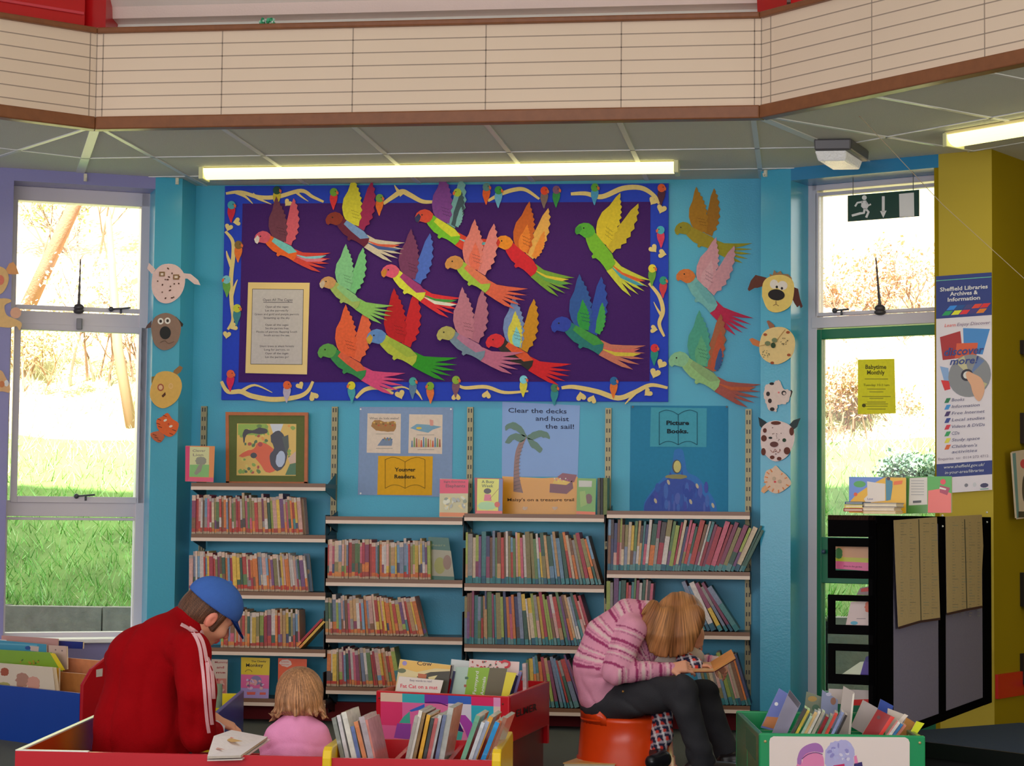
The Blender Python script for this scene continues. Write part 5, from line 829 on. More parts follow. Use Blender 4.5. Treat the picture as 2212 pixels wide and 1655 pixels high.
def twiggy(name, label, base, h, spread, n, col, seed, leafc=None, lean=(0, 0), r0=.02, ls=1.0):
    r_ = random.Random(seed); t = thing(name, label, 'shrub' if 'shrub' in name else 'tree', base, None); mb = MB(); tips = []
    def grow(p, d, L, r, lv):
        pts = [p]; 
        for k in range(4): d = (d+Vector((r_.uniform(-.3, .3), r_.uniform(-.3, .3), r_.uniform(-.12, .2)))).normalized(); pts.append(pts[-1]+d*L/4)
        mb.tube(pts, [r*(1-.5*k/4) for k in range(5)], col, 5, False); tips.append(pts[-1])
        if lv: 
            for _ in range(r_.choice([2, 3, 3])): q = pts[r_.choice([2, 3, 4])]; grow(q, (d+Vector((r_.uniform(-.9, .9), r_.uniform(-.9, .9), r_.uniform(-.3, .6)))).normalized(), L*.62, r*.5, lv-1)
    for _ in range(n): grow(Vector(base)+Vector((r_.uniform(-spread, spread), r_.uniform(-spread, spread), -.1)), Vector((lean[0]+r_.uniform(-.35, .35), lean[1]+r_.uniform(-.3, .3), 1)).normalized(), h*r_.uniform(.5, .8), r0*r_.uniform(.7, 1.2), 3)
    mb.build('branches', M_MATTE, t)
    if leafc:
        lf = MB()
        for q in tips:
            for _ in range(7):
                a = Vector((r_.uniform(-1, 1), r_.uniform(-1, 1), r_.uniform(-1, 1))).normalized(); b = a.orthogonal().normalized(); s = r_.uniform(.03, .06)*ls; o = q+Vector((r_.uniform(-.14, .14), r_.uniform(-.14, .14), r_.uniform(-.12, .12)))*ls; lf.add([o-a*s, o+b*s*.5, o+a*s, o-b*s*.5], [(0, 1, 2, 3)], c(*r_.choice(leafc)))
        lf.build('leaves', mat('leaf', .6), t)
    return t
def hb(px, y): q = ony(px, 900, y); return (q[0], y, hill_z(q[0], y))
BRN = c(130, 104, 76); 
twiggy('bare_shrub', 'tangled bare brown shrub on the bank behind the left part of the window', hb(95, 4.8), .55, .35, 12, BRN, 1, [(190, 170, 130), (150, 140, 100)], r0=.010, ls=.4)
twiggy('bare_shrub', 'pale bare shrub on the bank behind the right part of the left window', hb(250, 5.0), .75, .3, 12, c(110, 84, 64), 2, [(170, 160, 120), (190, 170, 140)], r0=.012, ls=.4)
twiggy('leafy_shrub', 'green leaved twiggy shrub between the two bare ones on the bank', hb(165, 7.6), 1.0, .4, 10, c(110, 90, 70), 3, [(140, 160, 90), (170, 170, 120)], r0=.012, ls=.5)
twiggy('bare_shrub', 'dense bare bramble on the bank behind the exit door notice', hb(1850, 4.0), .42, .35, 16, c(110, 80, 60), 4, [(170, 130, 100), (150, 130, 90)], r0=.008, ls=.4)
twiggy('bare_shrub', 'bare brown shrub high on the bank behind the exit door', hb(1960, 5.8), .6, .5, 18, c(110, 84, 64), 5, [(170, 140, 110)], r0=.010, ls=.5)
twiggy('evergreen_shrub', 'dark green leafy evergreen shrub outside the lower door pane', hb(1972, 3.1), .17, .12, 16, c(90, 90, 70), 6, [(90, 116, 90), (120, 140, 110), (70, 96, 76)], r0=.004, ls=.45)
mb = MB(); p0 = np.array(hb(30, 6)); mb.tube([p0, p0+np.array([.5, 0, 1.1]), p0+np.array([1.0, .1, 2.4]), p0+np.array([1.2, .2, 4.4])], [.07, .06, .05, .03], c(120, 90, 66), 10); mb.build('leaning_tree', mat('bark', .9, vary=.3, bump=.6), label='leaning brown tree trunk at the left of the left window', cat='tree', smooth=True)
mb = MB(); p0 = np.array(hb(285, 4.0)); mb.tube([p0, p0+np.array([-.12, 0, .6]), p0+np.array([-.25, .1, 1.6])], [.045, .04, .025], c(120, 96, 70), 8); mb.build('sapling', M_MATTE, label='thin dark stem rising at the right of the left window', cat='tree', smooth=True)
# ================================================================== furniture in front of the shelves
RD = c(176, 20, 34, .9); RDI = c(150, 50, 14, .8); BLU = c(20, 58, 138, .9); TAN = c(158, 100, 50, .9)
def panel(mb, a, b, z0, z1, th, col, inward):     # upright board from a to b (xy), thickness towards 'inward' point
    a, b = np.array(a[:2]), np.array(b[:2]); t = (b-a)/np.linalg.norm(b-a); n = np.array([-t[1], t[0]])
    if (np.array(inward[:2])-a) @ n < 0: n = -n
    P = [(*a, z0), (*b, z0), (*(b+n*th), z0), (*(a+n*th), z0), (*a, z1), (*b, z1), (*(b+n*th), z1), (*(a+n*th), z1)]
    if t[0]*n[1]-t[1]*n[0] < 0: P = [P[i] for i in (1, 0, 3, 2, 5, 4, 7, 6)]
    mb.hexa(P, col)
def planeab(a, b): 
    P = Plane((a[0], a[1]), math.degrees(math.atan2(b[1]-a[1], b[0]-a[0]))); return P
# the long low red unit the man sits in
A = onz(33, 1622, .30); B = onz(709, 1636, .30); K_ = onz(195, 1550, .30); inn = (A+B+K_*2)/4+np.array([.3, .3, 0])
t = thing('bench_box', 'long low red open box unit in the front left with white top edges', 'box unit', (A[0], A[1], 0))
mb = MB(); panel(mb, A, B, .0, .30, .018, RD, inn); mb.build('front_panel', M_LACQ, t)
mb = MB(); panel(mb, A+(K_-A)*.0157, K_+(K_-A)*.12, .0, .298, .018, c(176, 64, 14, .8), inn); mb.build('side_panel', M_LACQ, t)
mb = MB(); panel(mb, A-(K_-A)*0, K_+(K_-A)*.12, .298, .303, .018, c(215, 212, 210), inn); panel(mb, A, A+(B-A)*.235, .300, .3035, .018, c(205, 200, 200), inn); mb.build('white_edging', M_LACQ, t)
K2 = K_+(K_-A)*.12; K3 = K2+(B-A)*.95
mb = MB(); panel(mb, K2, K3, .0, .16, .018, c(140, 20, 30), A); mb.build('back_panel', M_LACQ, t)
mb = MB(); mb.hexa([(*(p[:2]), .0) for p in (A, B, K3, K2)]+[(*(p[:2]), .015) for p in (A, B, K3, K2)], c(150, 60, 30)); mb.build('base_board', M_LACQ, t)
# small red book box with yellow ends
C1 = onz(717, 1638, .30); C2 = onz(1063, 1643, .30); C4 = onz(1090, 1600, .30); dpt = C4-C2; C3 = C1+dpt; mid = (C1+C2+C3+C4)/4
t = thing('book_box', 'small red book box with three compartments and yellow ends', 'book box', (mid[0], mid[1], 0))
mb = MB(); panel(mb, C1, C2, 0, .30, .018, RD, mid); mb.build('front_panel', M_LACQ, t)
mb = MB(); panel(mb, C3, C4, 0, .30, .018, c(160, 14, 24), mid); mb.build('back_panel', M_LACQ, t)
for a, b in ((C1, C3), (C2, C4)):
    s = -1 if a is C1 else 1; n_ = np.array([1, 0, 0])*.03*s; pr = [(0, 0), (0, .30), (.02, .325), (.06, .335), (.94, .335), (.98, .325), (1, .30), (1, 0)]
    mb = MB(); mb.prism([a+dpt*(u*1.05-.03)+np.array([0, 0, z-.30]) for u, z in pr], n_*1.0, c(214, 164, 10)); mb.build('end_panel', M_LACQ, t, bevel=.004)
for f in (.36, .70):
    a = C1+(C2-C1)*f; mb = MB(); panel(mb, a, a+dpt*.97, .02, .285, .016, c(165, 18, 30), C2); mb.build('divider', M_LACQ, t)
mb = MB(); mb.hexa([(*(p[:2]), .08) for p in (C1, C2, C4, C3)]+[(*(p[:2]), .10) for p in (C1, C2, C4, C3)], c(120, 20, 26)); mb.build('base_board', M_LACQ, t)
def standbooks(prefix, grp, items, where, zb, Yf, dep_=.2, nm='library_book'):
    """items: (pixel x and y of the top left corner, width px, height m, lean deg, colour name, colour, cover colour)"""
    for i, (x, y, w, h, ln, cn, col, cov) in enumerate(items):
        q = ony(x, y, Yf+i*.004); s = F/((q-CP) @ MR[2]); th = math.radians(ln); tt = w/s; X = q[0]-h*math.sin(th); z = q[2]-h*math.cos(th)
        mb = MB(); bookmesh(mb, X, Yf+i*.004, z, tt, h, dep_, th, c(*col), [(.5, c(*col)), (.93, c(*col, .85))], c(*cov), c(190, 184, 172)); mb.build(nm, M_CLEAR, origin=(X, Yf, z), label='%s %s, %s from left, %s' % (cn, prefix, ordinal(i+1), where), cat='book', group=grp)
g1 = 'books standing in the small red box'
cv = (150, 150, 150)
standbooks('sleeved book', g1, [(716, 1552, 9, .30, -14, 'grey', (120, 124, 120), (130, 134, 130)), (727, 1546, 8, .31, -13, 'white', (184, 180, 184), (190, 186, 188)), (737, 1540, 11, .31, -14, 'ivory', (196, 194, 186), (190, 190, 184)), (748, 1575, 8, .25, -14, 'pale green', (150, 160, 120), (170, 176, 160)), (757, 1570, 8, .26, -13, 'blue', (90, 104, 150), (150, 156, 150)), (764, 1560, 9, .28, -15, 'orange', (190, 120, 80), (180, 150, 140)), (775, 1550, 12, .30, -14, 'mottled lilac', (160, 150, 156), (180, 160, 156)), (786, 1556, 8, .28, -13, 'coral pink', (186, 120, 110), (176, 130, 130))], 'left compartment of the small red box', .12, C1[1]+.12)
standbooks('sleeved book', g1, [(896, 1548, 8, .30, 12, 'grey', (150, 146, 140), (130, 130, 130)), (905, 1536, 8, .32, 12, 'white', (190, 184, 176), (150, 150, 150)), (913, 1540, 7, .31, 12, 'brown', (130, 104, 70), (90, 70, 50)), (922, 1545, 8, .30, 11, 'golden', (200, 150, 50), (190, 150, 60)), (931, 1552, 7, .29, 11, 'charcoal', (60, 66, 66), (70, 74, 74)), (939, 1552, 8, .29, 11, 'dusky pink', (170, 90, 90), (170, 100, 100)), (947, 1546, 8, .30, 12, 'silver', (170, 170, 170), (160, 160, 160)), (957, 1545, 8, .30, 10, 'slate blue', (100, 110, 140), (120, 130, 150)), (968, 1530, 12, .33, 10, 'clear', (160, 162, 158), (170, 170, 164))], 'middle compartment of the small red box', .12, C1[1]+.14)
standbooks('sleeved book', g1, [(1028, 1548, 10, .31, 19, 'sea green', (100, 150, 124), (120, 160, 140)), (1040, 1562, 8, .28, 19, 'white', (180, 184, 190), (170, 174, 180)), (1049, 1560, 9, .28, 20, 'pale blue', (140, 150, 170), (160, 164, 170)), (1057, 1550, 9, .30, 21, 'gold patterned', (190, 140, 60), (180, 140, 70)), (1070, 1562, 10, .27, 21, 'bright blue', (40, 130, 190), (60, 140, 190)), (1078, 1558, 7, .28, 21, 'rust', (150, 80, 50), (140, 80, 60)), (1087, 1552, 9, .29, 20, 'brown and clear', (140, 96, 80), (170, 150, 150))], 'right compartment of the small red box', .12, C1[1]+.12)
# the patchwork fronted red book box behind it
E1 = onz(812, 1492, .37); E2 = onz(1100, 1505, .37); E3 = onz(1187, 1472, .37); E4 = E1+(E3-E2); em = (E1+E3)/2; EF = planeab(E1, E2); ES = planeab(E2, E3)
t = thing('book_box', 'deep red book box with patchwork picture front and ELMER on its side', 'book box', (em[0], em[1], 0))
mb = MB(); panel(mb, E1, E2, .10, .37, .02, RD, em); mb.build('front_panel', M_LACQ, t, bevel=.005)
mb = MB(); panel(mb, E2+(E3-E2)*.025, E3, .18, .37, .02, c(156, 10, 22), em); mb.build('side_panel', M_LACQ, t, bevel=.004)
mb = MB(); panel(mb, E1+(E3-E2)*.025, E4, .18, .37, .02, c(156, 10, 22), em); mb.build('side_panel', M_LACQ, t)
mb = MB(); panel(mb, E4, E3, .10, .37, .02, c(160, 14, 24), em); mb.build('back_panel', M_LACQ, t)
mb = MB(); q = [em+(p-em)*.93 for p in (E1, E2, E3, E4)]; mb.hexa([(*p[:2], 0) for p in q]+[(*p[:2], .19) for p in q], c(90, 10, 16)); mb.build('base', M_LACQ, t)
mb = MB(); cl = [(200, 170, 150), (50, 150, 160), (110, 50, 140), (50, 90, 170), (190, 40, 90), (200, 130, 170)]; x_ = [822, 869, 917, 968, 1018, 1066, 1081]
def ey(x, y): return y+(x-820)*.045
rws = [(1496, 1515, cl), (1515, 1566, [(196, 50, 96), (200, 90, 140), (206, 100, 140), (196, 180, 190), (40, 150, 170), (200, 170, 160)]), (1566, 1601, [(200, 84, 130), (206, 100, 140), (190, 60, 110), (200, 110, 150), (200, 100, 140), (196, 160, 170)])]
for y0, y1, cs in rws:
    for i, cc in enumerate(cs): ppoly(mb, EF, [(x_[i], ey(x_[i], y0)), (x_[i+1], ey(x_[i+1], y0)), (x_[i+1], ey(x_[i+1], y1)), (x_[i], ey(x_[i], y1))], c(*cc), .001, .0009)
def ep(pts, col, o=.0015): ppoly(mb, EF, pts, c(*col), o, .0004)
ep(stroke(smooth_line([(918, 1518), (945, 1518), (967, 1525)], 4), 2.2), (70, 20, 90)); ep([(884, 1535), (917, 1521), (917, 1531), (888, 1538)], (50, 90, 170)); ep([(862, 1562), (872, 1548), (885, 1537), (886, 1563)], (60, 150, 130)); ep([(851, 1594), (858, 1563), (888, 1564), (886, 1598)], (130, 60, 140)); ep([(985, 1545), (1005, 1545), (1020, 1562), (1024, 1600), (1012, 1600), (1004, 1578)], (150, 60, 150)); ep([(985, 1578), (992, 1560), (1002, 1582)], (40, 24, 80)); ep([(976, 1601), (982, 1578), (1000, 1582), (996, 1602)], (60, 150, 140)); ep([(968, 1520), (1018, 1522), (1016, 1560), (975, 1545)], (190, 184, 200), .0013)
mb.build('patchwork_print', M_GLOSS, t)
mb = MB(); letter(mb, ES, 1138, 1535, 'ELMER', 15, c(30, 14, 12), .003, 44, ang=-19, bold=.015, spacing=1.1); mb.build('lettering', M_CARD, t)
mb = MB()
for x, y in ((819, 1508), (819, 1571), (1086, 1521)): mb.ball(EF.px(x, y, .002), .004, c(110, 60, 50), 8, 5)
mb.build('screw', M_STEEL, t)
g2 = 'books in the patchwork red box'; yb_ = em[1]
coverbook('large book titled Cow with a black and white cow cover', 'library_book', [(852, 1500), (965, 1505), (974, 1437), (864, 1424)], em[1]-.12, c(120, 100, 80), c(190, 176, 130), [([(865, 1425), (974, 1438), (972, 1446), (940, 1444), (900, 1452), (862, 1442)], (206, 160, 80)), ([(900, 1462), (930, 1452), (972, 1450), (966, 1500), (950, 1500), (946, 1480), (905, 1466)], (60, 60, 50)), ([(903, 1455), (922, 1457), (920, 1466), (903, 1464)], (160, 90, 60)), ([(925, 1463), (945, 1459), (938, 1468), (926, 1468)], (190, 180, 130)), (ell(868, 1449, 9, 5), (90, 100, 70)), (ell(874, 1433, 5, 5), (130, 120, 170)), ('T', 917, 1434, 'Cow', 9, (70, 50, 40), 32, 3)], group=g2)
coverbook('cream picture book with red lettering Fat Cat on a mat', 'library_book', [(853, 1498), (950, 1500), (958, 1470), (862, 1461)], em[1]-.19, c(190, 170, 160), c(204, 190, 180), [('T', 909, 1471, 'Easy words to read', 4.5, (120, 110, 120), 47, 3), ('T', 905, 1484, 'Fat Cat on a mat', 8, (190, 50, 70), 80, 3)], group=g2)
standbooks('book edge', g2, [(966, 1440, 5, .15, 10, 'pale', (150, 140, 130), (60, 60, 60)), (972, 1438, 5, .16, 10, 'plum', (70, 44, 60), (60, 50, 60)), (979, 1450, 5, .14, 10, 'dark blue', (50, 60, 90), (60, 60, 80))], 'behind the Cow book', .2, em[1]-.08, .05)
coverbook('large pale green animal book with a vivid green panel and white title', 'library_book', [(972, 1505), (1087, 1508), (1097, 1444), (985, 1441)], em[1]-.06, c(150, 170, 160), c(156, 180, 168), [([(1003, 1506), (1052, 1507), (1062, 1443), (1012, 1442)], (120, 160, 40)), ([(1045, 1507), (1085, 1508), (1096, 1444), (1058, 1443)], (90, 84, 60)), ('T', 1028, 1475, 'Farmyard', 7, (200, 206, 190), 50, -82), ('T', 1044, 1482, 'Animals', 7, (200, 206, 190), 40, -82), (wob(ell(1008, 1465, 4, 3), .6), (60, 100, 70)), (wob(ell(1005, 1482, 3, 3), .6), (150, 80, 60))], group=g2)
coverbook('pale book with small red figures and a big question mark', 'library_book', [(1010, 1470), (1120, 1474), (1122, 1430), (1014, 1424)], em[1]+.04, c(190, 170, 160), c(196, 172, 166), blobs(1050, 1437, 32, 8, 26, [(180, 40, 50), (60, 80, 70), (150, 60, 50)], 15, 2)+[(stroke(smooth_line([(1082, 1432), (1090, 1428), (1100, 1432), (1098, 1440), (1090, 1443)], 3), 5), (170, 20, 36))], group=g2)
coverbook('large white and blue book standing at the back', 'library_book', [(970, 1470), (1012, 1470), (1014, 1428), (975, 1424)], em[1]+.08, c(170, 180, 180), c(180, 186, 184), [], group=g2)
coverbook('yellow book between the animal book and the blue spines', 'library_book', [(1082, 1507), (1098, 1508), (1116, 1454), (1094, 1452)], em[1]-.10, c(190, 150, 30), c(220, 184, 40), [], group=g2)
standbooks('book spine', g2, [(1108, 1462, 6, .17, 15, 'teal', (50, 90, 130), (60, 90, 130)), (1115, 1460, 5, .17, 15, 'navy', (36, 40, 80), (40, 50, 90)), (1121, 1452, 7, .18, 15, 'lilac', (120, 120, 170), (130, 130, 170)), (1128, 1434, 8, .20, -2, 'pale grey', (170, 150, 150), (180, 160, 160))], 'right of the yellow book', .2, em[1]-.02, .06)
# blue and yellow box right of the man
U1 = onz(465, 1545, .30); U2 = onz(527, 1492, .30); ud = np.array([-(U2-U1)[1], (U2-U1)[0], 0]); ud /= np.linalg.norm(ud)
t = thing('book_box', 'blue sided box with a yellow tray between the man and the toddler', 'book box', (U1[0], U1[1], 0))
mb = MB(); panel(mb, U1-(U2-U1)*.02, U2, .06, .30, .018, c(40, 60, 140), U1+ud); mb.build('side_panel', M_LACQ, t, bevel=.003)
mb = MB(); w2 = ud*.34
for f, z in ((.55, .27), (.97, .29)): a = U1+(U2-U1)*f+ud*.02; panel(mb, a, a+w2, .08, z, .018, c(214, 176, 20), U1)
a = U1+(U2-U1)*.1+ud*.02; b = U1+(U2-U1)*.97+ud*.02; mb.hexa([(*p[:2], .08) for p in (a, b, b+w2, a+w2)]+[(*p[:2], .1) for p in (a, b, b+w2, a+w2)], c(206, 160, 20)); mb.build('tray', M_LACQ, t)
mb = MB(); panel(mb, U1+w2*1.1, U2+w2*1.1, .06, .30, .018, c(40, 60, 140), U1); mb.build('side_panel', M_LACQ, t)
q = dep(471, 1540, 9.05); mb = MB(); mb.lathe((q[0], q[1], .10), [(.017, 0), (.017, .262), (.014, .262), (.014, .2)], c(110, 124, 104), 16); mb.build('cardboard_tube', M_CARD, label='short grey green cardboard tube standing in the yellow tray', cat='tube', smooth=False)
# blue fronted picture book unit under the left window
P1 = onz(0, 1480, .26); P2 = onz(172, 1498, .26); fd = (P2-P1)/np.linalg.norm(P2-P1); bdv = np.array([-fd[1], fd[0], 0]); P0 = P1-fd*.7
t = thing('picture_book_box', 'blue fronted picture book box with a red arched end under the left window', 'book box', (P1[0], P1[1], 0))
mb = MB(); panel(mb, P0, P2, 0.0, .26, .02, BLU, P1+bdv); mb.build('front_panel', M_LACQ, t)
mb = MB(); prf = [(0, 0), (0, .30), (.05, .37), (.13, .42), (.24, .44), (.40, .44), (.47, .42), (.50, .34), (.50, 0)]; mb.prism([P2+bdv*u+np.array([0, 0, z-.26]) for u, z in prf], fd*.022, c(150, 10, 20)); mb.build('end_panel', M_LACQ, t, bevel=.005)
mb = MB(); pe = planeab(P2+fd*.0225, P2+fd*.0225+bdv); 
ppoly(mb, pe, [(208, 1447), (222, 1444), (221, 1461), (208, 1463)], c(170, 160, 150), .001); mb.build('paper_label', M_CARD, t)
for f, z, cc in ((.16, .33, TAN), (.33, .38, c(190, 120, 80, .9)), (.49, .36, c(170, 130, 90))):
    mb = MB(); panel(mb, P0+bdv*f, P2+bdv*f, .05, z, .012, cc, P1+bdv); mb.build('divider', M_WOOD, t)
mb = MB(); mb.hexa([(*p[:2], .05) for p in (P0+bdv*.02, P2+bdv*.02, P2+bdv*.5, P0+bdv*.5)]+[(*p[:2], .065) for p in (P0+bdv*.02, P2+bdv*.02, P2+bdv*.5, P0+bdv*.5)], c(120, 80, 50)); mb.build('base_board', M_LACQ, t)
def PB(o): q = planeab(P1, P2); q.p = q.p+bdv*o; return q
g3 = 'large picture books in the blue box'
coverbook('large cream book with brown blotches at the front of the blue box', 'picture_book', [(-60, 1494), (121, 1506), (113, 1442), (-60, 1428)], PB(.05), c(150, 130, 110), c(186, 172, 150), [(wob(ell(10, 1452, 9, 9), 1), (140, 70, 40)), (wob(ell(48, 1470, 14, 16), 2), (150, 110, 90)), (wob(ell(72, 1478, 14, 16), 2), (180, 130, 110)), (wob(ell(8, 1482, 14, 8), 1), (150, 140, 80))], group=g3, thick=.03)
coverbook('yellow edged book behind the cream one in the blue box', 'picture_book', [(60, 1502), (126, 1506), (127, 1443), (66, 1440)], PB(.10), c(190, 170, 130), c(206, 150, 40), [], group=g3)
coverbook('lime green wide book in the middle of the blue box', 'picture_book', [(-60, 1440), (135, 1450), (112, 1410), (-60, 1400)], PB(.22), c(110, 140, 40), c(112, 148, 40), [([(108, 1411), (119, 1412), (141, 1448), (130, 1448)], (214, 176, 30))]+blobs(60, 1430, 30, 4, 10, [(150, 120, 40), (70, 100, 40)], 3, 2), group=g3)
coverbook('off-white dotted book standing right of the lime green one', 'picture_book', [(105, 1445), (144, 1447), (143, 1396), (105, 1394)], PB(.27), c(150, 130, 130), c(176, 150, 136), [(ell(120, 1404, 1.5, 1.5), (100, 80, 80)), (ell(134, 1406, 1.5, 1.5), (100, 80, 80))], group=g3)
coverbook('turquoise book with rounded corner in the blue box', 'picture_book', [(-60, 1430), (100, 1434), (100, 1392), (-60, 1378)], PB(.30), c(60, 120, 150), c(60, 130, 156), [([(-60, 1386), (80, 1393), (80, 1396), (-60, 1390)], (90, 150, 170)), ([(64, 1395), (84, 1397), (83, 1408), (66, 1406)], (180, 160, 150)), (ell(60, 1400, 6, 4), (40, 70, 130))], group=g3)
coverbook('dusty pink book at the back of the blue box', 'picture_book', [(-60, 1420), (124, 1424), (126, 1380), (-60, 1369)], PB(.40), c(150, 110, 100), c(176, 130, 120), [], group=g3)
coverbook('dark blue book lying along the back of the box', 'picture_book', [(120, 1400), (178, 1402), (179, 1387), (122, 1384)], PB(.44), c(30, 40, 100), c(34, 44, 110), [], group=g3)
# green box at the front right
G1 = onz(1640, 1584, .36); G2 = onz(1999, 1590, .36); G3 = onz(1590, 1535, .36); gd = G3-G1; gm = (G2+G3)/2; GF = planeab(G1, G2)
GRN = c(20, 128, 78, .9)
t = thing('book_box', 'green book box with white picture panel in the front right corner', 'book box', (G1[0], G1[1], 0))
mb = MB(); panel(mb, G1, G2, 0, .36, .02, GRN, gm); mb.build('front_panel', M_LACQ, t, bevel=.006)
mb = MB(); panel(mb, G1+gd*.025, G3, 0, .355, .02, c(14, 96, 62, .9), gm); mb.build('side_panel', M_LACQ, t, bevel=.004)
mb = MB(); panel(mb, G2+gd*.025, G2+gd, 0, .355, .02, c(14, 96, 62, .9), gm); mb.build('side_panel', M_LACQ, t, bevel=.004)
mb = MB(); panel(mb, G3, G2+gd, 0, .36, .02, c(18, 120, 70, .9), gm); mb.build('back_panel', M_LACQ, t, bevel=.006)
mb = MB(); a = G1+gd*.5; panel(mb, a, G2+gd*.5, .05, .33, .014, c(18, 120, 70), G1); mb.build('divider', M_LACQ, t)
mb = MB(); mb.hexa([(*p[:2], .08) for p in (G1, G2, G2+gd, G3)]+[(*p[:2], .10) for p in (G1, G2, G2+gd, G3)], c(30, 90, 60)); mb.build('base_board', M_LACQ, t)
mb = MB(); ppoly(mb, GF, [(1662, 1602), (1664, 1595), (1671, 1591), (1955, 1593), (1962, 1597), (1965, 1604), (1965, 1740), (1662, 1740)], c(190, 178, 174, 1.05), .003, .003); mb.build('picture_panel', M_GLOSS, t)
mb = MB()
def gp(pts, col, o=.0035): ppoly(mb, GF, pts, c(*col), o, .0004)
gp(smooth_line([(1733, 1650), (1730, 1635), (1722, 1650), (1720, 1665), (1735, 1690), (1770, 1690), (1780, 1660), (1776, 1630), (1755, 1625), (1735, 1630)], 3), (190, 110, 150)); gp(smooth_line([(1722, 1640), (1728, 1622), (1742, 1610), (1762, 1605), (1775, 1612), (1778, 1626), (1760, 1624), (1742, 1628), (1732, 1640), (1730, 1652), (1722, 1650)], 3), (140, 90, 150), .004); gp(stroke(smooth_line([(1732, 1640), (1745, 1630), (1762, 1626), (1777, 1630)], 3), 1.5), (70, 40, 100), .0045)
gp(wob(smooth_line([(1784, 1620), (1795, 1606), (1812, 1600), (1830, 1600), (1842, 1612), (1845, 1630), (1838, 1660), (1800, 1670), (1782, 1650)], 4), 1.5), (150, 146, 186)); 
for i, (p, q) in enumerate(blobs(1815, 1625, 24, 16, 24, [(120, 116, 170), (180, 176, 196), (150, 150, 190)], 5, 4)): gp(p, q, .004+i*.00004)
gp([(1800, 1654), (1824, 1650), (1830, 1700), (1796, 1700)], (170, 30, 80), .0045); gp([(1845, 1650), (1862, 1646), (1870, 1700), (1840, 1700)], (40, 30, 90), .0045); gp([(1845, 1634), (1850, 1632), (1854, 1650), (1846, 1650)], (206, 110, 150), .0045)
mb.build('cartoon_print', M_GLOSS, t)
for x, y in ((1653, 1602), (1987, 1605)): mb = MB(); mb.ball(GF.px(x, y, .001), (.005, .002, .005), c(150, 130, 90), 10, 6); mb.build('screw', M_STEEL, t)
GS = planeab(G3, G1)
mb = MB(); ppoly(mb, GS, [(1611, 1570), (1632, 1592), (1632, 1644), (1611, 1616)], c(44, 70, 44), .001); mb.build('dark_print', M_CARD, t)
g4 = 'books leaning in the green box'
def gb(label, quad, o, side, front, arts=()): coverbook(label, 'library_book', quad, GFo(o), side, front, arts, group=g4, thick=.012)
def GFo(o): q = planeab(G1, G2); q.p = q.p+gd*o; return q
gb('blue and purple space book leaning at the far left of the green box', [(1643, 1572), (1676, 1580), (1704, 1500), (1683, 1487)], .62, c(60, 70, 120), c(90, 100, 160), [([(1646, 1568), (1676, 1576), (1682, 1550), (1656, 1548)], (160, 100, 60)), (ell(1677, 1521, 4, 4), (190, 190, 200))])
gb('grey mirrored book with pale edge leaning in the green box', [(1666, 1588), (1698, 1590), (1730, 1520), (1706, 1490)], .30, c(180, 160, 165), c(116, 112, 130), [([(1706, 1491), (1729, 1520), (1724, 1530), (1702, 1502)], (60, 56, 66))])
gb('green and brown book standing at the back of the green box', [(1733, 1570), (1770, 1575), (1782, 1508), (1742, 1494)], .80, c(60, 80, 60), c(104, 110, 90), [(ell(1755, 1510, 10, 6), (150, 120, 60)), (ell(1762, 1530, 8, 8), (60, 90, 70))])
gb('blue grey book beside the green and brown one', [(1770, 1570), (1808, 1575), (1810, 1512), (1776, 1490)], .74, c(90, 100, 130), c(110, 116, 144), [(ell(1800, 1515, 6, 8), (120, 84, 70)), (ell(1790, 1500, 6, 4), (150, 150, 170))])
gb('tall grey patterned book standing upright in the middle of the green box', [(1808, 1590), (1834, 1592), (1846, 1496), (1822, 1482)], .40, c(190, 180, 170), c(150, 140, 136), [([(1842, 1500), (1846, 1497), (1837, 1591), (1832, 1591)], (200, 190, 180))])
gb('pale grey book leaning against the tall patterned one', [(1838, 1570), (1870, 1588), (1896, 1530), (1864, 1512)], .46, c(190, 160, 110), c(146, 136, 134), [])
gb('dark red book with a red spine in the green box', [(1862, 1588), (1904, 1592), (1932, 1550), (1896, 1532)], .26, c(180, 20, 20), c(130, 30, 32), [([(1904, 1592), (1896, 1591), (1924, 1547), (1933, 1550)], (206, 50, 40)), (ell(1898, 1550, 4, 4), (90, 60, 60))])
gb('blue book at the top right of the green box', [(1888, 1560), (1920, 1570), (1930, 1525), (1902, 1510)], .66, c(30, 50, 120), c(40, 64, 140), [])
gb('pale cream book between the red and the yellow books', [(1912, 1590), (1930, 1592), (1960, 1546), (1918, 1530)], .34, c(200, 180, 170), c(170, 160, 150), [([(1912, 1590), (1922, 1591), (1962, 1546), (1954, 1542)], (204, 186, 176))])
gb('mustard book near the right end of the green box', [(1940, 1590), (1956, 1592), (1978, 1562), (1958, 1550)], .30, c(200, 130, 20), c(150, 100, 40), [])
gb('lime yellow book at the right end of the green box', [(1962, 1590), (1976, 1592), (1997, 1563), (1980, 1558)], .24, c(180, 190, 30), c(190, 200, 30), [])
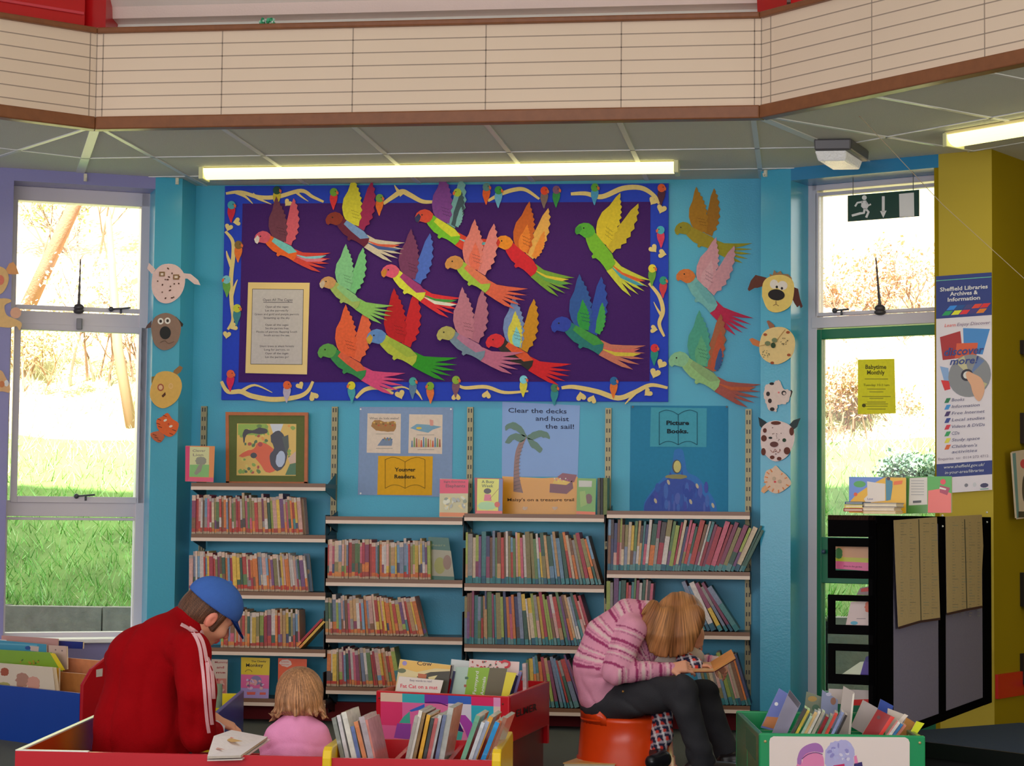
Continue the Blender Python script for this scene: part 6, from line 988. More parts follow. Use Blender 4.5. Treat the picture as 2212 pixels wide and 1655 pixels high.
standbooks('book edge', g4, [(1738, 1532, 6, .14, 28, 'brown', (70, 64, 60), (60, 56, 56)), (1744, 1536, 6, .14, 27, 'yellow', (180, 160, 60), (170, 150, 70)), (1750, 1548, 6, .12, 27, 'pale green', (150, 170, 150), (150, 160, 150)), (1760, 1540, 7, .13, 27, 'buff', (190, 160, 110), (180, 160, 120)), (1768, 1538, 6, .13, 26, 'white', (190, 184, 176), (180, 176, 170)), (1776, 1540, 7, .13, 26, 'grey', (150, 144, 130), (140, 136, 130)), (1784, 1550, 7, .12, 26, 'maroon', (130, 24, 34), (120, 30, 40)), (1794, 1548, 6, .12, 26, 'sage', (110, 130, 110), (110, 120, 110)), (1804, 1542, 7, .13, 26, 'scarlet', (196, 70, 60), (190, 80, 70)), (1818, 1540, 6, .13, 25, 'powder blue', (130, 140, 180), (120, 130, 170)), (1826, 1546, 5, .12, 25, 'brown black', (50, 44, 44), (60, 50, 50))], 'front row of the green box', .2, G1[1]+.14, .1)
standbooks('slim book edge', g4, [(1940, 1562, 6, .09, 35, 'white', (196, 190, 186), (190, 180, 176)), (1946, 1566, 6, .08, 36, 'blue', (60, 110, 160), (70, 110, 150)), (1953, 1568, 6, .08, 36, 'rose', (180, 110, 90), (170, 110, 100))], 'near the right end of the green box', .2, G1[1]+.12, .06)
# orange tub stool
sc = dep(1352, 1600, 9.15); SX, SY = sc[0], sc[1]
t = thing('tub_stool', 'bright orange plastic tub stool the woman sits on', 'stool', (SX, SY, 0))
OR = c(214, 60, 14, .95); mb = MB(); mb.lathe((SX, SY, 0), [(.222, 0), (.224, .02), (.216, .024), (.214, .06), (.208, .064), (.196, .215), (.200, .225), (.19, .235), (.02, .232)], OR, 48); mb.build('seat_tub', M_GLOSS, t, smooth=True)
mb = MB(); vs = []; n = 16
for k in range(n+1):
    a = math.radians(110+140*k/n); hh = .235+.085*math.sin(math.pi*k/n)**.6
    for r, z in ((.196, .20), (.205, hh), (.190, hh), (.178, .22)): vs.append((SX+r*math.cos(a), SY+r*math.sin(a), z))
mb.add(vs, [(4*k+i, 4*k+(i+1) % 4, 4*k+4+(i+1) % 4, 4*k+4+i) for k in range(n) for i in range(4)]+[(3, 2, 1, 0), (4*n, 4*n+1, 4*n+2, 4*n+3)], OR); mb.build('back_lip', M_GLOSS, t, smooth=True)
t = thing('stacked_book', 'thick cream and tan book lying on the carpet left of the stool', 'book', onz(1270, 1660, 0))
q = [onz(1216, 1648, .05), onz(1330, 1650, .05), onz(1322, 1640, .05), onz(1256, 1634, .05)]; cb = sum(q)/4
mb = MB(); mb.hexa([(*p[:2], .0) for p in q]+[(*p[:2], .004) for p in q], c(190, 130, 50)).hexa([(*p[:2], .046) for p in q]+[(*p[:2], .05) for p in q], c(196, 150, 80)); q2 = [onz(1250, 1642, .05), onz(1326, 1646, .05), onz(1318, 1639, .05), onz(1262, 1635, .05)]
mb.hexa([(*p[:2], .05) for p in q2]+[(*p[:2], .0505) for p in q2], c(190, 180, 170)); mb.build('cover', M_GLOSS, t)
mb = MB(); q3 = [cb+(p-cb)*.96 for p in q]; mb.hexa([(*p[:2], .004) for p in q3]+[(*p[:2], .046) for p in q3], c(200, 186, 160)); mb.build('pages', M_CARD, t)
# platform on the right
a = onz(2003, 1606, PZ); b = onz(2212, 1632, PZ); dv = (b-a)/np.linalg.norm(b-a); L_ = a-dv*.36; R_ = a+dv*2.4
nd = np.array([-dv[1], dv[0], 0])
mb = MB(); pts = [L_, R_, R_+nd*2.0, L_+nd*.95]; mb.hexa([(*p[:2], 0.0) for p in pts]+[(*p[:2], PZ-.03) for p in pts], c(24, 22, 24)); mb.build('platform_riser', M_MATTE, kind='structure')
mb = MB(); mb.hexa([(*p[:2], PZ-.03) for p in pts]+[(*p[:2], PZ) for p in pts], c(36, 50, 70, .9)); mb.build('floor_platform', mat('blue_carpet', .95, bump=.6, bscale=400, vary=.3, vscale=200), kind='structure')
mb = MB(); e0 = L_-nd*.012; e1 = R_-nd*.012; mb.hexa([(*e0[:2], PZ-.05), (*e1[:2], PZ-.05), (*R_[:2], PZ-.05), (*L_[:2], PZ-.05), (*e0[:2], PZ+.006), (*e1[:2], PZ+.006), (*R_[:2], PZ+.006), (*L_[:2], PZ+.006)], c(16, 14, 16)); mb.build('trim_5', M_METAL, kind='structure')
# black display shelving unit
Fq = onz(2141, 1518, PZ); Nq = onz(1995, 1574, PZ); ud = (Fq-Nq)/np.linalg.norm(Fq-Nq)
def projx(P): v = MR @ (P-CP); return 1106+F*v[0]/v[2]
lo, hi = -1.5, 0.5
for _ in range(40):
    m_ = (lo+hi)/2
    if projx(Nq+ud*m_) > 1893: hi = m_
    else: lo = m_
NC = Nq+ud*lo; pe = np.array([-ud[1], ud[0], 0]); lo, hi = 0.05, .9
for _ in range(40):
    m_ = (lo+hi)/2
    if projx(NC+pe*m_) < 1788: hi = m_
    else: lo = m_
WE = NC+pe*lo; UL = np.linalg.norm(Fq-NC); RP = planeab(NC, Fq); EPn = planeab(WE, NC); EW = lo; BK = c(12, 11, 12, .6); ZT = 1.112
t = thing('display_unit', 'black shelving unit with grey felt panels and hanging paper sheets', 'shelving unit', (NC[0], NC[1], PZ))
ur = lambda x: RP.uz(x, 1300)[0]; ue = lambda x: EPn.uz(x, 1300)[0]
def upost(P, u0, u1, z0, z1, o0, o1, nm='post', col=BK, m_=M_SCUFF): mb = MB(); mb.pbox(P, u0, u1, z0, z1, o0, o1, col); return mb.build(nm, m_, t, bevel=.002)
upost(RP, 0, ur(1930), PZ, ZT, -.03, 0); upost(RP, ur(2029), ur(2041), PZ, ZT, -.03, .004); upost(RP, ur(2124), UL, PZ, ZT, -.03, .004)
upost(RP, 0, UL, ZT-.03, ZT, -.03, .002, 'top_rail'); upost(RP, 0, UL, PZ, PZ+.035, -.03, .002, 'bottom_rail')
FELT = c(108, 104, 126, 1.0); fm = mat('felt', .95, spec=.0, vary=.12, vscale=120, bump=.2, bscale=300)
upost(RP, ur(1930), ur(2029), PZ+.035, ZT-.03, -.02, -.004, 'felt_panel', FELT, fm); upost(RP, ur(2041), ur(2124), PZ+.035, ZT-.03, -.02, -.004, 'felt_panel', FELT, fm)
uA = 0; 
upost(EPn, 0, EW, EPn.uz(1840, 1160)[1], ZT, -.02, 0, 'end_board'); upost(EPn, ue(1884), EW, PZ, ZT, -.02, 0, 'end_post')
for y0, y1, yo0, yo1 in ((1163, 1250, 1181, 1233), (1286, 1371, 1299, 1351), (1392, 1479, 1407, 1458)):
    z0, z1, w0, w1 = (EPn.uz(1840, y)[1] for y in (y1, y0, yo1, yo0)); a0, a1 = ue(1802), ue(1878); mb = MB()
    mb.pbox(EPn, 0, a0, z0, z1, -.02, 0, BK); mb.pbox(EPn, a1, EW, z0, z1, -.02, 0, BK); mb.pbox(EPn, a0, a1, w1, z1, -.02, 0, BK); mb.pbox(EPn, a0, a1, z0, w0, -.02, 0, BK); mb.build('end_frame', M_SCUFF, t)
    mb = MB(); mb.pbox(EPn, 0.01, EW-.03, z0, z0+.012, -UL, -.02, BK); mb.build('shelf_board', M_SCUFF, t)
upost(EPn, 0, EW, ZT-.02, ZT, -UL, 0, 'top_board', c(60, 40, 32))
mb = MB()
for x, y in ((2132, 1107), (2132, 1128), (2036, 1114), (2036, 1137)): mb.ball(RP.px(x, y, .006), .005, c(190, 190, 190), 8, 5)
mb.build('bolt', M_STEEL, t)
SHT = c(160, 140, 106, .95)
for i, (q, lb) in enumerate((([(1931, 1124), (2024, 1117), (2026, 1180), (2031, 1337), (1988, 1343), (1941, 1357), (1936, 1250)], 'left hanging sheet of printed columns on the black unit'), ([(2043, 1116), (2121, 1112), (2124, 1180), (2121, 1240), (2122, 1311), (2085, 1318), (2046, 1327)], 'right hanging sheet of printed columns on the black unit'))):
    ts = thing('printed_sheet', lb, 'paper sheet', RP.px(*q[3]), 'paper sheets pinned to the black unit')
    mb = MB(); ppoly(mb, RP, q, SHT, .010, .002); mb.build('sheet', M_CARD, ts)
    mb = MB(); x0, x1 = (1938, 2026) if i == 0 else (2050, 2118); xm = 1985 if i == 0 else 2084; rr = random.Random(i)
    ppoly(mb, RP, stroke([(xm, 1122), (xm+5, 1345-i*26)], 1.6), c(60, 60, 50), .011)
    for k in range(34):
        y = 1130+k*6.1-i*1.5
        for cx in (x0+8, x0+28, xm+10, xm+28):
            w = rr.choice([3, 4, 6, 12]); ppoly(mb, RP, rect(cx, y, min(cx+w, x1), y+1), c(*rr.choice([(110, 120, 110), (100, 100, 90), (130, 120, 100)])), .0108)
    mb.build('print', M_CARD, ts)
    mb = MB(); ppoly(mb, RP, stroke([q[5 if i == 1 else 4], q[4 if i == 1 else 4]] if False else ([(1941, 1357), (1988, 1343), (2031, 1337)] if i == 0 else [(2046, 1327), (2085, 1318), (2122, 1311)]), 5), c(50, 24, 30), .012); mb.build('edge_strip', M_CARD, ts)
# things on and in the unit
TP = EPn; 
def topb(label, quad, o, side, front, arts=()): 
    q = planeab(WE, NC); q.p = q.p-q.n*o; coverbook(label, 'library_book', quad, q, side, front, arts, group='books on top of the black unit', thick=.02)
topb('open yellow and blue fronted book with a white slip on the black unit', [(1834, 1108), (1957, 1109), (1957, 1032), (1834, 1030)], .25, c(60, 60, 110), c(206, 150, 30), [([(1834, 1030), (1912, 1031), (1880, 1048), (1850, 1068), (1834, 1086)], (90, 120, 180)), (ell(1857, 1046, 13, 7), (70, 140, 70)), ([(1873, 1040), (1900, 1044), (1912, 1045), (1912, 1082), (1870, 1086), (1866, 1078), (1874, 1070)], (190, 180, 170)), ([(1913, 1032), (1928, 1040), (1928, 1052), (1924, 1080), (1914, 1082)], (50, 110, 130)), (ell(1919, 1034, 4, 4), (60, 40, 40)), ([(1931, 1040), (1950, 1038), (1948, 1046), (1930, 1048)], (206, 90, 30)), (ell(1848, 1068, 4, 4), (190, 70, 30)), ('T', 1880, 1078, 'Law', 4, (60, 60, 120), 12)])
topb('open green and red fronted book with a date slip and a small parrot', [(1953, 1110), (2056, 1108), (2056, 1029), (1955, 1030)], .28, c(30, 90, 60), c(60, 140, 50), [([(1956, 1031), (2004, 1031), (2002, 1109), (1954, 1110)], (70, 120, 50)), ([(1965, 1033), (2003, 1031), (2003, 1090), (1963, 1092)], (176, 170, 160)), ([(2005, 1060), (2030, 1056), (2055, 1066), (2055, 1108), (2004, 1108)], (206, 90, 80)), (ell(2037, 1041, 6, 6), (190, 40, 50)), ([(2030, 1048), (2052, 1054), (2046, 1070), (2030, 1064)], (140, 30, 60)), ([(2030, 1052), (2044, 1056), (2043, 1059), (2029, 1056)], (190, 180, 170)), ([(1972, 1082), (1990, 1081), (1990, 1086), (1972, 1087)], (60, 60, 60))]+[(rect(1968, 1038+i*6, 1996, 1039+i*6), (120, 120, 120)) for i in range(6)])
for i, (x0, x1, y0, y1, col, lb) in enumerate(((1822, 1864, 1098, 1105, (150, 60, 60), 'red book at the bottom of the left pile on the black unit'), (1824, 1864, 1090, 1097.5, (196, 180, 90), 'yellow book in the middle of the left pile on the black unit'), (1825, 1864, 1084, 1089.5, (40, 80, 120), 'blue book on top of the left pile on the black unit'), (1864, 1935, 1104, 1110, (196, 170, 130), 'buff book at the bottom of the right pile on the black unit'), (1864, 1932, 1096, 1103.5, (190, 176, 160), 'cream book in the middle of the right pile on the black unit'), (1865, 1937, 1086, 1095.5, (140, 134, 130), 'grey book on top of the right pile on the black unit'))):
    q = planeab(WE, NC); q.p = q.p-q.n*.05; u0, u1, z0, z1 = uzr(q, x0, x1, y0, y1)
    mb = MB(); z0 = max(z0, ZT+.001); mb.pbox(q, u0, u1, z0, z0+.003, -.12, 0, c(*col)); mb.pbox(q, u0, u1, z1-.003, z1, -.12, 0, c(*col)); mb.pbox(q, u0, u0+.003, z0, z1, -.12, 0, c(*col)); mb.pbox(q, u0+.003, u1-.003, z0+.003, z1-.003, -.117, -.003, c(196, 184, 160)); mb.build('library_book', M_CARD, label=lb, cat='book', group='books on top of the black unit')
def inb(label, quad, o, front, arts=()):
    q = planeab(WE, NC); q.p = q.p-q.n*o; coverbook(label, 'library_book', quad, q, c(150, 130, 120), front, arts, group='books inside the black unit', thick=.01)
inb('pink book with a tan picture seen through the top frame', [(1796, 1228), (1880, 1234), (1880, 1178), (1796, 1178)], .08, c(206, 90, 130), [([(1800, 1180), (1879, 1180), (1879, 1212), (1800, 1209)], (190, 140, 100)), ([(1800, 1203), (1879, 1206), (1879, 1216), (1800, 1212)], (170, 170, 50)), (wob(ell(1812, 1196, 8, 12), 1), (60, 110, 60)), ('T', 1842, 1224, 'Alice in the garden', 3.5, (110, 40, 70), 40, 3)])
inb('white drawing book seen through the middle frame', [(1826, 1354), (1890, 1352), (1892, 1298), (1838, 1300)], .10, c(196, 176, 170), [(wob(ell(1876, 1312, 8, 12), 1), (190, 90, 60)), (ell(1845, 1346, 8, 4), (80, 150, 170)), (rect(1850, 1336, 1870, 1337), (100, 90, 90))])
inb('grey and red book standing above the middle frame', [(1850, 1285), (1892, 1287), (1894, 1264), (1858, 1270)], .12, c(130, 110, 110), [([(1860, 1272), (1892, 1266), (1892, 1276), (1860, 1279)], (180, 40, 30))])
inb('purple and white slanted book seen through the bottom frame', [(1815, 1459), (1880, 1460), (1880, 1428), (1858, 1430)], .10, c(190, 200, 170), [([(1858, 1459), (1879, 1459), (1879, 1412), (1866, 1430)], (70, 50, 130)), (ell(1874, 1424, 5, 6), (50, 40, 110))])
inb('white and red book lying at the foot of the black unit', [(1790, 1520), (1892, 1524), (1892, 1492), (1790, 1488)], .10, c(186, 172, 166), [([(1836, 1512), (1892, 1510), (1892, 1524), (1836, 1524)], (190, 40, 36))])
# rack ledges and a comic on the right-hand yellow wall
for i, (y0, y1, cc, lb) in enumerate(((735, 765, (24, 18, 18), 'topmost dark display ledge at the right picture edge'), (892, 958, (30, 22, 20), 'dark display ledge above the white comic at the right edge'), (1237, 1310, (22, 18, 18), 'dark display ledge below the white comic at the right edge'), (1412, 1478, (24, 18, 20), 'lowest dark display ledge at the right picture edge'))):
    a, z1 = SIDE.uz(2203, y0); _, z0 = SIDE.uz(2203, y1); tt = thing('display_ledge', lb, 'display ledge', SIDE.at(a+.1, z0, .03), 'dark wall display ledges')
    mb = MB(); mb.pbox(SIDE, a, a+.4, z0, z1, .0, .02, c(*cc)); mb.build('back_plate', M_METAL, tt); mb = MB(); mb.pbox(SIDE, a+.002, a+.4, z0-.012, z0+.012, .02, .07, c(110, 80, 60)); mb.build('ledge_lip', M_WOOD, tt)
q = SIDE.shift(.05); coverbook('white fronted comic book standing on a ledge at the right edge', 'comic_book', [(2196, 1122), (2290, 1110), (2286, 960), (2186, 976)], q, c(190, 180, 170), c(186, 170, 160), [([(2187, 980), (2194, 978), (2202, 1118), (2197, 1120)], (90, 130, 140)), (ell(2212, 1002, 8, 10), (190, 60, 80)), (ell(2214, 1056, 6, 30), (60, 56, 60)), (rect(2200, 1105, 2214, 1118), (50, 50, 56))])
# ================================================================== people: bodies grown as one smooth skin over blended, tapering limbs
def nrm(v): v = np.array(v, float); return v/np.linalg.norm(v)
class Field:
    """a blend of tapered capsules and ellipsoids, each with its own blend radius; carved and displaced afterwards"""
    def __init__(s): s.p = []; s.cut = []; s.disp = None
    def cap(s, a, b, r1, r2, k=.03, col=None, flat=None): s.p.append(('c', np.array(a, float), np.array(b, float), r1, r2, k, col, flat)); return s
    def ell(s, c_, r, k=.03, col=None, rot=None): s.p.append(('e', np.array(c_, float), np.array(r, float), None if rot is None else np.array(rot, float), 0, k, col, None)); return s
    def sub(s, c_, r, rot=None): s.cut.append((np.array(c_, float), np.array(r, float), rot)); return s
    @staticmethod
    def _d(q, P):
        if q[0] == 'c':
            a, b = q[1], q[2]; ab = b-a; h = np.clip(((P-a) @ ab)/(ab @ ab), 0, 1); D = P-a-h[:, None]*ab
            if q[7] is not None: n, f = q[7]; D = D+(D @ n)[:, None]*n*(f-1)
            return np.sqrt((D**2).sum(1))-(q[3]+(q[4]-q[3])*h), h
        D = P-q[1]
        if q[3] is not None: D = D @ q[3].T
        k0 = np.sqrt(((D/q[2])**2).sum(1)); k1 = np.sqrt(((D/q[2]**2)**2).sum(1))+1e-9
        return k0*(k0-1)/k1, k0
    def __call__(s, P):
        d = None
        for q in s.p:
            e, _ = s._d(q, P)
            if d is None: d = e
            else: k = q[5]; h = np.clip(.5+.5*(d-e)/k, 0, 1); d = d+(e-d)*h-k*h*(1-h)
        for c_, r, rot in s.cut:
            e, _ = s._d(('e', c_, r, rot, 0, 0, None, None), P); k = .008; e = -e; h = np.clip(.5-.5*(e-d)/-k*-1, 0, 1); d = np.maximum(d, e)
        if s.disp is not None: d = d-s.disp(P)
        return d
    def colour(s, P):
        best = None; C = np.zeros((len(P), 4))
        for q in s.p:
            if q[6] is None: continue
            e, h = s._d(q, P); cc = q[6](P, h) if callable(q[6]) else np.tile(q[6], (len(P), 1))
            if best is None: best = e.copy(); C[:] = cc
            else: m_ = e < best; best[m_] = e[m_]; C[m_] = cc[m_]
        return C
    def bounds(s):
        lo, hi = np.full(3, 9e9), np.full(3, -9e9)
        for q in s.p:
            if q[0] == 'c': r = max(q[3], q[4]); lo = np.minimum(lo, np.minimum(q[1], q[2])-r); hi = np.maximum(hi, np.maximum(q[1], q[2])+r)
            else: r = max(q[2]); lo = np.minimum(lo, q[1]-r); hi = np.maximum(hi, q[1]+r)
        return lo-.03, hi+.03
    def hit(s, x, y, t0, t1):
        d = ray(x, y); t = t0; L = np.linalg.norm(d)
        for _ in range(200):
            e = s((CP+d*t)[None])[0]
            if e < .0006: return CP+d*t
            t += e*.6/L
            if t > t1: return None
        return None
def nets(fld, h, name, material, parent, colfn=None, clip=None, stfn=None):
    lo, hi = fld.bounds()
    if clip is not None: lo = np.maximum(lo, clip[0]); hi = np.minimum(hi, clip[1])
    n = np.ceil((hi-lo)/h).astype(int)+1; ax = [lo[i]+h*np.arange(n[i]) for i in range(3)]
    G = np.stack(np.meshgrid(*ax, indexing='ij'), -1).reshape(-1, 3); V = np.empty(len(G))
    for i in range(0, len(G), 400000): V[i:i+400000] = fld(G[i:i+400000])
    V = V.reshape(n); V[0] = V[-1] = 1; V[:, 0] = V[:, -1] = 1; V[:, :, 0] = V[:, :, -1] = 1
    ins = V < 0; acc = np.zeros((n[0]-1, n[1]-1, n[2]-1, 3)); cnt = np.zeros((n[0]-1, n[1]-1, n[2]-1))
    cor = [(i, j, k) for i in (0, 1) for j in (0, 1) for k in (0, 1)]
    sl = lambda c_: tuple(slice(c_[i], n[i]-1+c_[i]) for i in range(3))
    for a in range(8):
        for b in range(a+1, 8):
            A, B = cor[a], cor[b]
            if sum(abs(A[i]-B[i]) for i in range(3)) != 1: continue
            va, vb = V[sl(A)], V[sl(B)]; m_ = (va < 0) != (vb < 0); t = np.where(m_, va/np.where(m_, va-vb, 1), 0)
            for i in range(3): acc[..., i] += np.where(m_, A[i]+t*(B[i]-A[i]), 0)
            cnt += m_
    act = cnt > 0; idx = -np.ones(act.shape, int); idx[act] = np.arange(act.sum()); cells = np.argwhere(act)
    verts = lo+h*(cells+acc[act]/cnt[act][:, None]); faces = []
    for axn in range(3):
        u, v = (axn+1) % 3, (axn+2) % 3; sA = [slice(0, n[i]) for i in range(3)]; sB = list(sA); sA[axn] = slice(0, n[axn]-1); sB[axn] = slice(1, n[axn])
        ch = ins[tuple(sA)] != ins[tuple(sB)]; e = np.argwhere(ch); e = e[(e[:, u] > 0) & (e[:, v] > 0) & (e[:, u] < n[u]-1) & (e[:, v] < n[v]-1)]
        if not len(e): continue
        du = np.zeros(3, int); du[u] = 1; dv_ = np.zeros(3, int); dv_[v] = 1
        q = np.stack([idx[tuple((e-du-dv_).T)], idx[tuple((e-dv_).T)], idx[tuple(e.T)], idx[tuple((e-du).T)]], 1)
        flip = ~ins[tuple(e.T)]; q[flip] = q[flip][:, ::-1]; faces.append(q)
    faces = np.concatenate(faces); faces = faces[(faces >= 0).all(1)]
    C = (colfn or fld.colour)(verts); o = parent_world(parent) if parent is not None else verts.mean(0)
    me = bpy.data.meshes.new(name); me.from_pydata((verts-o).tolist(), [], faces.tolist()); me.update()
    at = me.color_attributes.new('Col', 'FLOAT_COLOR', 'POINT'); at.data.foreach_set('color', C.astype(np.float32).ravel())
    if stfn is not None: at = me.color_attributes.new('St', 'FLOAT_COLOR', 'POINT'); at.data.foreach_set('color', np.concatenate([stfn(verts), np.ones((len(verts), 1))], 1).astype(np.float32).ravel())
    me.polygons.foreach_set('use_smooth', [True]*len(me.polygons)); me.materials.append(material)
    ob = bpy.data.objects.new(name, me); COL.objects.link(ob); ob.parent = parent
    sm = ob.modifiers.new('relax', 'SMOOTH'); sm.factor = .5; sm.iterations = 2
    return ob
def frame(fwd, up):                 # head axes: rows forward, left, up
    f = nrm(fwd); l = nrm(np.cross(up, f)); u = np.cross(f, l); return np.stack([f, l, u])
SK = np.array(c(200, 140, 112, 1.0)); SKP = np.array(c(206, 120, 100, 1.0))
def head_field(cen, R, s=1.0, cheek=0.0):
    """skull, face and ears in head axes (forward, left, up), scaled by s"""
    W_ = lambda a, b, d: cen+(np.array([a, b, d])*s) @ R
    f = Field(); e = lambda a, b, d, r, k=.02, col=SK: f.ell(W_(a, b, d), np.array(r)*s, k*s, col, R)
    e(-.005, 0, .02, (.095, .077, .098)); e(.035, 0, -.045, (.058, .057, .070), .03); e(.062, 0, -.092, (.026, .030, .022), .025); e(.075, 0, .015, (.025, .05, .018), .02)
    f.cap(W_(.088, 0, .0), W_(.112, 0, -.040), .009*s, .015*s, .012*s, SKP); e(.095, 0, -.068, (.012, .024, .006), .01, np.array(c(180, 80, 80))); e(.092, 0, -.080, (.012, .02, .006), .01, np.array(c(180, 80, 80)))
    for sd in (-1, 1):
        e(.066, sd*.038, -.035, (.028, .022, .024), .025, SKP if cheek else SK); e(-.008, sd*.080, -.010, (.020, .010, .033), .008, SKP); f.sub(W_(-.002, sd*.091, -.008), np.array([.010, .006, .018])*s, R)
        f.sub(W_(.097, sd*.032, -.003), np.array([.014, .016, .010])*s, R)
    return f, W_
def eyes(parent, W_, s=1.0):
    for sd in (-1, 1):
        mb = MB(); q = W_(.080, sd*.031, -.004); mb.ball(q, .012*s, c(200, 195, 190), 12, 8); mb.build('eye', M_GLOSS, parent, smooth=True)
        mb = MB(); q = W_(.0905, sd*.031, -.005); mb.ball(q, .0045*s, c(50, 40, 30), 10, 6); mb.build('iris', M_GLOSS, parent, smooth=True)
def hand(fld, wrist, palm_dir, palm_n, s=1.0, curl=(.5, .6, .7, .8), thumb=1, col=SK):
    """palm, four fingers with two bends and a thumb leaving the side of the palm; palm_n points out of the palm"""
    d = nrm(palm_dir); n_ = nrm(np.array(palm_n)-d*(np.array(palm_n) @ d)); sd = np.cross(d, n_)*thumb; w = np.array(wrist, float)
    for q in (-.026, -.009, .009, .026): fld.cap(w+sd*q*.5*s, w+d*.085*s+sd*q*s, .016*s, .0125*s, .012*s, col)
    for i, (q, L) in enumerate(((.030, .072), (.010, .080), (-.010, .075), (-.029, .058))):
        b = w+d*.085*s+sd*q*s; a1 = curl[i]*.6; d1 = nrm(d*math.cos(a1)+n_*math.sin(a1)+sd*q*2); p1 = b+d1*L*.48*s; a2 = curl[i]*1.5; d2 = nrm(d*math.cos(a2)+n_*math.sin(a2)); p2 = p1+d2*L*.30*s; a3 = curl[i]*2.1; d3 = nrm(d*math.cos(a3)+n_*math.sin(a3)); p3 = p2+d3*L*.24*s
        fld.cap(b, p1, .0092*s, .0086*s, .004*s, col).cap(p1, p2, .0086*s, .0080*s, .002*s, col).cap(p2, p3, .0080*s, .0070*s, .002*s, SKP if col is SK else col)
    b = w+d*.025*s+sd*.026*s; t1 = b+(d*.6+sd*.75+n_*.2)*.045*s; t2 = t1+(d*.9+sd*.25+n_*.3)*.034*s; fld.cap(b, t1, .014*s, .0105*s, .012*s, col).cap(t1, t2, .0105*s, .0085*s, .004*s, col)
def noise3(P, f, seed=0):
    r_ = np.random.RandomState(seed); o = np.zeros(len(P))
    for _ in range(6): k = r_.normal(size=3)*f; o += np.sin(P @ k+r_.uniform(0, 6.28))
    return o/6
def strands(root, axis, freq, amp, seed=1):
    """hair grooves that fan out from an axis through the crown"""
    ax = nrm(axis); e1 = nrm(np.cross(ax, [.3, .2, .9])); e2 = np.cross(ax, e1)
    def f(P):
        D = P-root; a = np.arctan2(D @ e2, D @ e1); z = D @ ax; return amp*(.55*np.sin(a*freq+3*noise3(P, 18, seed)+z*9)+.45*np.sin(a*freq*2.3+z*14+seed))
    return f
def fan(root, axis, f1=26, f2=9):
    ax = nrm(axis); e1 = nrm(np.cross(ax, [.3, .2, .9])); e2 = np.cross(ax, e1)
    def f(P): D = P-root; r = np.sqrt((D @ e1)**2+(D @ e2)**2)+1e-6; return np.stack([(D @ e1)/r*f1+noise3(P, 25, 3), (D @ e2)/r*f1+noise3(P, 25, 4), (D @ ax)*f2], 1)
    return f
def hair_col(root, axis, freq, cols, seed=1):
    g = strands(root, axis, freq*1.3, 1.0, seed+5)
    def f(P): t = np.clip(.5+.5*g(P)+.25*noise3(P, 40, seed), 0, 1)[:, None]; return np.array(cols[0])*(1-t)+np.array(cols[1])*t
    return f
# ------------------------------------------------------------------ the man in the red tracksuit top
D0 = 7.85
J = lambda x, y, d=D0: dep(x, y, d)
man = thing('person', 'man in blue cap and red striped tracksuit top bent over a book', 'person', onz(320, 1690, .0) if False else (J(310, 1640)[0], J(310, 1640)[1], .12))
RJ = np.array(c(142, 6, 14, .8)); RJD = np.array(c(150, 12, 28, .92))
jk = Field()
jk.cap(J(300, 1665), J(312, 1560), .175, .180, .05, RJ, (nrm([0, 1, 0]), 1.25)); jk.cap(J(312, 1560), J(335, 1450, 7.9), .180, .172, .06, RJ, (nrm([0, 1, 0]), 1.2)); jk.cap(J(335, 1450, 7.9), J(360, 1400, 7.92), .165, .125, .06, RJ)
jk.ell(J(300, 1420, 7.9), (.115, .11, .09), .07, RJ); jk.cap(J(360, 1395, 7.9), J(398, 1352, 7.95), .095, .070, .04, RJ)          # far shoulder, collar base
jk.cap(J(392, 1358, 7.95), J(408, 1334, 7.98), .078, .072, .02, RJ)                                                               # collar
E_ = J(425, 1588, 7.72); SHp = J(408, 1412, 7.78); WRp = J(462, 1588, 8.02)
jk.cap(J(368, 1400, 7.85), SHp, .085, .082, .045, RJ); jk.cap(SHp, J(427, 1500, 7.70), .086, .074, .022, RJ); jk.cap(J(427, 1500, 7.70), E_, .075, .066, .010, RJ); jk.cap(E_, J(452, 1590, 7.9), .064, .050, .02, RJ); jk.cap(J(452, 1590, 7.9), WRp, .05, .040, .02, RJ)
jk.cap(J(285, 1440, 8.05), J(330, 1560, 8.25), .075, .06, .04, RJ); jk.cap(J(330, 1560, 8.25), J(450, 1570, 8.3), .055, .042, .03, RJ)
def fold(P):
    q = (P-SHp); z = P[:, 2]; x = P[:, 0]
    return .006*np.sin(z*40-x*34+3*noise3(P, 9, 2))*np.clip(.62-z, 0, 1)*1.6+.007*noise3(P, 14, 4)+.0035*noise3(P, 34, 6)-.011*np.clip(1-4*np.abs(noise3(P*np.array([1, 1, .55]), 13, 11)), 0, 1)**2-.008*np.exp(-((x-(E_[0]-.085)+.06*(z-.4))/.014)**2)*(z < .62)*(z > .12)
jk.disp = fold
nets(jk, .0085, 'jacket', M_CLOTH, man)
hc = J(452, 1322, 8.0); RM = frame(nrm(MR[0]*.74-MR[1]*.60+MR[2]*.46), nrm(MR[0]*.50+MR[1]*.84)); hf, WH_ = head_field(hc, RM, 1.0)
hf.cap(WH_(-.035, 0, -.05), J(405, 1362, 7.97), .058, .062, .03, SK)
nets(hf, .005, 'head', M_SKIN, man); eyes(man, WH_)
hr = Field(); hr.ell(WH_(-.018, 0, .012), (.097, .083, .088), .02, None, RM); hr.ell(WH_(-.06, 0, -.035), (.052, .068, .05), .03, None, RM)
for sd in (-1, 1): hr.cap(WH_(.022, sd*.071, .03), WH_(.024, sd*.070, -.038), .016, .011, .015)
hr.sub(WH_(.105, 0, .0), (.078, .12, .12), RM)
for sd in (-1, 1): hr.sub(WH_(-.008, sd*.088, -.022), (.026, .024, .042), RM)
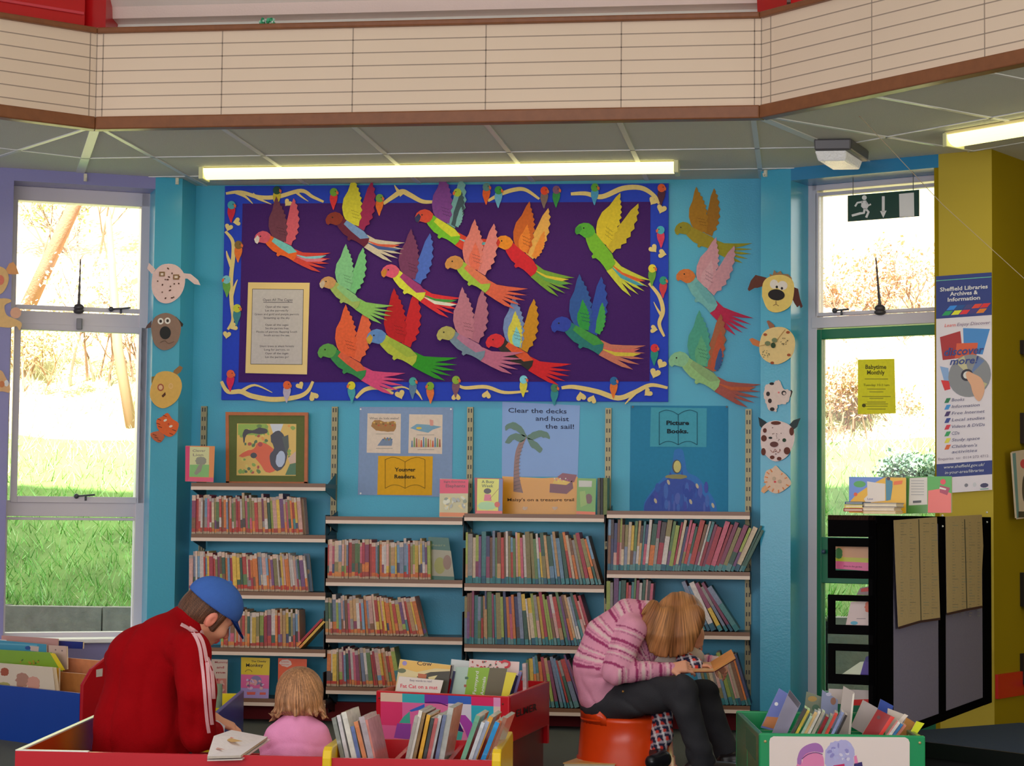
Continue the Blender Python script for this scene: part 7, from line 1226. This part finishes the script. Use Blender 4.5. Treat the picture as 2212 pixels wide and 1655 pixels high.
HB = [c(64, 40, 28, .8), c(100, 68, 48, .9)]; hr.disp = strands(WH_(-.03, 0, .1), RM[2], 60, .0008, 3)
nets(hr, .0045, 'hair', M_HAIR, man, hair_col(WH_(-.03, 0, .1), RM[2], 70, HB, 3), None, fan(WH_(-.03, 0, .1), RM[2]))
cp_ = Field(); BC = np.array(c(58, 92, 160, .95)); cp_.ell(WH_(-.004, 0, .042), (.117, .096, .094), .02, BC, RM); cp_.cap(WH_(-.004, 0, .134), WH_(-.004, 0, .139), .008, .007, .004, BC); pass
class Cut(Field):
    def __call__(s, P):
        d = Field.__call__(s, P); L_ = (P-hc) @ RM.T; d = np.maximum(d, .030+.10*L_[:, 0]*-.0-L_[:, 2]-.25*np.clip(-L_[:, 0], 0, 1)*-.0+.0); e = .0
        return d
cp_.__class__ = Cut; cap_o = nets(cp_, .005, 'cap', M_CLOTH, man)
mb = MB(); n = 14; top = []
for k in range(n+1):
    a = math.radians(-62+124*k/n); r = np.array([math.cos(a)*.108, math.sin(a)*.090, .036]); out = np.array([.088+.085*math.cos(a)**.8, math.sin(a)*.076, .026-.035*math.cos(a)+.0]); top += [WH_(*r), WH_(*out)]
nb = len(top); bot = [p-RM[2]*.004 for p in top]; fs = [(2*k, 2*k+1, 2*k+3, 2*k+2) for k in range(n)]+[(nb+2*k, nb+2*k+2, nb+2*k+3, nb+2*k+1) for k in range(n)]+[(2*k+1, nb+2*k+1, nb+2*k+3, 2*k+3) for k in range(n)]
mb.add(top+bot, fs, c(30, 54, 120, .8)); br = mb.build('peak', M_CLOTH, cap_o)
br.data.transform(Matrix.Identity(4))
hn = Field(); wr = J(452, 1566, 8.25); hand(hn, J(458, 1552, 8.22), MR[0]*.8-MR[1]*.35+MR[2]*.1, -MR[1]*.8-MR[0]*.4, 1.0, (.55, .6, .65, .7), 1); hn.cap(J(440, 1548, 8.2), J(460, 1553, 8.22), .03, .024, .02, SK)
nets(hn, .004, 'hand', M_SKIN, man)
# white sleeve stripes laid on the cloth
mb = MB(); SW = c(206, 150, 156, 1.05)
for ln in ([(391, 1348), (408, 1358), (422, 1374), (432, 1400), (437, 1440), (441, 1480), (444, 1520), (448, 1560), (452, 1584)], [(409, 1355), (425, 1366), (438, 1385), (446, 1420), (450, 1460), (453, 1500), (456, 1540), (459, 1566)], [(434, 1362), (446, 1376), (455, 1400), (458, 1440), (461, 1480), (462.5, 1510)]):
    pts = smooth_line(ln, 4); w = 6.5; L_, R_ = [], []
    for i, (x, y) in enumerate(pts):
        x0, y0 = pts[max(0, i-1)]; x1, y1 = pts[min(len(pts)-1, i+1)]; l = math.hypot(x1-x0, y1-y0); nx, ny = -(y1-y0)/l*w/2, (x1-x0)/l*w/2; a, b = jk.hit(x+nx, y+ny, 7.0, 8.3), jk.hit(x-nx, y-ny, 7.0, 8.3)
        if a is None or b is None: continue
        tw = nrm(CP-a)*.0035; L_.append(a+tw); R_.append(b+tw)
    if len(L_) > 2: mb.add(L_+R_, [(i, i+1, len(L_)+i+1, len(L_)+i) for i in range(len(L_)-1)], SW)
st = mb.build('sleeve_stripes', M_CLOTH, man)
sd_ = st.modifiers.new('t', 'SOLIDIFY'); sd_.thickness = .003; sd_.offset = -1
tr = Field(); TRc = np.array(c(40, 40, 50)); tr.cap(J(300, 1660, 7.85), J(370, 1655, 8.12), .12, .09, .05, TRc).cap(J(370, 1655, 8.12), J(400, 1672, 8.18), .08, .06, .03, TRc); tr.cap(J(275, 1660, 7.9), J(310, 1660, 8.12), .11, .085, .05, TRc)
nets(tr, .014, 'trousers', M_CLOTH, man)
# open picture book on his lap
BZ = .30
bk = thing('open_book', 'large open white picture book lying beside the man', 'book', onz(510, 1600, .28))
def pagept(x, y, z): return onz(x, y, z)
mb = MB(); Lp_ = [pagept(452, 1616, .335), pagept(498, 1632, .315), pagept(500, 1578, .345), pagept(458, 1574, .34)]; Rp_ = [pagept(448, 1634, .305), pagept(520, 1632, .305), pagept(578, 1592, .315), pagept(500, 1577, .345), pagept(462, 1590, .345)]
mb.slab(Rp_, nrm(np.cross(Rp_[1]-Rp_[0], Rp_[3]-Rp_[0])), .008, c(196, 188, 190), c(170, 160, 150)); mb.build('pages', M_CARD, bk)
mb = MB(); up_ = nrm(np.cross(Rp_[1]-Rp_[0], Rp_[3]-Rp_[0]))
for i, (q, cc) in enumerate((([(474, 1592), (484, 1590), (500, 1586), (494, 1591), (506, 1594), (490, 1594)], (190, 120, 110)), ([(474, 1598), (500, 1595), (524, 1601), (500, 1603), (490, 1599)], (176, 140, 90)), ([(454, 1616), (466, 1614), (486, 1619), (468, 1619)], (170, 130, 120)))):
    mb.slab([isect(x, y, Rp_[0]+up_*.001, up_) for x, y in q], up_, .0005, c(*cc))
mb.build('printed_picture', M_CARD, bk)
mb = MB(); cv_ = [Rp_[0]+(p-Rp_[0])*1.05-up_*.012 for p in Rp_]; mb.slab(cv_, up_, .004, c(190, 180, 176)); mb.build('cover', M_GLOSS, bk)
mb = MB(); pp = [J(452, 1560, 8.1), J(470, 1556, 8.15), J(486, 1568, 8.18), J(484, 1584, 8.12), J(470, 1590, 8.05), J(455, 1592, 8.0)]; nn = nrm(CP-pp[0]); q0 = sum(pp)/6; pp = [p-nn*((p-q0) @ nn) for p in pp]; mb.slab(pp, nn, .003, c(200, 194, 196)); mb.build('turned_page', M_CARD, bk)
# ------------------------------------------------------------------ the toddler in pink
TD = 7.5; K = lambda x, y, d=TD: dep(x, y, d)
kid = thing('person', 'toddler with wispy fair hair and pink top, seen from behind', 'person', (K(640, 1650)[0], K(640, 1650)[1], .12))
PK = np.array(c(206, 124, 160, 1.05)); tp = Field(); tp.cap(K(642, 1690), K(643, 1625), .105, .095, .04, PK); tp.cap(K(643, 1625), K(643, 1585), .095, .078, .05, PK, (nrm([0, 1, 0]), 1.15))
for sx, ex, wx in ((600, 585, 575), (686, 700, 706)): tp.cap(K(sx, 1588), K(ex, 1618, 7.5), .040, .038, .04, PK); tp.cap(K(ex, 1618), K(wx+6, 1665, 7.55), .037, .032, .02, PK)
tp.cap(K(643, 1574), K(643, 1562), .044, .036, .03, PK); tp.disp = lambda P: .003*noise3(P, 22, 8)-.006*np.clip(1-4*np.abs(noise3(P, 16, 21)), 0, 1)**2+.002*np.sin(P[:, 2]*60+P[:, 0]*50)
nets(tp, .006, 'top', M_CLOTH, kid)
kc = K(648, 1505, 7.55); RK = frame(nrm(MR[2]*.95-MR[1]*.35+MR[0]*.05), nrm(MR[1]*.95+MR[2]*.25)); kf, WK = head_field(kc, RK, .86, 1); kf.cap(WK(-.03, 0, -.06), K(643, 1572), .036, .036, .02, SK); nets(kf, .005, 'head', M_SKIN, kid); eyes(kid, WK, .8)
kh = Field(); kh.ell(WK(-.012, 0, .020), (.106*.86, .099*.86, .104*.86), .02, None, RK); kh.ell(WK(-.04, 0, -.035), (.06, .080, .055), .03, None, RK)
for i in range(13):
    a = math.radians(-95+190*i/12); b0 = WK(-.07*math.cos(a)+.01, .085*math.sin(a), -.045); b1 = WK(-.090*math.cos(a)-.005, .108*math.sin(a), -.082-.016*math.sin(i*2.3)); kh.cap(b0, b1, .019, .006, .012); kh.cap(b1, b1+(RK[1]*math.sin(a)*.016-RK[0]*math.cos(a)*.01+RK[2]*(.008 if i % 2 else -.010)), .006, .002, .006)
kh.sub(WK(.105, 0, -.02), (.075, .10, .10), RK); kh.disp = strands(WK(-.045, 0, .07), nrm(RK[2]-RK[0]*.6), 30, .0016, 6)
nets(kh, .004, 'hair', M_HAIR, kid, hair_col(WK(-.045, 0, .07), nrm(RK[2]-RK[0]*.6), 50, [c(104, 70, 46), c(158, 114, 78)], 6), None, fan(WK(-.045, 0, .07), nrm(RK[2]-RK[0]*.6), 22, 9))
lg = Field(); lg.cap(K(620, 1690), K(590, 1700, 7.75), .06, .045, .03, np.array(c(90, 90, 120))).cap(K(665, 1690), K(690, 1700, 7.75), .06, .045, .03, np.array(c(90, 90, 120))); nets(lg, .012, 'trousers', M_CLOTH, kid)
hk = Field(); hand(hk, K(578, 1672, 7.6), MR[2]*.7-MR[1]*.5, -MR[1], .5, col=SK); nets(hk, .0035, 'hand', M_SKIN, kid)
# ------------------------------------------------------------------ the woman in the striped jumper
WD = 9.12; Q = lambda x, y, d=WD: dep(x, y, d)
wom = thing('person', 'woman in pink striped jumper and black jeans bent over a book on an orange stool', 'person', (Q(1350, 1560)[0], Q(1350, 1560)[1], .24))
spine = [Q(1303, 1500), Q(1302, 1440), Q(1322, 1385), Q(1362, 1340), Q(1400, 1325)]
P1c, P2c, P3c = np.array(c(196, 134, 156, 1.0)), np.array(c(140, 52, 92, 1.0)), np.array(c(206, 168, 168, 1.0))
def bands(t):          # stripe colour from a length in metres along the knit
    t = np.asarray(t); C = np.tile(P1c, (len(t), 1)); u = np.mod(t, .105)
    C[(u > .018) & (u < .030)] = P2c; C[(u > .036) & (u < .041)] = P2c*.5+P1c*.5; C[(u > .048) & (u < .060)] = P3c; C[(u > .064) & (u < .069)] = P2c; C[(u > .080) & (u < .086)] = P3c; C[(u > .090) & (u < .094)] = P2c*.6+P1c*.4; return C
def seg(off, L):
    return lambda P, h: bands(off+h*L)
CB = Q(1405, 1440)
def tors(P, h):
    D = P-CB; a = np.arctan2(D @ MR[1], -(D @ MR[0])); return np.where((a < -.05)[:, None], np.tile(P1c, (len(P), 1)), bands(np.clip(a+.05, 0, 9)*.235))
sw = Field(); off = .0; rr_ = [.108, .116, .112, .088, .062]
for i in range(4):
    L = np.linalg.norm(spine[i+1]-spine[i]); plain = tors
    sw.cap(spine[i], spine[i+1], rr_[i], rr_[i+1], .05, plain, (nrm([0, 1, 0]), .85)); off += L
sw.cap(Q(1345, 1475), Q(1392, 1395), .075, .085, .06, tors); 
sS, sE, sW = Q(1368, 1362, 8.98), Q(1330, 1452, 8.93), Q(1450, 1446, 8.95)
La = np.linalg.norm(sE-sS); Lb = np.linalg.norm(sW-sE); sw.cap(sS, sE, .058, .053, .045, seg(.06, La)); sw.cap(sE, sW, .054, .030, .02, seg(.06+La, Lb))
fS, fE, fW = Q(1400, 1370, 9.32), Q(1440, 1440, 9.40), Q(1545, 1430, 9.28); sw.cap(fS, fE, .06, .05, .03, seg(.02, .16)); sw.cap(fE, fW, .045, .030, .02, seg(.18, .22))
def wf(P): return .005*noise3(P, 16, 12)-.006*np.clip(1-4*np.abs(noise3(P, 15, 17)), 0, 1)**2+.0025*noise3(P, 44, 3)+.003*np.sin(P[:, 2]*70-P[:, 0]*90+4*noise3(P, 8, 3))*np.exp(-((P-sE)**2).sum(1)/.01)
sw.disp = wf; nets(sw, .0065, 'jumper', M_CLOTH, wom)
JN = np.array(c(44, 44, 48, .75)); JD = np.array(c(62, 62, 66, .8))
jn = Field(); h1, k1, a1_ = Q(1316, 1516, 9.08), Q(1472, 1494, 8.85), Q(1512, 1628, 8.82); h2, k2, a2_ = Q(1320, 1518, 9.25), Q(1520, 1500, 9.25), Q(1575, 1640, 9.15)
def jc(P, h): t = np.clip(.5+.6*noise3(P, 30, 5), 0, 1)[:, None]; return JN*(1-t)+JD*t
jn.ell(Q(1308, 1518, 9.15), (.115, .15, .085), .05, jc); jn.cap(h1, k1, .092, .068, .04, jc); jn.cap(k1, a1_, .064, .052, .025, jc); jn.cap(a1_, Q(1516, 1642, 8.82), .054, .062, .02, jc); jn.cap(h2, k2, .092, .066, .04, jc); jn.cap(k2, a2_, .062, .052, .025, jc)
jn.disp = lambda P: .005*noise3(P, 20, 9)-.007*np.clip(1-4*np.abs(noise3(P, 15, 31)), 0, 1)**2+.0025*noise3(P, 50, 2)+.005*np.sin((P @ np.array([60., 10, 40])))*np.exp(-((P-k1)**2).sum(1)/.012)
nets(jn, .0075, 'jeans', M_CLOTH, wom)
for x, y, d in ((1520, 1650, 8.82), (1590, 1658, 9.12)):
    sf = Field(); a = Q(x, y, d); a[2] = .042; sf.cap(a, a+nrm(MR[0]+MR[2]*.1)*np.array([.13, .13, 0])+np.array([0, 0, -.006]), .042, .036, .02, np.array(c(26, 22, 24))); sf.cap(a, a-MR[0]*.05, .04, .035, .02, np.array(c(26, 22, 24))); nets(sf, .006, 'shoe', M_GLOSS, wom)
wc = Q(1462, 1345, 9.1); RW = frame(nrm(MR[0]*.62-MR[1]*.74+MR[2]*.05), nrm(MR[0]*.76+MR[1]*.62)); wf_, WW = head_field(wc, RW, .98, 1); wf_.cap(WW(-.03, 0, -.06), Q(1400, 1335, 9.1), .05, .055, .03, SK); nets(wf_, .005, 'head', M_SKIN, wom); eyes(wom, WW)
wh = Field(); wh.ell(WW(-.012, 0, .030), (.108, .092, .106), .02, None, RW)
for i in range(9):                 # near side curtain of hair falling straight down
    t = i/8; a = Q(1405+100*t, 1325+8*math.sin(t*3), 9.02+.01*math.cos(i)); b = Q(1406+86*t, 1400+17*math.sin(.4+t*2.6), 8.985+.012*math.sin(i*1.7)); wh.cap(a, (a+b)/2+np.array([0, -.012, 0]), .036, .028, .02); wh.cap((a+b)/2+np.array([0, -.012, 0]), b, .028, .011, .015)
for i in range(4): a = Q(1412-4*i, 1306+9*i, 9.03); b = Q(1388-2*i, 1326+18*i, 8.99); wh.cap(a, b, .022, .006, .012)
for i in range(4): a = Q(1440+18*i, 1320, 9.2); b = Q(1440+12*i, 1400, 9.22); wh.cap(a, b, .035, .015, .02)
CR = Q(1470, 1268, 9.05)
def wstr(P): D = (P-CR); x = D @ MR[0]; u = -(D @ MR[1]); a = x/(u*.8+.10); return a
def wdisp(P): a = wstr(P); return .0018*np.sin(a*17+3*noise3(P, 12, 2))+.0012*noise3(P, 30, 2)
def wcol(P): a = wstr(P); t = np.clip(.55+.3*np.sin(a*11+2*noise3(P, 14, 7))+.25*noise3(P, 30, 3), 0, 1)[:, None]; return np.array(c(112, 68, 38))*(1-t)+np.array(c(158, 108, 64))*t
wh.disp = wdisp; nets(wh, .0045, 'hair', M_HAIR, wom, wcol, None, lambda P: np.stack([wstr(P)*42+noise3(P, 14, 5)*.8, P[:, 2]*7, P[:, 1]*8], 1))
nh = Field(); hand(nh, Q(1446, 1444, 8.94), MR[0]*.95+MR[1]*.12, -MR[1]*.6+MR[2]*.6, .80, (.7, .9, 1.1, 1.2), -1); nets(nh, .0038, 'hand', M_SKIN, wom)
fh = Field(); hand(fh, Q(1546, 1430, 9.27), MR[0]*.5-MR[1]*.5-MR[2]*.2, -MR[2]*.5-MR[1]*.5, .62, (.7, .8, .9, 1.0), 1); nets(fh, .0038, 'hand', M_SKIN, wom)
mb = MB(); q = jn.hit(1346, 1494, 8.6, 9.3)
if q is not None: mb.ball(q, .006, c(150, 110, 60), 8, 5); mb.build('rivet', M_STEEL, wom, smooth=True)
# the small child on her lap
ch = thing('person', 'small child in cream fleece and tartan sitting on the womans lap, face hidden', 'person', Q(1420, 1500, 9.15))
CF = np.array(c(186, 172, 160, 1.0))
def tart(P):
    a = np.mod(P @ np.array([28., 6, 8]), 1); b = np.mod(P @ np.array([-6., 8, 28]), 1); C = np.tile(np.array(c(40, 40, 60)), (len(P), 1)); C[(a < .4) & (b < .4)] = c(190, 60, 50); C[(a > .75)] = c(186, 176, 180); C[(b > .75)] = c(150, 140, 150); C[(a > .75) & (b > .75)] = c(205, 200, 200); return C
tc_ = lambda P, h: tart(P)
fl = Field(); fl.cap(Q(1420, 1468, 9.12), Q(1440, 1400, 9.14), .075, .060, .04, CF); fl.cap(Q(1440, 1400, 9.14), Q(1500, 1420, 9.20), .045, .042, .03, CF); fl.disp = lambda P: .004*noise3(P, 70, 3); nets(fl, .006, 'fleece', M_CLOTH, ch)
tl = Field(); tl.cap(Q(1478, 1425, 9.05), Q(1504, 1436, 9.0), .036, .03, .02, tc_); nets(tl, .005, 'tartan_sleeve', M_CLOTH, ch)
cl2 = Field(); cl2.cap(Q(1430, 1540, 9.02), Q(1430, 1590, 8.98), .048, .044, .03, tc_).cap(Q(1430, 1590, 8.98), Q(1422, 1618, 8.97), .044, .036, .02, tc_); nets(cl2, .006, 'tartan_trousers', M_CLOTH, ch)
c3 = Field(); c3.cap(Q(1418, 1628, 8.97), Q(1432, 1640, 8.9), .034, .032, .02, np.array(c(24, 24, 28))).cap(Q(1432, 1640, 8.9), Q(1408, 1646, 8.85), .032, .03, .02, np.array(c(24, 24, 28))); nets(c3, .006, 'boot', M_GLOSS, ch)
cf, WC = head_field(Q(1492, 1378, 9.26), frame(nrm(MR[0]*.25-MR[1]*.62-MR[2]*.75), nrm(MR[1]*.8-MR[2]*.6+MR[0]*.2)), .72, 1); eyes(ch, WC, .72); nets(cf, .005, 'head', M_SKIN, ch)
chd = Field(); hand(chd, Q(1506, 1437, 9.0), MR[0], -MR[1], .5); nets(chd, .0035, 'hand', M_SKIN, ch)
# the book they read
rb = thing('open_book', 'thin open picture book with orange pages held by the seated woman', 'book', Q(1520, 1450, 9.05))
a, b, d = Q(1470, 1449, 8.92), Q(1542, 1448, 8.95), Q(1588, 1420, 9.0); dz = MR[2]*.16+MR[1]*.014
mb = MB(); n1 = nrm(np.cross(b-a, dz)); n2 = nrm(np.cross(d-b, dz)); mb.slab([a, b, b+dz, a+dz], n1, .006, c(190, 150, 110), c(200, 140, 90)); mb.slab([b, d, d+dz, b+dz], n2, .006, c(206, 130, 70), c(206, 140, 80)); mb.build('pages', M_CARD, rb)
mb = MB(); mb.slab([a-n1*.007, b-n1*.007, b+dz-n1*.007, a+dz-n1*.007], n1, .003, c(90, 34, 34)); mb.slab([b-n2*.007, d-n2*.007, d+dz-n2*.007, b+dz-n2*.007], n2, .003, c(80, 30, 34)); mb.build('cover', M_GLOSS, rb)
